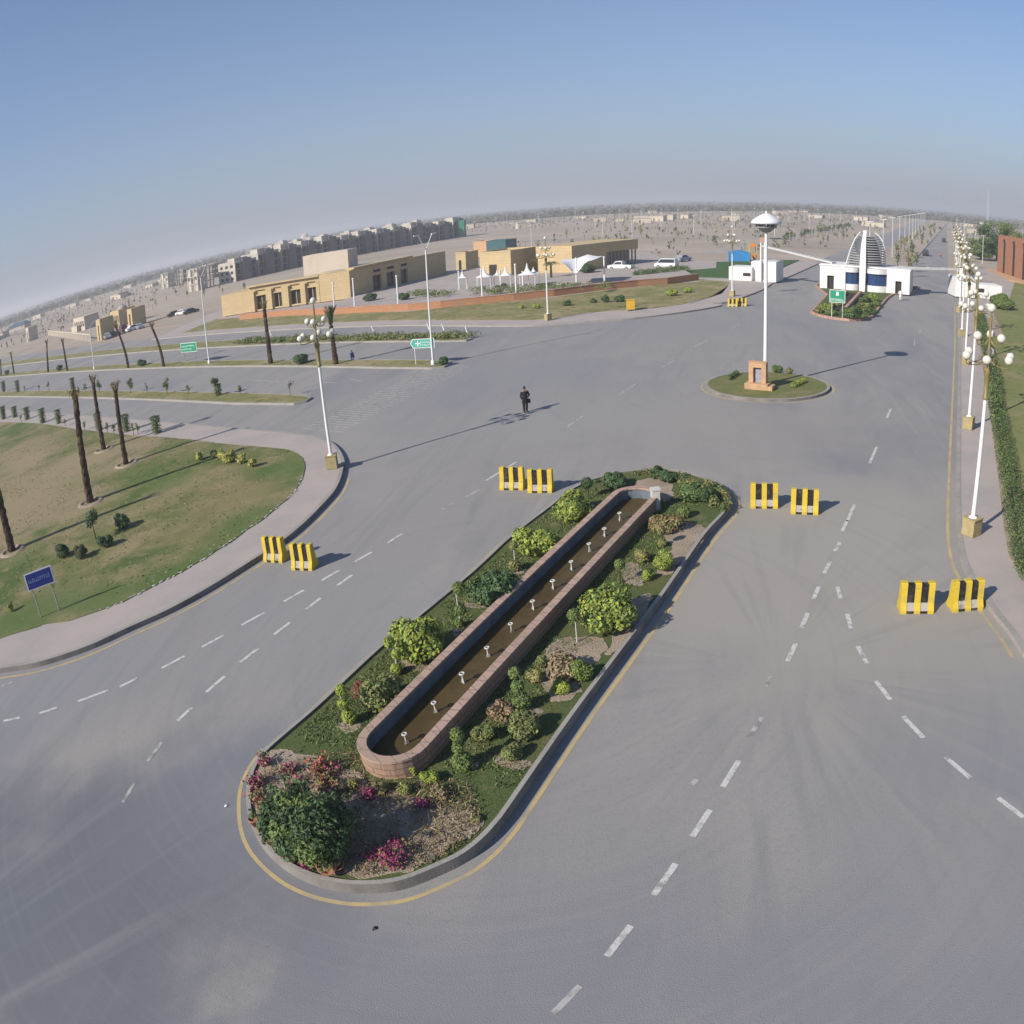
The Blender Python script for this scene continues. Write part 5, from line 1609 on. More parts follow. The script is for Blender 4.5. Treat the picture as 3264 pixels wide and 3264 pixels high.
    return t
p = at('F', 992, 778, .03)
pp = person('person standing alone in the middle of the junction in dark loose clothes', (p.x, p.y, .034), .35, 1.72, ('black_cloth', 'black_cloth'))
mb = MB(); mb.box((.27, .02, .62), (.14, .2, .26), .3, 0, .8); mb.build('bag', 'black_cloth', pp)
p = at('C', 642, 287, .2)
person('person in blue crouching on the grass of the highway median beside a palm', (p.x, p.y, .19), .8, 1.35, ('blue_cloth', 'blue_cloth'), 'crouch')
p = at('K', 1850, 985, .03)
person('person in white clothes standing on the road before the gatehouse door', (p.x, p.y, .034), -.3, 1.62, ('white_cloth', 'white_cloth'), robe=True)

# ================================================================ GATE
def local(o_, mb_fn=None):
    return o_
gl = at('K', 1140, 875, .25); gr = at('K', 1930, 935, .25)
gx = (gr - gl).normalized()
gw = (gr - gl).length
rzg = math.atan2(gx.y, gx.x)
gate = thing('gatehouse', 'white central gatehouse with blue curved windows under a tall louvred dome', 'gatehouse', (*gl, .25), rzg)
X = lambda k: (k - 1140) / (1930 - 1140) * gw
D_ = 6.5
mb = MB()
def wallbox(mb, x0, x1, y0, y1, z0, z1, m=0):
    mb.box(((x0 + x1) / 2, (y0 + y1) / 2, z0), (x1 - x0, y1 - y0, z1 - z0), 0, m)
HW = 3.5
# left wing with a door opening, right wing with a door opening
wallbox(mb, 0, X(1205), 0, D_, 0, HW); wallbox(mb, X(1265), X(1335), 0, D_, 0, HW); wallbox(mb, X(1205), X(1265), 0, D_, 2.0, HW)
wallbox(mb, X(1335), X(1370), -.5, D_, 0, HW + .1)
wallbox(mb, X(1370), X(1490), .35, D_, 0, HW - .05)
wallbox(mb, X(1530), X(1730), .35, D_, 0, HW - .05)
wallbox(mb, X(1730), X(1805), -.2, D_, 0, HW); wallbox(mb, X(1860), gw, -.2, D_, 0, HW); wallbox(mb, X(1805), X(1860), -.2, D_, 1.9, HW)
# projecting sills below and lintel above the curved windows
def arcband(mb, x0, x1, bulge, z0, z1, y=.3, m=0, n=14):
    P = []
    for i in range(n + 1):
        f = i / n
        P.append((x0 + (x1 - x0) * f, y - bulge * math.sin(PI * f) ** .7))
    poly_ = P + [(x1, y + .3), (x0, y + .3)]
    mb.prism(poly_, z0, z1, m, m)
arcband(mb, X(1345), X(1488), .9, 0, .95); arcband(mb, X(1345), X(1488), 1.1, 2.75, 3.45)
arcband(mb, X(1532), X(1745), 1.1, 0, .95); arcband(mb, X(1532), X(1745), 1.3, 2.75, 3.45)
mb.build('wall', 'white_wall', gate)
mb = MB()
arcband(mb, X(1350), X(1484), .75, .96, 2.74); mb.build('window', 'glass_blue', gate)
mb = MB(); arcband(mb, X(1536), X(1735), .95, .96, 2.74); mb.build('window', 'glass_blue', gate)
for x0, x1, y in ((1207, 1263, .4), (1807, 1858, .2)):
    mb = MB(); wallbox(mb, X(x0), X(x1), y, y + .1, 0, 1.95); mb.build('door', 'recess', gate)
mb = MB(); wallbox(mb, -.1, gw + .1, -.1, D_ + .15, HW + .02, HW + .22); mb.build('roof', 'white_wall', gate)
xs = X(1522)
mb = MB()
P = []
for (z, hw_, y) in [(0, .42, -1.1), (3.5, .46, -.9), (6.2, .38, -.55), (8.0, .28, .2), (8.9, .22, 1.2)]:
    P += [(xs - hw_, y, z), (xs + hw_, y, z), (xs + hw_, y + .5, z), (xs - hw_, y + .5, z)]
for k in range(4):
    b = k * 4
    mb.add(P, [(b, b + 1, b + 5, b + 4), (b + 1, b + 2, b + 6, b + 5), (b + 2, b + 3, b + 7, b + 6), (b + 3, b, b + 4, b + 7)])
mb.add(P, [(16, 17, 18, 19)])
mb.build('spine', 'white_wall', gate)
dm = thing('x', None, None); bpy.data.objects.remove(dm)
nl_ = 13
def dome_r(f, side=0):
    pts = [(0, 1), (.42, .80), (.78, .53), (.97, .27), (1.2, .05)] if side == 0 else [(0, 1.04), (.5, .96), (.75, .82), (.9, .62), (1.0, .35), (1.2, .05)]
    for (a, ra), (b, rb_) in zip(pts, pts[1:]):
        if f <= b:
            return 2.9 * (ra + (rb_ - ra) * (f - a) / (b - a))
    return .1
lat = MB()
for k in range(nl_):
    z = HW + .25 + k * .37
    f = (z - HW) / 5.3
    for side in (0, 1):
        rr_ = dome_r(f, side)
        a0, a1 = (PI * .98, PI * 1.46) if side == 0 else (PI * 1.54, PI * 2.02)
        n = 9
        Q_ = []
        for i in range(n + 1):
            a = a0 + (a1 - a0) * i / n
            Q_.append((xs + rr_ * math.cos(a), 2.3 + rr_ * .9 * math.sin(a)))
        o2 = [(xs + (x - xs) * .86, 2.3 + (y - 2.3) * .86) for x, y in Q_]
        lat.prism(Q_ + o2[::-1], z, z + .14, 0, 0)
lat.build('louvres', 'louvre_grey', gate)
mb = MB()
for side, aa in ((0, PI * .98), (1, PI * 2.02)):
    pv_ = None
    for k in range(16):
        f = k / 15 * .97
        rr_ = dome_r(f, side) + .06
        q = (xs + rr_ * math.cos(aa), 2.3 + rr_ * .9 * math.sin(aa), HW + .2 + f * 5.3)
        if pv_:
            mb.rod(pv_, q, .09, n=6)
        pv_ = q
mb.build('ribs', 'white_metal', gate)
mb = MB()
mb.lathe([((dome_r(k / 12) + dome_r(k / 12, 1)) * .42, HW + .2 + k / 12 * 4.9) for k in range(12)], (xs, 2.3, 0), 24)
mb.build('inner_shell', 'lattice_dark', gate)
mb = MB(); mb.lathe([(.001, 9.15), (.3, 9.1), (.42, 8.95), (.3, 8.8), (.1, 8.75)], (xs, 1.5, 0), 12); mb.build('finial', 'white_wall', gate)

# left gatehouse
a, b = at('K', 335, 805, .25), at('K', 750, 825, .25)
g2 = thing('gatehouse', 'small white gatehouse on the left with two thin pylons carrying a roof beam', 'gatehouse', (*a, .2), math.atan2(b.y - a.y, b.x - a.x) + .04)
w2 = (b - a).length
mb = MB(); wallbox(mb, 0, w2 * .48, .3, 4, 0, 2.25); wallbox(mb, w2 * .44, w2 * .60, 1.2, 4.2, 0, 3.2); wallbox(mb, w2 * .58, w2, 0, 4.2, 0, 3.3); mb.build('wall', 'white_wall', g2)
mb = MB(); wallbox(mb, w2 * .3, w2 * .46, .27, .35, .75, 1.3); mb.build('window', 'recess', g2)
mb = MB(); wallbox(mb, w2 * .665, w2 * .685, -.03, .05, .3, 3.0); wallbox(mb, w2 * .735, w2 * .755, -.03, .05, .3, 3.0); mb.build('slot_windows', 'recess', g2)
for x in (.70, .775):
    mb = MB(); mb.rod((w2 * x, -.35, 0), (w2 * x, -.35, 7.0), .13, .13, 10); mb.build('pylon', 'white_metal', g2)
mb = MB(); wallbox(mb, w2 * .67, w2 * .8, -.5, .1, 6.4, 7.2); mb.build('pylon_head', 'pink_stone', g2)
def beam(name, label, pa, za, pb, zb, wa, wb, th=.25):
    c = Vector((*pa, za))
    t = thing(name, label, 'roof beam', tuple(c))
    d = Vector((*pb, zb)) - c
    n_ = Vector((-d.y, d.x, 0)).normalized()
    mb = MB()
    P = []
    for k in range(9):
        f = k / 8
        q = d * f + Vector((0, 0, 0))
        ww = (wa + (wb - wa) * f) / 2
        for sg, zz in ((-1, 0), (1, 0), (1, th), (-1, th)):
            P.append(tuple(q + n_ * ww * sg + Vector((0, 0, zz))))
    F_ = []
    for k in range(8):
        o = k * 4
        for j in range(4):
            F_.append((o + j, o + (j + 1) % 4, o + 4 + (j + 1) % 4, o + 4 + j))
    F_ += [(3, 2, 1, 0), (32, 33, 34, 35)]
    mb.add(P, F_)
    mb.build('deck', 'beam_grey', t)
    mb = MB()
    for k in (2, 4, 6):
        q = d * (k / 8) + Vector((0, 0, 0))
        mb.rod(q - n_ * wa * .4 + Vector((0, 0, th + .02)), q + n_ * wa * .4 + Vector((0, 0, th + .02)), .05, n=6)
    mb.build('ribs', 'beam_grey', t)
    return t
pyl = a + (b - a) * .74
zL = hgt('K', (640, 822), 'K', (640, 512), .25)
beam('roof_beam', 'long pale beam sloping across the road from the left pylons to the central gatehouse', (pyl.x, pyl.y - .4), 5.9, tuple(gl + gx * 2.4 + Vector((0, 2.0))), 3.95, .8, 1.6)
a, b = at('L', 672, 945, .25), at('L', 1080, 975, .25)
b = a + (b - a).normalized() * max(6.5, (b - a).length)
g3 = thing('gatehouse', 'small white gatehouse on the right behind the row of street lamps', 'gatehouse', (*a, .2), math.atan2(b.y - a.y, b.x - a.x) - .05)
w3 = (b - a).length
mb = MB(); wallbox(mb, 0, w3 * .42, -.3, 3.8, 0, 3.1); wallbox(mb, w3 * .42, w3, .1, 3.8, 0, 2.15); mb.build('wall', 'white_wall', g3)
mb = MB(); wallbox(mb, w3 * .5, w3 * .62, .07, .15, .9, 1.5); mb.build('window', 'recess', g3)
mb = MB(); mb.rod((.7, -.5, 0), (.7, -.5, 4.5), .13, n=10); mb.build('pylon', 'white_metal', g3)
beam('roof_beam', 'level pale beam across the avenue from the central gatehouse to the right gatehouse', tuple(gr - gx * 1.6 + Vector((0, 2.0))), 3.85, (a.x + .9, a.y + 1.2), 4.2, 2.2, .9)
# planting in front of the central gatehouse
bush('K', 1185, 1045, 170, 80, 'leaf_mid', 'green bush at the left point of the bed before the gatehouse', seed=90, second=('leaf_lime', .4), size=.2)
bush('K', 1420, 1090, 230, 80, 'leaf_dark', 'wide dark bush along the near kerb of the bed before the gatehouse', seed=91, size=.2, second=('leaf_mid', .4))
bush('K', 1560, 1040, 150, 90, 'leaf_olive', 'olive bush at the right of the bed before the gatehouse', seed=92, size=.2, second=('leaf_mid', .5))
bush('K', 1600, 960, 130, 80, 'leaf_lime', 'bright yellow-green bush nearest the gatehouse wall', seed=93, size=.18, second=('leaf_mid', .4))
bush('K', 1280, 1010, 120, 60, 'leaf_lime', 'low yellow-green bush behind the green board', seed=94, size=.18)
for i, (x, y, w_, h_, lf, lb) in enumerate([(1240, 1085, 130, 50, 'leaf_mid', 'green bush low beside the left post of the green board'), (1130, 1075, 90, 40, 'leaf_olive', 'olive clump at the very left tip of the bed before the gatehouse'), (1500, 1110, 150, 40, 'leaf_mid', 'low green strip on the near kerb of the gatehouse bed'), (1600, 1085, 110, 60, 'leaf_dark', 'dark bush at the right kerb of the gatehouse bed'), (1650, 1010, 90, 60, 'leaf_mid', 'green bush halfway up the right kerb of the gatehouse bed'), (1520, 975, 90, 60, 'leaf_mid', 'green bush beside the right rim of the stone channel')]):
    bush('K', x, y, w_, h_, lf, lb, seed=140 + i, size=.18)
p0_, p1_ = at('K', 1290, 1080, .3), at('K', 1440, 925, .3)
t = thing('stone_channel', 'dark sloping water channel with pink stone rims in the bed before the gatehouse', 'channel', (*p0_, .27), math.atan2((p1_ - p0_).y, (p1_ - p0_).x))
L_ = (p1_ - p0_).length
for y in (-.95, 1.0):
    mb = MB(); wallbox(mb, 0, L_, y - .2, y + .2, 0, .5); mb.build('rim', 'pink_stone', t)
mb = MB(); wallbox(mb, .05, L_, -.74, .79, 0, .1); mb.build('floor', 'recess', t)

# ================================================================ ORANGE WALL
wl = ats('J', [(1800, 480), (1600, 494), (1415, 507), (1150, 535), (900, 567), (650, 594), (420, 617), (200, 640), (0, 656)], .2) + ats('N', [(1000, 755), (700, 765)], .2)
wl = [(-1.5, 133)] + [tuple(p) for p in wl[1:]]
wl.append((wl[-1][0] - V.x * 16, wl[-1][1] - V.y * 16))
t = thing('retaining_wall', 'long low orange brick retaining wall behind the north lawn', 'wall')
mb = MB(); mb.strip(wl, -.4, .1, 1.15); mb.build('wall', 'wall_brick', t)
mb = MB(); mb.strip(offset(wl, .05, False), -.5, 1.15, 1.25); mb.build('coping', 'pink_stone', t)
mb = MB()
r = random.Random(5)
for k in range(400):
    f = r.random()
    q = at('J', 0 + 1250 * f, 565 - 55 * f + r.uniform(-22, 12), .8)
    if noise.noise(Vector((q.x * .2, q.y * .2, 8))) < -.15:
        continue
    clump(mb, (q.x, q.y, 1.0), .6, .6, .5, 20, .22, 0 if r.random() < .7 else 1, r, .4, -.5)
t = thing('hedge', 'ragged low green planting on the terrace just above the orange wall', 'hedge')
mb.build('foliage', ['leaf_mid', 'leaf_olive'], t)
for i, (x, y, w_, h_, lf, lb) in enumerate([(975, 610, 70, 30, 'leaf_dark', 'flat dark bush nearest the lamp on the north lawn'), (1142, 594, 52, 32, 'leaf_dark', 'small dark bush, left of three on the north lawn'), (1217, 582, 60, 52, 'leaf_dark', 'round dark bush, middle of three on the north lawn'), (1302, 583, 85, 40, 'leaf_dark', 'long dark bush, right of three on the north lawn'),
                                 (1620, 545, 90, 34, 'leaf_lime', 'pale yellow-green clump at the right of the north lawn'), (700, 632, 40, 26, 'leaf_lime', 'small yellow-green clump left of the lamp on the north lawn'), (790, 628, 60, 34, 'leaf_lime', 'yellow-green clump just left of the lamp on the north lawn'), (1720, 530, 70, 26, 'leaf_lime', 'far right yellow-green clump on the north lawn')]):
    bush('J', x, y, w_, h_, lf, lb, z0=.2, seed=100 + i, size=.2)
p = at('J', 1372, 655, .2)
t = thing('litter_bin', 'bright orange box-shaped bin on the pavement edge of the north lawn', 'litter bin', (p.x, p.y, .2), .2)
mb = MB(); mb.box((0, 0, .15), (.95, .7, 1.1), 0, 0, .96); mb.build('body', 'bin_orange', t)
mb = MB(); mb.box((0, 0, 1.26), (1.02, .76, .08)); mb.build('lid', 'bin_orange', t)
for x in (-.35, .35):
    mb = MB(); mb.box((x, 0, 0), (.1, .5, .15)); mb.build('foot', 'steel', t)

# ================================================================ BUILDINGS
def windows(t, mbf, spec, m_, nm_='window', frame=None, at_y=-.0):
    pass
rzV = math.atan2(V.y, V.x)
# long sandstone hall: front towards the highway, side wing running back along the avenue
rzV = math.atan2(V.y, V.x)
c0 = Vector((-94.5, 139.3))
hall = thing('sandstone_hall', 'long low yellow sandstone hall with square dark openings and a pale box on its roof', 'building', (*c0, .3), 0)
LX, LY, HH = 30.4, 12, 4.9
mb = MB()
bays = [(9.0, 11.4), (13.2, 15.1), (17.1, 19.4), (20.9, 22.9)]
def facade(mb, x0, bays_, x_end, y, dp, z1, zt, m=0):
    x = x0
    for (a, b) in bays_ + [(x_end, None)]:
        wallbox(mb, x, a, y, y + dp, 0, zt, m)
        if b is None:
            break
        wallbox(mb, a, b, y + .35, y + dp, z1, zt - .8, m)
        wallbox(mb, a, b, y, y + dp, z1 + .02, z1 + .3, m)
        wallbox(mb, a, b, y, y + dp, zt - .79, zt, m)
        wallbox(mb, a, b, y, y + dp, 0, .3, m)
        x = b
facade(mb, 7.3, bays, 23.9, 0, 1.0, 3.0, HH)
wallbox(mb, 0, 7.2, .6, LY, 0, HH - .6)
wallbox(mb, 23.95, LX, -.5, 6, 0, HH + .25)
wallbox(mb, 7.25, LX - .6, 1.02, LY, 0, HH - .35)
for q in bays:
    wallbox(mb, q[0] - .75, q[0] - .2, -.4, -.01, 0, HH - .9)
wallbox(mb, 23.2, 23.8, -.4, -.01, 0, HH - .9)
wallbox(mb, 7.3, 23.9, -.6, .2, HH + .02, HH + .32)
mb.build('front_wing', 'sandstone', hall)
for (a, b) in bays:
    mb = MB(); wallbox(mb, a + .02, b - .02, .6, .7, .3, 3.0); mb.build('window', 'recess', hall)
    mb = MB(); wallbox(mb, (a + b) / 2 - .06, (a + b) / 2 + .06, .5, .58, .3, 3.0); mb.build('window_post', 'sandstone', hall)
mb = MB(); wallbox(mb, 7.4, LX - .9, 1.2, LY - .3, HH - .34, HH - .24); mb.build('roof', 'roof_grey', hall)
mb = MB(); wallbox(mb, 14.0, 24.5, 12.2, 17, 0, HH + 3.9); mb.build('roof_box', 'pale_render', hall)
ux, uy = U.x, U.y
def wb(mb, a, b, y0, y1, z0, z1, m=0):
    P = []
    for z in (z0, z1):
        for (p_, q_) in ((a, y0), (a, y1), (b, y1), (b, y0)):
            P.append((LX + ux * p_ - uy * q_, .6 + uy * p_ + ux * q_, z))
    mb.add(P, [(0, 1, 2, 3), (7, 6, 5, 4), (4, 5, 1, 0), (5, 6, 2, 1), (6, 7, 3, 2), (7, 4, 0, 3)], m)
WO = [(6.2, 8.9), (10.6, 13.2), (15.2, 17.6)]
WL = 31.5
mb = MB()
x = 0
for (a, b) in WO:
    wb(mb, x, a, 0, 1, 0, 5.2); wb(mb, a, b, .02, .98, 3.2, 5.18)
    wb(mb, a + .1, b - .1, -.04, .0, 3.7, 4.4, 0)
    x = b
wb(mb, x, WL, 0, 1, 0, 5.25)
wb(mb, 6, WL, 1.02, 14, 0, 4.9)
wb(mb, .2, WO[-1][1] + 1.5, -.45, 1.6, 5.27, 5.6)
mb.build('side_wing', 'sandstone', hall)
mb = MB()
for (a, b) in WO:
    wb(mb, a + .02, b - .02, .5, .7, 0, 3.18)
mb.build('side_doors', 'glass_dark', hall)
mb = MB()
for (a, b) in WO:
    wb(mb, a + .25, b - .25, -.07, -.045, 3.8, 4.3)
mb.build('upper_windows', 'recess', hall)
mb = MB(); wb(mb, 6.3, WL - .3, 1.3, 13.7, 4.91, 5.0); mb.build('wing_roof', 'roof_grey', hall)

def pavilion(name, label, p, w_, d, h, material='sandstone', rz=rzV, z0=.0, cap=True, door=True, group=None):
    t = thing(name, label, 'building', (p[0], p[1], z0), rz, group)
    mb = MB(); wallbox(mb, 0, w_, 0, d, 0, h); mb.build('wall', material, t)
    if cap:
        mb = MB()
        wallbox(mb, -.05, w_ + .05, -.05, .25, h, h + .3); wallbox(mb, -.05, w_ + .05, d - .25, d + .05, h, h + .3); wallbox(mb, -.05, .25, .25, d - .25, h, h + .3); wallbox(mb, w_ - .25, w_ + .05, .25, d - .25, h, h + .3)
        mb.build('parapet', material, t)
    if door:
        mb = MB(); wallbox(mb, w_ * .3, w_ * .55, -.04, .1, 0, min(2.3, h * .6)); mb.build('door', 'recess', t)
    return t
def pv(v, x, y, z=.6):
    q = at(v, x, y, z)
    return (q.x, q.y)
pavilion('sandstone_pavilion', 'small square sandstone pavilion, leftmost in the middle cluster', pv('E', 460, 330), 2.9, 4.5, 3.8, z0=.5)
pavilion('sandstone_pavilion', 'sandstone pavilion with a long lit front behind the white tents', pv('E', 692, 390), 7.4, 9, 4.6, z0=.5)
pavilion('sandstone_pavilion', 'flat orange-topped pavilion behind the middle cluster', pv('E', 630, 200), 7.0, 5, 4.2, 'orange_stone', z0=.4, door=False)
t = pavilion('glazed_block', 'dark blue-green glazed roof block behind the middle cluster', pv('E', 752, 205), 6.5, 5, 4.4, 'glass_teal', z0=.4, door=False)
pavilion('sandstone_pavilion', 'narrow shaded sandstone pavilion just left of the middle street lamp', pv('E', 1165, 330), 5.2, 6, 3.4, z0=.5)
lb0 = pv('J', 1012, 420)
lb1 = pv('J', 1418, 362)
lbt = thing('long_sandstone_building', 'long low sandstone building with a shaded colonnade behind the white pickup', 'building', (*lb0, .4), rzV)
dd_ = (Vector(lb1) - Vector(lb0))
LD = max(18, dd_.length)
ang2 = math.atan2(dd_.y, dd_.x) - rzV
mb = MB()
wallbox(mb, -7.5, 0, 0, 6, 0, 5.0)
mb.build('lit_wing', 'sandstone', lbt)
cs_, sn_ = math.cos(ang2), math.sin(ang2)
mb = MB()
def rb(mb, a, b, y0, y1, z0, z1):
    """box along the slanting long side: a..b along it, y0..y1 behind it"""
    P = []
    for z in (z0, z1):
        for (u_, v_) in ((a, y0), (b, y0), (b, y1), (a, y1)):
            P.append((.02 + u_ * cs_ - v_ * sn_, u_ * sn_ + v_ * cs_, z))
    mb.add(P, [(3, 2, 1, 0), (4, 5, 6, 7), (0, 1, 5, 4), (1, 2, 6, 5), (2, 3, 7, 6), (3, 0, 4, 7)])
rb(mb, 0, LD, 2.2, 9, 0, 4.4); rb(mb, 0, LD, 0, 9.2, 2.6 + .6, 5.2); rb(mb, 0, LD * .5, 0, 2.2, 0, 3.2)
mb.build('long_wing', 'sandstone', lbt)
mb = MB()
for k in range(9):
    u_ = LD * .5 + (k + .5) * LD * .5 / 9
    rb(mb, u_ - .12, u_ + .12, .15, .4, 0, 3.2)
mb.build('columns', 'steel', lbt)

# three-storey grey apartment blocks in a row, unfinished
def block(name, label, p, w_, d, h, rz, group, tower=True, mat_='grey_block', front='cream_block'):
    t = thing(name, label, 'apartment block', (p[0], p[1], 0), rz, group)
    mb = MB(); wallbox(mb, .3, w_, .3, d, 0, h); wallbox(mb, w_ + .01, w_ + 1.0, d * .3, d * .7, 0, h + 1.5)
    mb.build('side_walls', mat_, t)
    mb = MB()
    fh = h / 3
    for k in range(3):
        wallbox(mb, 0, w_, 0, .29, k * fh, k * fh + .9)
        wallbox(mb, 0, w_, 0, .29, k * fh + 2.2, (k + 1) * fh)
        for (a, b) in ((0, .12), (.28, .42), (.58, .72), (.88, 1)):
            wallbox(mb, w_ * a, w_ * b, 0, .28, k * fh + .9, k * fh + 2.2)
    wallbox(mb, 0, w_, -.1, .3, h + .01, h + .9)
    wallbox(mb, w_ - .25, w_ + .06, .31, d, h + .01, h + .85)
    wallbox(mb, w_ - 3.5, w_ - .3, d * .38, d * .62, h + .01, h + 2.2)
    wallbox(mb, w_ * .55, w_ * .95, .3, d * .35, h + .01, h + 2.4)
    wallbox(mb, w_ * .1, w_ * .35, d * .5, d * .8, h + .01, h + 2.0)
    mb.build('front_wall', front, t)
    mb = MB()
    for k in range(3):
        for j in range(4):
            a = d * (.06 + j * .24)
            wallbox(mb, w_ + .005, w_ + .05, a, a + d * .15, k * fh + .3, k * fh + 2.4)
    mb.build('side_windows', 'recess', t)
    mb = MB()
    for k in range(3):
        wallbox(mb, .32, w_ - .02, .15, .295, k * fh + .9, k * fh + 2.2)
    mb.build('front_windows', 'recess', t)
    return t
blk = None
apt0, apt1 = Vector((-181, 283)), Vector((-134, 434))
NB = 13
names = ['nearest block of the long row behind the hall', 'second block of the long grey row', 'third block of the long grey row', 'fourth block of the long grey row', 'fifth block of the long grey row', 'sixth block of the long grey row', 'middle block of the long grey row', 'eighth block of the long grey row', 'ninth block of the long grey row', 'tenth block of the long grey row', 'third last block of the long grey row', 'second last block of the long grey row', 'last and farthest block of the long grey row']
da = (apt1 - apt0).normalized()
for k in range(NB):
    f = k / (NB - 1)
    p = apt0.lerp(apt1, f)
    q = p - Vector((12.5, -3))
    if blk is None:
        blk = block('apartment_block', 'x', (0, 0), 12, 11.5, 8.4, 0, 'grey apartment blocks in a row')
    o = blk if k == 0 else dup(blk, (0, 0, 0))
    o.location = (q.x, q.y, 0); o.rotation_euler = (0, 0, math.atan2(da.y, da.x) - PI / 2)
    o.scale = (rng.uniform(.92, 1.05), rng.uniform(1.06, 1.12), rng.uniform(.86, 1.08))
    o['label'] = 'grey apartment block, ' + names[k]
for i, (x, y) in enumerate([(520, 330), (590, 318), (690, 300), (870, 262), (1040, 238), (1180, 215), (1330, 190), (1500, 165)]):
    p_ = at('N', x, y + 32, 0)
    o = dup(blk, (p_.x, p_.y, 0), rng.uniform(-.35, -.1), scale=(.9, .8, rng.uniform(.9, 1.15)))
    o['label'] = 'pale block top rising behind the long grey row, ' + ['first', 'second', 'third', 'fourth', 'fifth', 'sixth', 'seventh', 'eighth'][i] + ' from the left'
q = Vector((-130.5, 441))
t = thing('green_netting', 'green scaffold netting on the far end of the grey apartment row', 'netting', (q.x, q.y - 6, 0), .2)
mb = MB(); wallbox(mb, 0, .4, 0, 6, 0, 9.5); wallbox(mb, -2.5, 0, 0, .4, 0, 9.5); mb.build('net', 'sign_green', t)
mb = MB(); [mb.rod((x_, y_, 0), (x_, y_, 11.2), .08, n=5) for x_, y_ in ((0.2, -.2), (.6, 6.2), (-2.5, -.2))]; mb.build('poles', 'steel', t)
fr0 = None
for i, (v, x, y, w_, h_, lb) in enumerate([('O', 1250, 535, 8, 8.6, 'leftmost open concrete frame'), ('O', 1370, 490, 8, 8, 'pale concrete frame second from the left'), ('O', 1455, 560, 8, 9, 'nearest concrete frame in front of the others'), ('O', 1570, 465, 9, 8, 'cream concrete frame left of the row'), ('O', 1320, 405, 8, 8, 'far concrete frame behind the leftmost'), ('O', 1540, 350, 9, 7, 'far concrete frame near the horizon'), ('N', 640, 300, 12, 8, 'cream frame rising behind the row'), ('N', 720, 290, 12, 8, 'second cream frame rising behind the row'), ('N', 970, 275, 12, 8, 'cream frame behind the middle of the row'), ('N', 400, 380, 11, 8, 'cream frame behind the near end of the row')]):
    p = at(v, x, y, 0)
    t = thing('unfinished_house', 'unfinished house, ' + lb, 'unfinished house', (p.x, p.y, 0), rng.uniform(-.5, -.2), 'unfinished concrete frame houses')
    mb = MB()
    for k in range(3):
        z = k * h_ / 3
        for a in (0, .33, .67, 1):
            for b in (0, .5, 1):
                mb.box((a * w_, b * w_, z), (.4, .4, h_ / 3 - .25))
        wallbox(mb, -.3, w_ + .3, -.3, w_ + .3, z + h_ / 3 - .25, z + h_ / 3)
    mb.build('frame', 'cream_block', t)
    mb = MB()
    for k in range(3):
        z = k * h_ / 3
        wallbox(mb, w_ * .0 + .2, w_ * .33 - .2, .05, .2, z + .02, z + h_ / 3 * (.85 if k != 1 else .4))
        wallbox(mb, w_ * .67 + .2, w_ - .2, .05, .2, z + .02, z + h_ / 3 * (.45 if k else .85))
        wallbox(mb, w_ - .1, w_ + .05, .3, w_ * .6, z + .02, z + h_ / 3 * .7)
    mb.build('infill_wall', 'grey_block' if i % 2 else 'cream_block', t)
# small gate buildings far left
for i, (x, y, w_, d, h, lb, m_) in enumerate([(212, 945, 2.4, 4.6, 5.3, 'isolated pale tower-like kiosk with an arch at the far left', 'pale_render'), (575, 870, 8.5, 6, 4.4, 'pale balustraded building left of the twin kiosks', 'pale_render'), (755, 935, 2.2, 4.2, 5.0, 'left one of twin ochre arched gate kiosks', 'sandstone'), (992, 838, 2.4, 4.6, 4.8, 'right one of twin ochre arched gate kiosks', 'sandstone'), (862, 840, 5.0, 6, 4.6, 'low ochre building with a small dome between the twin kiosks', 'sandstone_plain')]):
    p = at('O', x, y, 0)
    t = thing('gate_kiosk', lb, 'building', (p.x, p.y, 0), rzV + .1, None)
    mb = MB()
    if w_ < 4:
        wallbox(mb, 0, .8, 0, d, 0, h); wallbox(mb, w_ - .8, w_, 0, d, 0, h); wallbox(mb, .8, w_ - .8, 0, d, h * .72, h); wallbox(mb, .8, w_ - .8, .6, d, 0, h * .72 - .01)
    else:
        wallbox(mb, 0, w_, 0, d, 0, h); wallbox(mb, w_ * .1, w_ * .6, -1.5, 0, 0, h * .45)
    mb.build('wall', m_, t)
    mb = MB()
    if w_ < 4:
        wallbox(mb, .82, w_ - .82, .5, .59, 0, h * .7)
    else:
        for k in range(5):
            wallbox(mb, w_ * (.1 + k * .18), w_ * (.2 + k * .18), -.03, .1, h * .3, h * .7)
    mb.build('opening', 'recess', t)
    if i == 4:
        mb = MB(); mb.ball((w_ / 2, d / 2, h), 1.5, 0, 12, 8, (1, 1, .7)); mb.build('dome', 'roof_grey', t)
mb = MB()
t = thing('balustrade', 'long pale balustrade fence beside the far left kiosks', 'fence')
a, b = at('O', 370, 890, 0), at('O', 700, 940, 0)
for k in range(46):
    q = a.lerp(b, k / 45)
    mb.box((q.x, q.y, 0), (.35, .4, 1.5))
mb.build('posts', 'pale_render', t)
mb = MB(); mb.strip([tuple(a), tuple(b)], .4, 1.51, 1.75); mb.build('rail', 'pale_render', t)
# mosque-like dome beyond the row
p = at('N', 800, 262, 0)
t = thing('domed_building', 'hazy pale domed building on the skyline behind the grey row', 'building', (p.x, p.y, 0), 0)
mb = MB(); wallbox(mb, -16, 16, -10, 10, 0, 9); mb.build('hall', 'pale_render', t)
mb = MB(); mb.ball((0, 0, 10), 8, 0, 20, 10, (1, 1, .85)); mb.build('dome', 'pale_render', t)
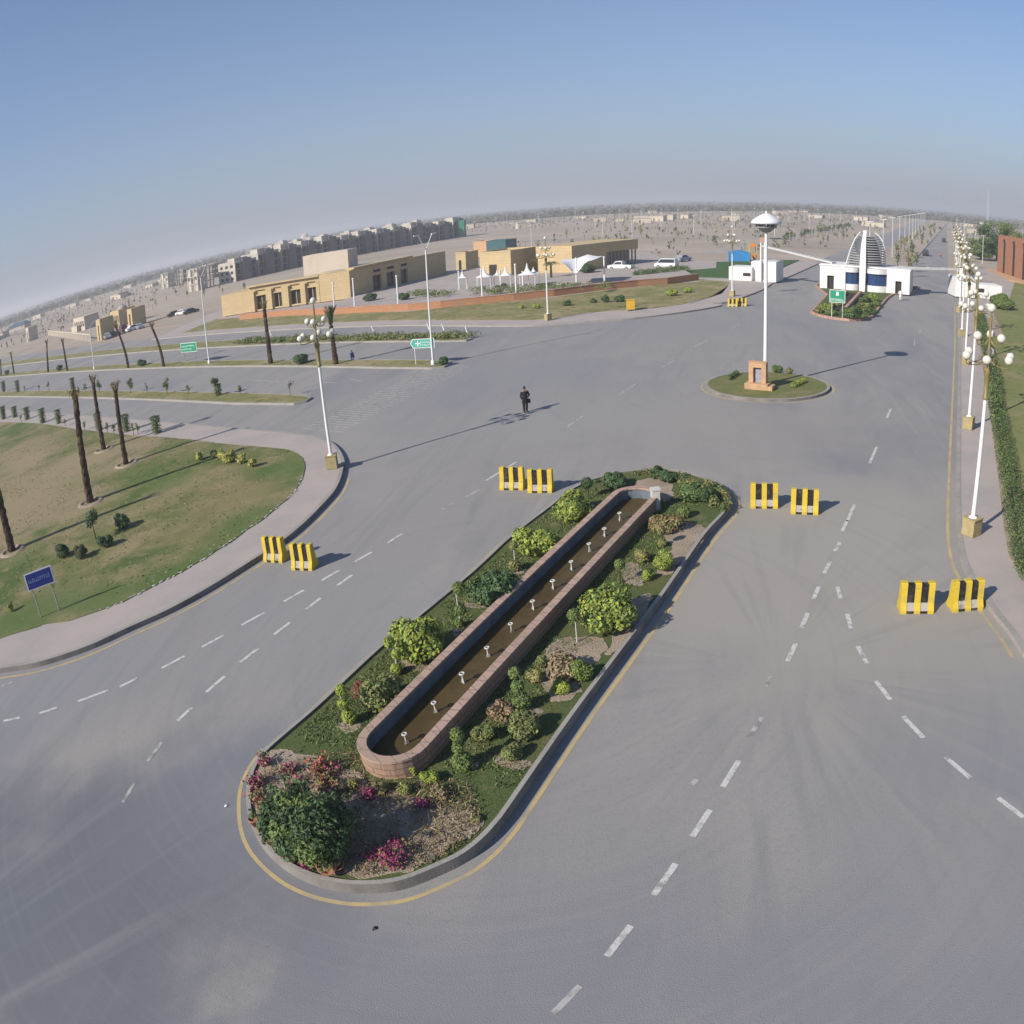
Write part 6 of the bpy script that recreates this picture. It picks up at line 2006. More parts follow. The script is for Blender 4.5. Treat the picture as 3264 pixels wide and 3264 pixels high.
# blue shed far left
p = at('O', 60, 880, 0)
t = thing('blue_shed', 'hazy blue-green roofed shed at the far left', 'shed', (p.x, p.y, 0), .3)
mb = MB(); wallbox(mb, 0, 16, 0, 10, 0, 2.6); mb.build('wall', 'pale_render', t)
mb = MB(); P = [(-.5, -.5, 2.6), (16.5, -.5, 2.6), (16.5, 10.5, 2.6), (-.5, 10.5, 2.6), (2, 5, 4.8), (14, 5, 4.8)]
mb.add(P, [(0, 1, 5, 4), (2, 3, 4, 5), (0, 4, 3), (1, 2, 5)]); mb.build('roof', 'glass_teal', t)

# red brick arcade at the right edge
a, b = at('L', 1045, 735, .3), at('L', 1281, 822, .3)
d_ = (b - a).normalized()
t = thing('brick_arcade', 'tall red brick building with narrow arched recesses at the right edge', 'building', (*b, .3), 0)
d_ = (Vector((63.2, 158)) - a).normalized()
F0 = a + d_ * 36
t.location = (F0.x, F0.y, .3)
t.rotation_euler = (0, 0, math.atan2(-d_.y, -d_.x))
TL = (F0 - a).length
HB = 8.6
mb = MB()
cur = TL - 3.2
wallbox(mb, cur, TL, 0, 3, 0, HB)
k = 0
while cur > 9 and k < 6:
    ow = 2.3 if k != 3 else 3.6
    nx = cur - ow
    pw_ = 4.4
    wallbox(mb, max(0, nx - pw_), nx, 0, 3, 0, HB)
    zb_ = HB - .7
    wallbox(mb, nx, cur, 0, 3, zb_, HB)
    wm_ = MB(); wallbox(wm_, nx + .02, cur - .02, .30, .5, 0, zb_ - .02); wm_.build('shade_panel', 'recess', t)  # dark sheet added to stand for the shade inside the opening
    mid = (nx + cur) / 2
    rr_ = ow / 2
    n = 10
    P = [(mid + rr_ * math.cos(PI * i / n), zb_ - rr_ + rr_ * math.sin(PI * i / n)) for i in range(n + 1)]
    top_ = [(mid + rr_ * math.cos(PI * i / n), zb_) for i in range(n + 1)]
    V_ = [(x_, 0.0, z_) for x_, z_ in P] + [(x_, 0.0, z_) for x_, z_ in top_]
    mb.add(V_, [(i, i + 1, n + 2 + i, n + 1 + i) for i in range(n)])
    V_ = [(x_, yy, z_) for yy in (0.0, 3) for x_, z_ in P]
    mb.add(V_, [(i, i + 1, n + 2 + i, n + 1 + i) for i in range(n)])
    cur = nx - pw_
    k += 1
if cur > .1:
    wallbox(mb, 0, cur, 0, 3, 0, HB)
mb.build('arcade_front', 'red_brick', t)
# the mass of the building stands behind the arcade, away from the avenue
mb = MB(); wallbox(mb, .2, TL - .2, 3.02, 16, 0, HB - .3)
mb.build('main_block', 'red_brick', t)
sideways = (Vector((math.cos(t.rotation_euler.z + PI / 2), math.sin(t.rotation_euler.z + PI / 2))))
if sideways.x < 0:        # keep the mass on the far side from the avenue
    t.scale = (1, -1, 1)
# ================================================================ TERRACE FURNITURE
tent0 = None
for i, (x, y, w_, h_, lb) in enumerate([(520, 395, 90, 80, 'leftmost small white peaked tent'), (725, 385, 150, 105, 'white peaked tent, second from the left'), (850, 370, 70, 55, 'small white peaked tent set back in the middle'), (932, 372, 110, 100, 'white peaked tent in the middle'), (1140, 362, 170, 110, 'largest white peaked tent nearest the lamp'), (1200, 350, 120, 60, 'white peaked tent just behind the largest')]):
    m_, e = mpp('E', x, y, 2.5)
    p = at('E', x, y + 8, 2.6)
    wm, hm = w_ * m_, h_ * m_
    t = thing('peaked_tent', 'terrace tent, ' + lb, 'tent', (p.x, p.y, .6), .2, 'white peaked tents on the terrace')
    mb = MB()
    n = 24
    P = []
    for (f, z) in [(1.0, 2.0), (.62, 2.0 + hm * .10), (.35, 2.0 + hm * .27), (.16, 2.0 + hm * .55), (.05, 2.0 + hm * .9), (.01, 2.0 + hm)]:
        for i_ in range(n):
            a = 2 * PI * i_ / n
            sq = 1 / max(abs(math.cos(a)), abs(math.sin(a))) if f > .3 else 1
            P.append((wm / 2 * f * math.cos(a) * min(sq, 1.35), wm / 2 * f * math.sin(a) * min(sq, 1.35), z))
    mb.add(P, [(k * n + j, k * n + (j + 1) % n, (k + 1) * n + (j + 1) % n, (k + 1) * n + j) for k in range(5) for j in range(n)], 0, True)
    mb.build('canopy', 'tent_white', t)
    for sx in (-1, 1):
        for sy in (-1, 1):
            mb = MB(); mb.rod((sx * wm * .42, sy * wm * .42, 0), (sx * wm * .42, sy * wm * .42, 2.1), .05, n=6); mb.build('pole', 'white_metal', t)
# stretched canopy
p = at('E', 1612, 475, .6)
t = thing('stretched_canopy', 'white stretched fabric canopy on a leaning mast at the right of the terrace', 'canopy', (p.x, p.y, .6), 0)
mb = MB(); mb.rod((0, 0, 0), (0, .2, 4.4), .14, .1, 10); mb.build('mast', 'white_metal', t)
mb = MB()
m_, e = mpp('E', 1612, 475, .6)
s_ = m_
pts = {'a': (-190, 6, 228), 'b': (210, 12, 262), 'p': (60, 5, 270), 'm': (0, 0, 120), 'q': (50, -6, 130), 'c': (100, 14, 180)}
G_ = []
for i in range(9):
    for j in range(7):
        u_, v_ = i / 8, j / 6
        x0 = -190 + 400 * u_
        ztop = 232 + 18 * u_ + 28 * math.exp(-((u_ - .62) / .16) ** 2)
        zbot = 232 - 120 * math.exp(-((u_ - .47) / .24) ** 2) + 8 * u_
        z = ztop + (zbot - ztop) * v_
        G_.append((x0 * s_ * (1 - .25 * v_) + 0, (6 - 6.5 * v_ ** .7) * 1.0, z * s_))
mb.add(G_, [(i * 7 + j, (i + 1) * 7 + j, (i + 1) * 7 + j + 1, i * 7 + j + 1) for i in range(8) for j in range(6)], 0, True)
mb.build('fabric', 'tent_white', t)
pst = None
for i, (v, x, y, h, lb) in enumerate([('E', 490, 500, 2.9, 'between the leftmost tent and the wall'), ('E', 710, 580, 4.1, 'in front of the second tent'), ('E', 1035, 555, 4.5, 'tallest one in front of the middle tents'), ('E', 1100, 480, 2.4, 'under the largest tent'), ('E', 1880, 450, 4.2, 'at the right end of the terrace'), ('N', 1000, 712, 4.3, 'at the left end of the terrace'), ('N', 1138, 700, 4.6, 'second from the left end of the terrace'), ('N', 1435, 680, 4.4, 'third from the left end of the terrace'), ('E', 885, 470, 2.4, 'short one under the middle tent')]):
    p = at(v, x, y, .6)
    if pst is None:
        pst = thing('terrace_post', 'x', 'post', (0, 0, 0), 0, 'white posts on the terrace')
        mb = MB(); mb.rod((0, 0, 0), (0, 0, 4.3), .14, .12, 10); mb.build('shaft', 'white_metal', pst)
        mb = MB(); mb.lathe([(.16, 4.3), (.2, 4.36), (.14, 4.5), (.001, 4.55)], n=10); mb.build('cap', 'white_metal', pst)
    o = pst if i == 0 else dup(pst, (0, 0, 0))
    o.location = (p.x, p.y, .6); o.scale = (1, 1, h / 4.5)
    o['label'] = 'white round terrace post ' + lb
for i, (x, y, lb) in enumerate([(770, 370, 'left of the tents'), (955, 330, 'behind the middle tents'), (1370, 400, 'beside the middle street lamp'), (1245, 350, 'behind the largest tent')]):
    p = at('E', x, y, .6)
    palm_trunk(p, 2.6, Vector((0, 0)), 'green leafy palm on the terrace ' + lb, .6, .2, 'open', 'leafy palms on the terrace')
bush('E', 1720, 310, 190, 90, 'leaf_dark', 'wide dark green bush under the stretched canopy', z0=.6, seed=120, size=.24)
bush('E', 900, 480, 90, 50, 'leaf_dark', 'dark bush among the tents above the orange wall', z0=.6, seed=121, size=.22)
bush('N', 1470, 630, 110, 40, 'leaf_dark', 'dark bush at the left part of the terrace', z0=.6, seed=122, size=.22)
bush('N', 1240, 635, 120, 45, 'leaf_dark', 'dark bush beside the corner of the sandstone hall', z0=.6, seed=123, size=.22)
# playground and blue tarpaulin stall
p = at('K', 340, 640, .1)
m_, e = mpp('K', 400, 640)
t = thing('blue_tarpaulin_stall', 'bright blue tarpaulin covered stall behind the left gatehouse', 'stall', (p.x, p.y, .1), .02)
w_, h_ = 180 * m_, 96 * m_
mb = MB()
P = [(0, 0, 0), (w_, 0, 0), (w_, 3, 0), (0, 3, 0), (0, 0, h_ * .82), (w_ * .5, 0, h_ * .95), (w_, 0, h_ * .78), (w_, 3, h_ * .8), (w_ * .5, 3, h_), (0, 3, h_ * .85)]
mb.add(P, [(0, 1, 6, 5, 4), (1, 2, 7, 6), (2, 3, 9, 8, 7), (3, 0, 4, 9), (4, 5, 8, 9), (5, 6, 7, 8)])
mb.build('tarpaulin', 'tarp_blue', t)
mb = MB(); [mb.rod((x_, -.06, 0), (x_, -.06, h_ * .9), .04, n=5) for x_ in (0, w_ * .5, w_)]; mb.build('poles', 'steel', t)
p = at('K', 555, 630, .1)
t = thing('play_tower', 'orange and yellow play tower behind the left gatehouse', 'play tower', (p.x, p.y, .1), .1)
mb = MB(); [mb.rod((x_, y_, 0), (x_, y_, 3.4), .09, n=6) for x_ in (-.7, .7) for y_ in (0, 1.4)]; mb.box((0, .7, 1.3), (1.7, 1.7, .12)); mb.build('frame', 'slide_yellow', t)
mb = MB(); mb.box((0, .7, 3.0), (1.7, 1.7, .9), 0, 0, .05); mb.build('roof', 'slide_orange', t)
mb = MB(); P = [(-.4, 0, 1.4), (.4, 0, 1.4), (.6, -2.4, .1), (-.2, -2.4, .1), (-.4, 0, 1.3), (.4, 0, 1.3), (.6, -2.4, 0), (-.2, -2.4, 0)]
mb.add(P, [(0, 1, 2, 3), (7, 6, 5, 4), (0, 3, 7, 4), (1, 0, 4, 5), (2, 1, 5, 6), (3, 2, 6, 7)]); mb.build('slide', 'slide_orange', t)

# ================================================================ VEHICLES
def car(name, label, p, rz, paint, kind='sedan', z0=.034, group=None, cat='car'):
    t = thing(name, label, cat, (p[0], p[1], z0), rz, group)
    L, W_ = (4.9, 1.8) if kind == 'pickup' else (4.3, 1.7)
    if kind == 'pickup':
        side = [(-L / 2, .45), (-L / 2, .95), (-.55, 1.0), (1.3, 1.0), (L / 2 - .1, .88), (L / 2, .45)]
        cab = [(-.65, 1.0), (-.5, 1.62), (.75, 1.64), (1.35, 1.0)]
    elif kind == 'van':
        side = [(-L / 2, .4), (-L / 2, 1.0), (1.5, 1.0), (L / 2 - .05, .85), (L / 2, .4)]
        cab = [(-L / 2 + .05, 1.0), (-L / 2 + .2, 1.8), (.9, 1.82), (1.55, 1.0)]
    else:
        side = [(-L / 2, .4), (-L / 2 + .05, .88), (-1.3, .95), (1.0, .95), (L / 2 - .15, .78), (L / 2, .4)]
        cab = [(-1.55, .94), (-1.0, 1.4), (.35, 1.42), (1.1, .94)]
    def hull(mb, pr, w0, w1, zs):
        n = len(pr)
        zmin, zmax = min(z for _, z in pr), max(z for _, z in pr)
        P = []
        for sg in (-1, 1):
            for x_, z_ in pr:
                f = (z_ - zmin) / (zmax - zmin)
                P.append((x_, sg * (w0 + (w1 - w0) * f) / 2, z_))
        mb.add(P, [tuple(range(n))[::-1], tuple(range(n, 2 * n))] + [(i, (i + 1) % n, n + (i + 1) % n, n + i) for i in range(n)])
    mb = MB(); hull(mb, side, W_, W_ * .96, 0); mb.box((0, 0, .28), (L * .94, W_ * .95, .16)); mb.build('body', paint, t)
    mb = MB(); hull(mb, cab, W_ * .94, W_ * .76, 0); mb.build('cabin', paint, t)
    mb = MB()
    sc2 = [(x_ * .86 + .01, z_) for x_, z_ in cab]
    z0_ = cab[0][1] + .04; z1_ = cab[1][1] - .08
    cc = [(cab[0][0] + .12, z0_), (cab[1][0] + .06, z1_), (cab[2][0] - .06, z1_), (cab[3][0] - .12, z0_)]
    hull(mb, cc, W_ * .955, W_ * .80, 0)
    mb.build('side_windows', 'glass_dark', t)
    mb = MB(); hull(mb, [(cab[3][0] - .02, z0_), (cab[2][0] + .03, z1_), (cab[2][0] - .2, z1_), (cab[3][0] - .3, z0_)], W_ * .84, W_ * .7, 0); mb.build('windscreen', 'glass_dark', t)
    for x_ in (-L * .3, L * .31):
        for sg in (-1, 1):
            mb = MB(); mb.rod((x_, sg * (W_ / 2 - .2), .32), (x_, sg * (W_ / 2 + .01), .32), .32, n=14); wv = mb.build('wheel', 'tyre', t)
            mb = MB(); mb.rod((x_, sg * (W_ / 2), .32), (x_, sg * (W_ / 2 + .025), .32), .19, n=10); mb.build('rim', 'rim', wv)
    for sg in (-1, 1):
        mb = MB(); mb.box((L / 2 - .05, sg * W_ * .36, .6), (.12, .3, .16)); mb.build('headlight', 'lamp_glass', t)
        mb = MB(); mb.box((-L / 2 + .03, sg * W_ * .4, .62), (.1, .2, .2)); mb.build('tail_light', 'tail_red', t)
    if kind == 'pickup':
        mb = MB(); wallbox(mb, -L / 2 + .15, -.7, -W_ / 2 + .14, W_ / 2 - .14, .99, 1.005); mb.build('load_bed', 'tyre', t)
    return t
car('pickup_truck', 'white pickup parked before the long sandstone building', at('J', 1312, 402, .4), rzV + PI + .05, 'car_white', 'pickup', .4, cat='pickup')
mb = MB(); mb.prism(ats('J', [(1200, 440), (1400, 438), (1900, 392), (1900, 350), (1420, 340), (1230, 370)], .38), 0, .38); struct('car_park', mb, 'paving')
car('parked_car', 'white car parked behind the hedge right of the pickup', at('J', 1592, 392, .4), rzV + PI, 'car_white', 'van', .4)
car('parked_car', 'dark silver car at the far end of the car park', at('J', 1693, 352, .4), rzV + 1.4, 'car_silver', 'sedan', .4)
car('travelling_car', 'dark car nearest the gate on the avenue', at('L', 418, 592), math.atan2(U.y, U.x), 'car_dark', 'van')
car('travelling_car', 'dark car further away on the avenue with people beside it', at('L', 578, 474), math.atan2(U.y, U.x), 'car_dark', 'van')
car('travelling_car', 'farthest dark car on the avenue, near the horizon', at('L', 545, 360), math.atan2(U.y, U.x), 'car_dark', 'van')
for i, (x, y, pt, lb) in enumerate([(830, 920, 'car_silver', 'pale car at the left end of the row by the arched kiosk'), (875, 905, 'car_dark', 'dark car in the row by the arched kiosk'), (955, 865, 'car_red', 'dark red van by the right arched kiosk'), (1030, 855, 'car_white', 'white car right of the dark red van'), (1075, 845, 'car_silver', 'silver car at the right end of the row by the kiosk'), (1350, 745, 'car_dark', 'dark car parked left of the sandstone hall'), (1410, 735, 'car_white', 'white car parked left of the sandstone hall'), (1475, 725, 'car_dark', 'dark car nearest the sandstone hall')]):
    car('parked_car', lb, at('O', x, y), rzV + rng.uniform(-.3, .3) + (1.3 if i % 2 else 0), pt, 'van' if i in (2,) else 'sedan', .02)
p = at('L', 549, 610)
t = thing('motorcycle', 'red motorcycle with a rider on the avenue beyond the gate', 'motorcycle', (p.x, p.y, .034), math.atan2(U.y, U.x))
for x_ in (-.6, .6):
    mb = MB()
    P = []
    for i in range(12):
        a = 2 * PI * i / 12
        for j in range(4):
            b = PI / 2 * j
            P.append((x_ + (.28 + .04 * math.cos(b)) * math.cos(a), .04 * math.sin(b), .32 + (.28 + .04 * math.cos(b)) * math.sin(a)))
    mb.add(P, [(i * 4 + j, ((i + 1) % 12) * 4 + j, ((i + 1) % 12) * 4 + (j + 1) % 4, i * 4 + (j + 1) % 4) for i in range(12) for j in range(4)])
    mb.build('wheel', 'tyre', t)
mb = MB(); mb.box((0, 0, .4), (.9, .22, .3), 0, 0, .8); mb.rod((.6, 0, .32), (.42, 0, .95), .04, n=6); mb.rod((.42, -.3, .98), (.42, .3, .98), .03, n=6); mb.build('frame', 'car_red', t)
mb = MB(); mb.box((-.2, 0, .72), (.7, .26, .08)); mb.build('seat', 'tyre', t)
person('rider sitting on the red motorcycle on the avenue', (p.x - U.x * .15, p.y - U.y * .15, .5), math.atan2(U.y, U.x) + PI / 2, 1.6, ('slide_orange', 'black_cloth'), 'crouch')
mat('cloth_orange', (.4, .12, .05), .9, .15)

mb = MB()
r = random.Random(19)
for k in range(120):
    q = at('J', 1395 + 330 * k / 119, 420 - 32 * k / 119 + r.uniform(-9, 9), .9)
    clump(mb, (q.x, q.y, .8), .7, .6, .55, 26, .22, 0 if r.random() < .6 else 1, r, .4, -.6)
t = thing('hedge', 'dark uneven hedge in front of the parked white car', 'hedge')
mb.build('foliage', ['leaf_dark', 'leaf_mid'], t)
# ================================================================ RIGHT-HAND HEDGE, TREES
mb = MB()
r = random.Random(9)
hh = smooth([tuple(p) for p in ats('M', [(1110, 1420), (1055, 1240), (1015, 1000), (985, 800), (945, 560), (912, 380), (900, 200)], .25)] + [tuple(p) for p in ats('L', [(910, 1240), (898, 1120)], .25)], False, 8)
hh = [(hh[0][0] + .1, hh[0][1] - 6)] + hh
for i in range(len(hh) - 1):
    a, b = Vector(hh[i]), Vector(hh[i + 1])
    n = max(1, int((b - a).length / .35))
    for k in range(n):
        q = a.lerp(b, k / n)
        far_ = q.length > 50
        for s_ in (-.28, .05, .38):
            clump(mb, (q.x + s_ + r.uniform(-.05, .05), q.y, .62), .27, .27, .36, 26 if far_ else 60, .16 if far_ else .10, 0 if r.random() < .75 else 1, r, .6, -.9)
t = thing('hedge', 'long straight clipped green hedge along the right-hand pavement', 'hedge')
mb.build('foliage', ['leaf_hedge', 'leaf_mid'], t)
mb = MB()
for k in range(len(hh) - 1):
    mb.rod((hh[k][0] + .05, hh[k][1], .2), (hh[k + 1][0] + .05, hh[k + 1][1], .3), .1, n=5)
mb.build('stems', 'twig', t)
bush('L', 1100, 1000, 260, 90, 'leaf_mid', 'low wide green hedge beside the right gatehouse', z0=.27, seed=130, size=.25, name='hedge', cat='hedge')
def big_tree(label, p, h, w_, leaf, n, seed, z0=.1):
    r = random.Random(seed)
    t = thing('leafy_tree', label, 'tree', (p.x, p.y, z0))
    mb = MB(); st = MB()
    st.rod((0, 0, 0), (.2, .1, h * .35), .35, .22, 8)
    for k in range(26):
        a = r.uniform(0, 6.28); q = r.uniform(.1, .4) * w_; z = r.uniform(.16, .88) * h
        q *= math.sin(PI * min(1, max(.15, (z / h - .1)))) ** .5
        st.rod((.2, .1, h * .33), (q * math.cos(a), q * math.sin(a), z), .12, .04, 5)
        clump(mb, (q * math.cos(a), q * math.sin(a), z), w_ * .18, w_ * .18, h * .13, n // 26, .4, 0 if r.random() < .6 else 1, r, .3, -1)
    mb.build('crown', leaf, t); st.build('trunk', 'bark', t)
p = at('U', 1180, 870, .2)
big_tree('large leafy tree just left of the red brick arcade', p + U * 8, 12.2, 12.5, ['leaf_mid', 'leaf_dark'], 11000, 1)
p = at('U', 830, 830, .2)
big_tree('leafy tree left of the large one, behind the lamps', p + U * 4, 6.8, 8.5, ['leaf_mid', 'leaf_dark'], 7000, 2)
p = at('U', 1400, 600, .2)
big_tree('tree top behind the roof of the red brick arcade', Vector((84, 214)), 10.2, 11, ['leaf_mid', 'leaf_dark'], 5000, 3)

# ================================================================ FAR FIELD
r = random.Random(21)
# three sapling kinds and a lamp pole, then copies
def field_sapling(kind):
    t = thing('field_sapling', 'x', 'sapling')
    mb = MB(); st = MB()
    h = (2.2, 3.0, 3.8)[kind]
    st.rod((0, 0, 0), (0, 0, h * .7), .07, .04, 5)
    clump(mb, (0, 0, h * .65), .5 + .1 * kind, .5 + .1 * kind, h * .35, 90, .34, 0, r, .2, -1)
    mb.build('crown', ('leaf_mid', 'leaf_dark', 'leaf_olive')[kind], t); st.build('trunk', 'bark', t)
    return t
proto = [field_sapling(k) for k in range(3)]
pole0 = thing('field_lamp_pole', 'x', 'lamp pole')
mb = MB(); mb.rod((0, 0, 0), (0, 0, 7.5), .075, .055, 6); mb.build('pole', 'white_metal', pole0)
mb = MB(); mb.rod((-.7, 0, 7.45), (.7, 0, 7.5), .05, n=5); mb.build('lamp_arm', 'white_metal', pole0)
base = Vector((10, 200))
cnt = 0
def field_ok(q):
    # outside the avenue and the built-up part
    t_ = (q.y - 176) / .9604
    cx = 23.4 + .2914 * (q.y - 176.4)
    if cx - 5 < q.x < cx + 34:
        return False
    if q.x < -60 and q.y < 480 and q.x > -60 - (q.y) * .52 and q.y < 470:
        return False
    return True
used = [False] * 3
spots = []
for row in range(18):
    yy = 196 + row * 22 + (row ** 1.75) * 1.7
    for c in range(-34, 12):
        q = Vector((10, 0)) + V * (c * 15 + r.uniform(-3, 3)) + U * (yy + r.uniform(-3, 3))
        if r.random() > .40 or not field_ok(q) or q.y < 178:
            continue
        ang_ = math.atan2(q.x, q.y)
        if not (-1.05 < ang_ < .42):
            continue
        spots.append(q)
r.shuffle(spots)
spots = spots[:230]
for q in spots:
    k = r.choice((0, 0, 1, 1, 2))
    s_ = r.uniform(.75, 1.15)
    lb = ('pale green', 'dark green', 'olive')[k] + ' sapling standing on the bare plots beyond the gate'
    o = proto[k] if not used[k] else dup(proto[k], (0, 0, 0))
    used[k] = True
    o.location = (q.x, q.y, .0); o.scale = (s_, s_, s_); o.rotation_euler = (0, 0, r.uniform(0, 6))
    o['label'] = lb; o['group'] = 'saplings scattered over the bare plots'
up = False
ps = []
for row in range(7):
    for c in range(-16, 5):
        q = Vector((10, 0)) + V * (c * 34 + r.uniform(-2, 2)) + U * (215 + row * 62 + r.uniform(-2, 2))
        a_ = math.atan2(q.x, q.y)
        if field_ok(q) and -1.05 < a_ < .4 and q.y > 185:
            ps.append(q)
for q in ps[:110]:
    o = pole0 if not up else dup(pole0, (0, 0, 0))
    up = True
    o.location = (q.x, q.y, 0); o.rotation_euler = (0, 0, rzV)
    o['label'] = 'thin white lamp pole on the bare plots beyond the gate'; o['group'] = 'lamp poles over the bare plots'
# a diagonal road across the plots with a row of trees
fr = MB()
a, b = at('K', 760, 470, .02), at('K', 1370, 345, .02)
dv = (b - a).normalized()
fr.strip([tuple(a - dv * 60), tuple(b + dv * 200)], 7, .02, .02)
for k in range(5):
    q = Vector((10, 0)) + U * (262 + k * 95) - V * 400
    fr.strip([tuple(q), tuple(q + V * (395 + 4 * k))], 7, .02, .02)
struct('plot_roads', fr, 'roof_grey')
for k in range(34):
    q = a.lerp(b, k / 33) + Vector((2.0, -2)) + Vector((r.uniform(-.8, .8), r.uniform(-.8, .8)))
    kk = r.choice((0, 1, 1, 2))
    o = dup(proto[kk], (q.x, q.y, 0), r.uniform(0, 6), scale=r.uniform(.9, 1.25))
    o['label'] = 'tree in the row along the diagonal track left of the central gatehouse'; o['group'] = 'row of trees along the diagonal track'
# tall poles and trees along the avenue median and its right side
for k in range(13):
    q = Vector((27.5, 142)) + U * (k * 31) + V * 0
    c = Vector((30.0 + .2914 * (q.y - 150), q.y))
    o = dup(pole0, (c.x, c.y, .2), rzV, scale=(1, 1, 1.35))
    o['label'] = ('tall white light pole on the avenue median just behind the louvred dome' if k == 0 else 'tall white light pole in the row on the avenue median'); o['group'] = 'light poles on the avenue median'
for k in range(46):
    yy = 150 + k * 9.5
    c = Vector((28.5 + .2914 * (yy - 150) + r.uniform(1, 9), yy + r.uniform(-2, 2)))
    kk = r.choice((0, 0, 1, 2))
    o = dup(proto[kk], (c.x, c.y, .2), r.uniform(0, 6), scale=r.uniform(.8, 1.35))
    o['label'] = 'young tree in the planted avenue median behind the gate'; o['group'] = 'young trees on the avenue median'
for k in range(26):
    yy = 140 + k * 16
    c = Vector((41.5 + .2914 * (yy - 140) + 4.5, yy))
    o = dup(proto[1], (c.x, c.y, .2), r.uniform(0, 6), scale=r.uniform(.7, 1.0))
    o['label'] = 'young tree along the right-hand side of the avenue'; o['group'] = 'young trees right of the avenue'
for k in range(30):                                   # saplings at the far left, near the horizon
    q = Vector((-150, 150)) + (-V) * (k * 9) + U * r.uniform(20, 90)
    o = dup(proto[r.choice((0, 1, 2))], (q.x, q.y, 0), r.uniform(0, 6), scale=r.uniform(.6, 1.1))
    o['label'] = 'sapling on the bare ground at the far left'; o['group'] = 'saplings at the far left'
# far dwellings scattered towards the horizon
hs = None
for k in range(70):
    a_ = r.uniform(-.95, .42)
    d_ = r.uniform(480, 960)
    q = (d_ * math.sin(a_), d_ * math.cos(a_))
    if not field_ok(Vector(q)):
        continue
    if hs is None:
        hs = thing('distant_house', 'x', 'house', (0, 0, 0))
        mb = MB(); wallbox(mb, -6, 6, -4, 4, 0, 3.2); mb.build('wall', 'pale_render', hs)
        mb = MB(); wallbox(mb, -6.3, 6.3, -4.3, 4.3, 3.21, 3.5); mb.build('roof', 'roof_grey', hs)
        mb = MB(); wallbox(mb, -2, -1, -4.03, -3.9, 0, 2.1); mb.build('door', 'recess', hs)
        o = hs
    else:
        o = dup(hs, (0, 0, 0))
    o.location = (*q, 0); o.rotation_euler = (0, 0, r.uniform(-.5, .5)); o.scale = (r.uniform(.4, 1.1), r.uniform(.5, 1), r.uniform(.5, 1.1))
    o['label'] = 'small pale flat-roofed house far off near the horizon'; o['group'] = 'small houses near the horizon'
# low scrub and whips all over the bare plots: nobody could count them
mb = MB()
n_ = 0
while n_ < 9000:
    a_ = r.uniform(-1.15, .5)
    d_ = 185 + 770 * r.random() ** .75
    q = Vector((d_ * math.sin(a_), d_ * math.cos(a_)))
    n_ += 1
    g_ = round(((q - Vector((10, 0))).dot(U)) / 15) * 15 - (q - Vector((10, 0))).dot(U)
    if abs(g_) > 3.2 and r.random() < .75:
        continue
    if not field_ok(q) or (q.x < -18 and q.y < 205) or q.x > 55 and q.y < 230 or (q.x < 2 and q.y < 186):
        continue
    h = r.uniform(.6, 2.8)
    w_ = r.uniform(.25, .8)
    mb.rod((q.x, q.y, 0), (q.x, q.y, h * .6), .06, .04, 3, 0, False, False)
    for _ in range(5):
        mb.leaf((q.x + r.gauss(0, w_ * .35), q.y + r.gauss(0, w_ * .35), h * r.uniform(.35, 1)), (r.gauss(0, 1), -1, r.gauss(0, .4)), w_ * r.uniform(.7, 1.3), 0 if r.random() < .7 else 1, .9, r)
tag(mb.build('scrub', ['far_scrub', 'leaf_olive']), 'countless low bushes and whips dotted over the bare plots', 'scrub', kind='stuff')
# distant wooded belt: one mass
mb = MB()
for k in range(5200):
    a_ = r.uniform(-1.25, .75)
    d_ = 930 + (r.random() ** 1.6) * 2400
    if r.random() < .4:
        d_ = 960 + 40 * math.sin(a_ * 7) + r.uniform(-15, 15)
    h = r.uniform(3, 7.5)
    w_ = r.uniform(4, 12)
    x, y = d_ * math.sin(a_), d_ * math.cos(a_)
    n = 6
    P = [(x + w_ * .5 * math.cos(2 * PI * i / n), y + w_ * .5 * math.sin(2 * PI * i / n), .2 + h * .25) for i in range(n)] + [(x + w_ * .42 * math.cos(2 * PI * (i + .5) / n), y + w_ * .42 * math.sin(2 * PI * (i + .5) / n), .2 + h * r.uniform(.6, .8)) for i in range(n)] + [(x, y, h)]
    mb.add(P, [(i, (i + 1) % n, n + (i + 1) % n, n + i) for i in range(n)] + [(n + i, n + (i + 1) % n, 2 * n) for i in range(n)], 0, False)
tag(mb.build('distant_trees', 'far_scrub'), 'dark hazy belt of trees and scrub along the horizon', 'trees', kind='stuff')
p = Vector((300, 640))
q0 = ray('L', 965, 190)
k_ = 700 / q0[1]
t = thing('radio_mast', 'thin faint lattice radio mast on the skyline at the far right', 'mast', (q0[0] * k_, 700, 0))
hm = HC + ray('L', 970, 0)[2] * math.hypot(q0[0] * k_, 700) / math.hypot(*ray('L', 970, 0)[:2])
mb = MB()
for (x_, y_) in ((-.8, -.5), (.8, -.5), (0, .9)):
    mb.rod((x_, y_, 0), (x_ * .3, y_ * .3, hm), .14, .1, 5)
mb.build('legs', 'beam_grey', t)
mb = MB()
for k in range(24):
    f = k / 24
    s_ = 1 - .7 * f
    for (a, b) in (((-.8, -.5), (.8, -.5)), ((.8, -.5), (0, .9)), ((0, .9), (-.8, -.5))):
        mb.rod((a[0] * s_, a[1] * s_, hm * f), (b[0] * s_, b[1] * s_, hm * (f + .04)), .06, n=4)
mb.build('bracing', 'beam_grey', t)

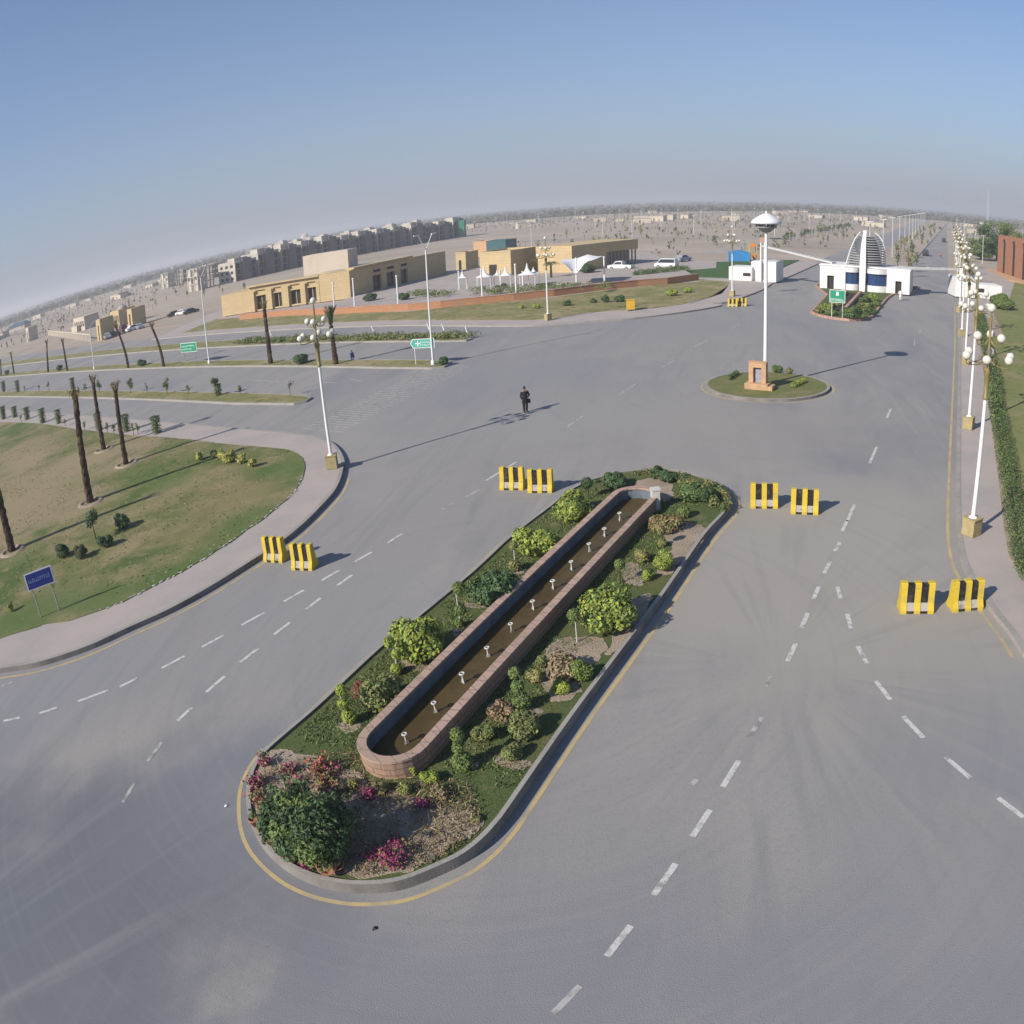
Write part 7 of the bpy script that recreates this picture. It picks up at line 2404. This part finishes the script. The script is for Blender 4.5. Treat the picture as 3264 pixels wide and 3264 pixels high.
# small bits lying about on the road
for i, (x, y, lb) in enumerate([(708, 1754, 'dark crumpled rag lying on the road at the bottom'), (428, 1522, 'small white scrap on the road left of the flower island')]):
    p = at('F', x, y)
    t = thing('litter_scrap', lb, 'litter', (p.x, p.y, .033), .7)
    mb = MB()
    P = [(r.uniform(-.12, .12), r.uniform(-.08, .08), r.uniform(0, .06)) for _ in range(9)]
    t.scale = (.65, .65, .65)
    mb.add([(-.12, -.05, 0), (.03, -.08, .05), (.13, -.02, 0), (.08, .07, .04), (-.05, .09, 0), (0, 0, .08)], [(0, 1, 5), (1, 2, 5), (2, 3, 5), (3, 4, 5), (4, 0, 5)])
    mb.build('scrap', 'recess' if i == 0 else 'tent_white', t)

# ================================================================ one mesh per part
def split_loose(o):
    me = o.data
    nv = len(me.vertices)
    par = list(range(nv))
    def find(a):
        while par[a] != a:
            par[a] = par[par[a]]
            a = par[a]
        return a
    for p_ in me.polygons:
        v0 = find(p_.vertices[0])
        for v_ in p_.vertices[1:]:
            par[find(v_)] = v0
    groups = {}
    for p_ in me.polygons:
        groups.setdefault(find(p_.vertices[0]), []).append(p_)
    if len(groups) < 2 or len(groups) > 40:
        return None
    out = []
    for g_ in groups.values():
        idx = {}
        fs = []
        for p_ in g_:
            fs.append([idx.setdefault(v_, len(idx)) for v_ in p_.vertices])
        m2 = bpy.data.meshes.new(me.name)
        m2.from_pydata([tuple(me.vertices[v_].co) for v_ in idx], [], fs)
        for mm in me.materials:
            m2.materials.append(mm)
        m2.polygons.foreach_set('use_smooth', [p_.use_smooth for p_ in g_])
        m2.update()
        out.append(m2)
    return out
ONE = {'side_doors': 'side_door', 'upper_windows': 'upper_window', 'side_windows': 'side_window', 'slot_windows': 'slot_window', 'columns': 'column', 'legs': 'leg', 'poles': 'pole', 'ribs': 'rib', 'opening': 'window', 'front_windows': 'front_window', 'door': 'door'}
cache = {}
for o in list(bpy.data.objects):
    nm_ = o.name.split('.')[0]
    if nm_ in ONE and o.type == 'MESH' and o.parent:
        if o.data.name not in cache:
            cache[o.data.name] = split_loose(o)
        ms = cache[o.data.name]
        if not ms:
            continue
        for m2 in ms:
            c = bpy.data.objects.new(ONE[nm_], m2)
            col.objects.link(c)
            c.parent = o.parent
        bpy.data.objects.remove(o)

# ================================================================ HAZE
mb = MB()
mb.box((0, 0, -1), (18400, 18400, 42))
hz = mb.build('haze', [])
hm_ = bpy.data.materials.new('haze')
hm_.use_nodes = True
n, l = hm_.node_tree.nodes, hm_.node_tree.links
n.remove(n['Principled BSDF'])
pvn = n.new('ShaderNodeVolumePrincipled')
pvn.inputs['Color'].default_value = (.80, .81, .86, 1)
pvn.inputs['Density'].default_value = .0005
pvn.inputs['Anisotropy'].default_value = .2
l.new(pvn.outputs[0], n['Material Output'].inputs['Volume'])
hz.data.materials.append(hm_)
tag(hz, 'pale dusty haze over the plain', kind='stuff')
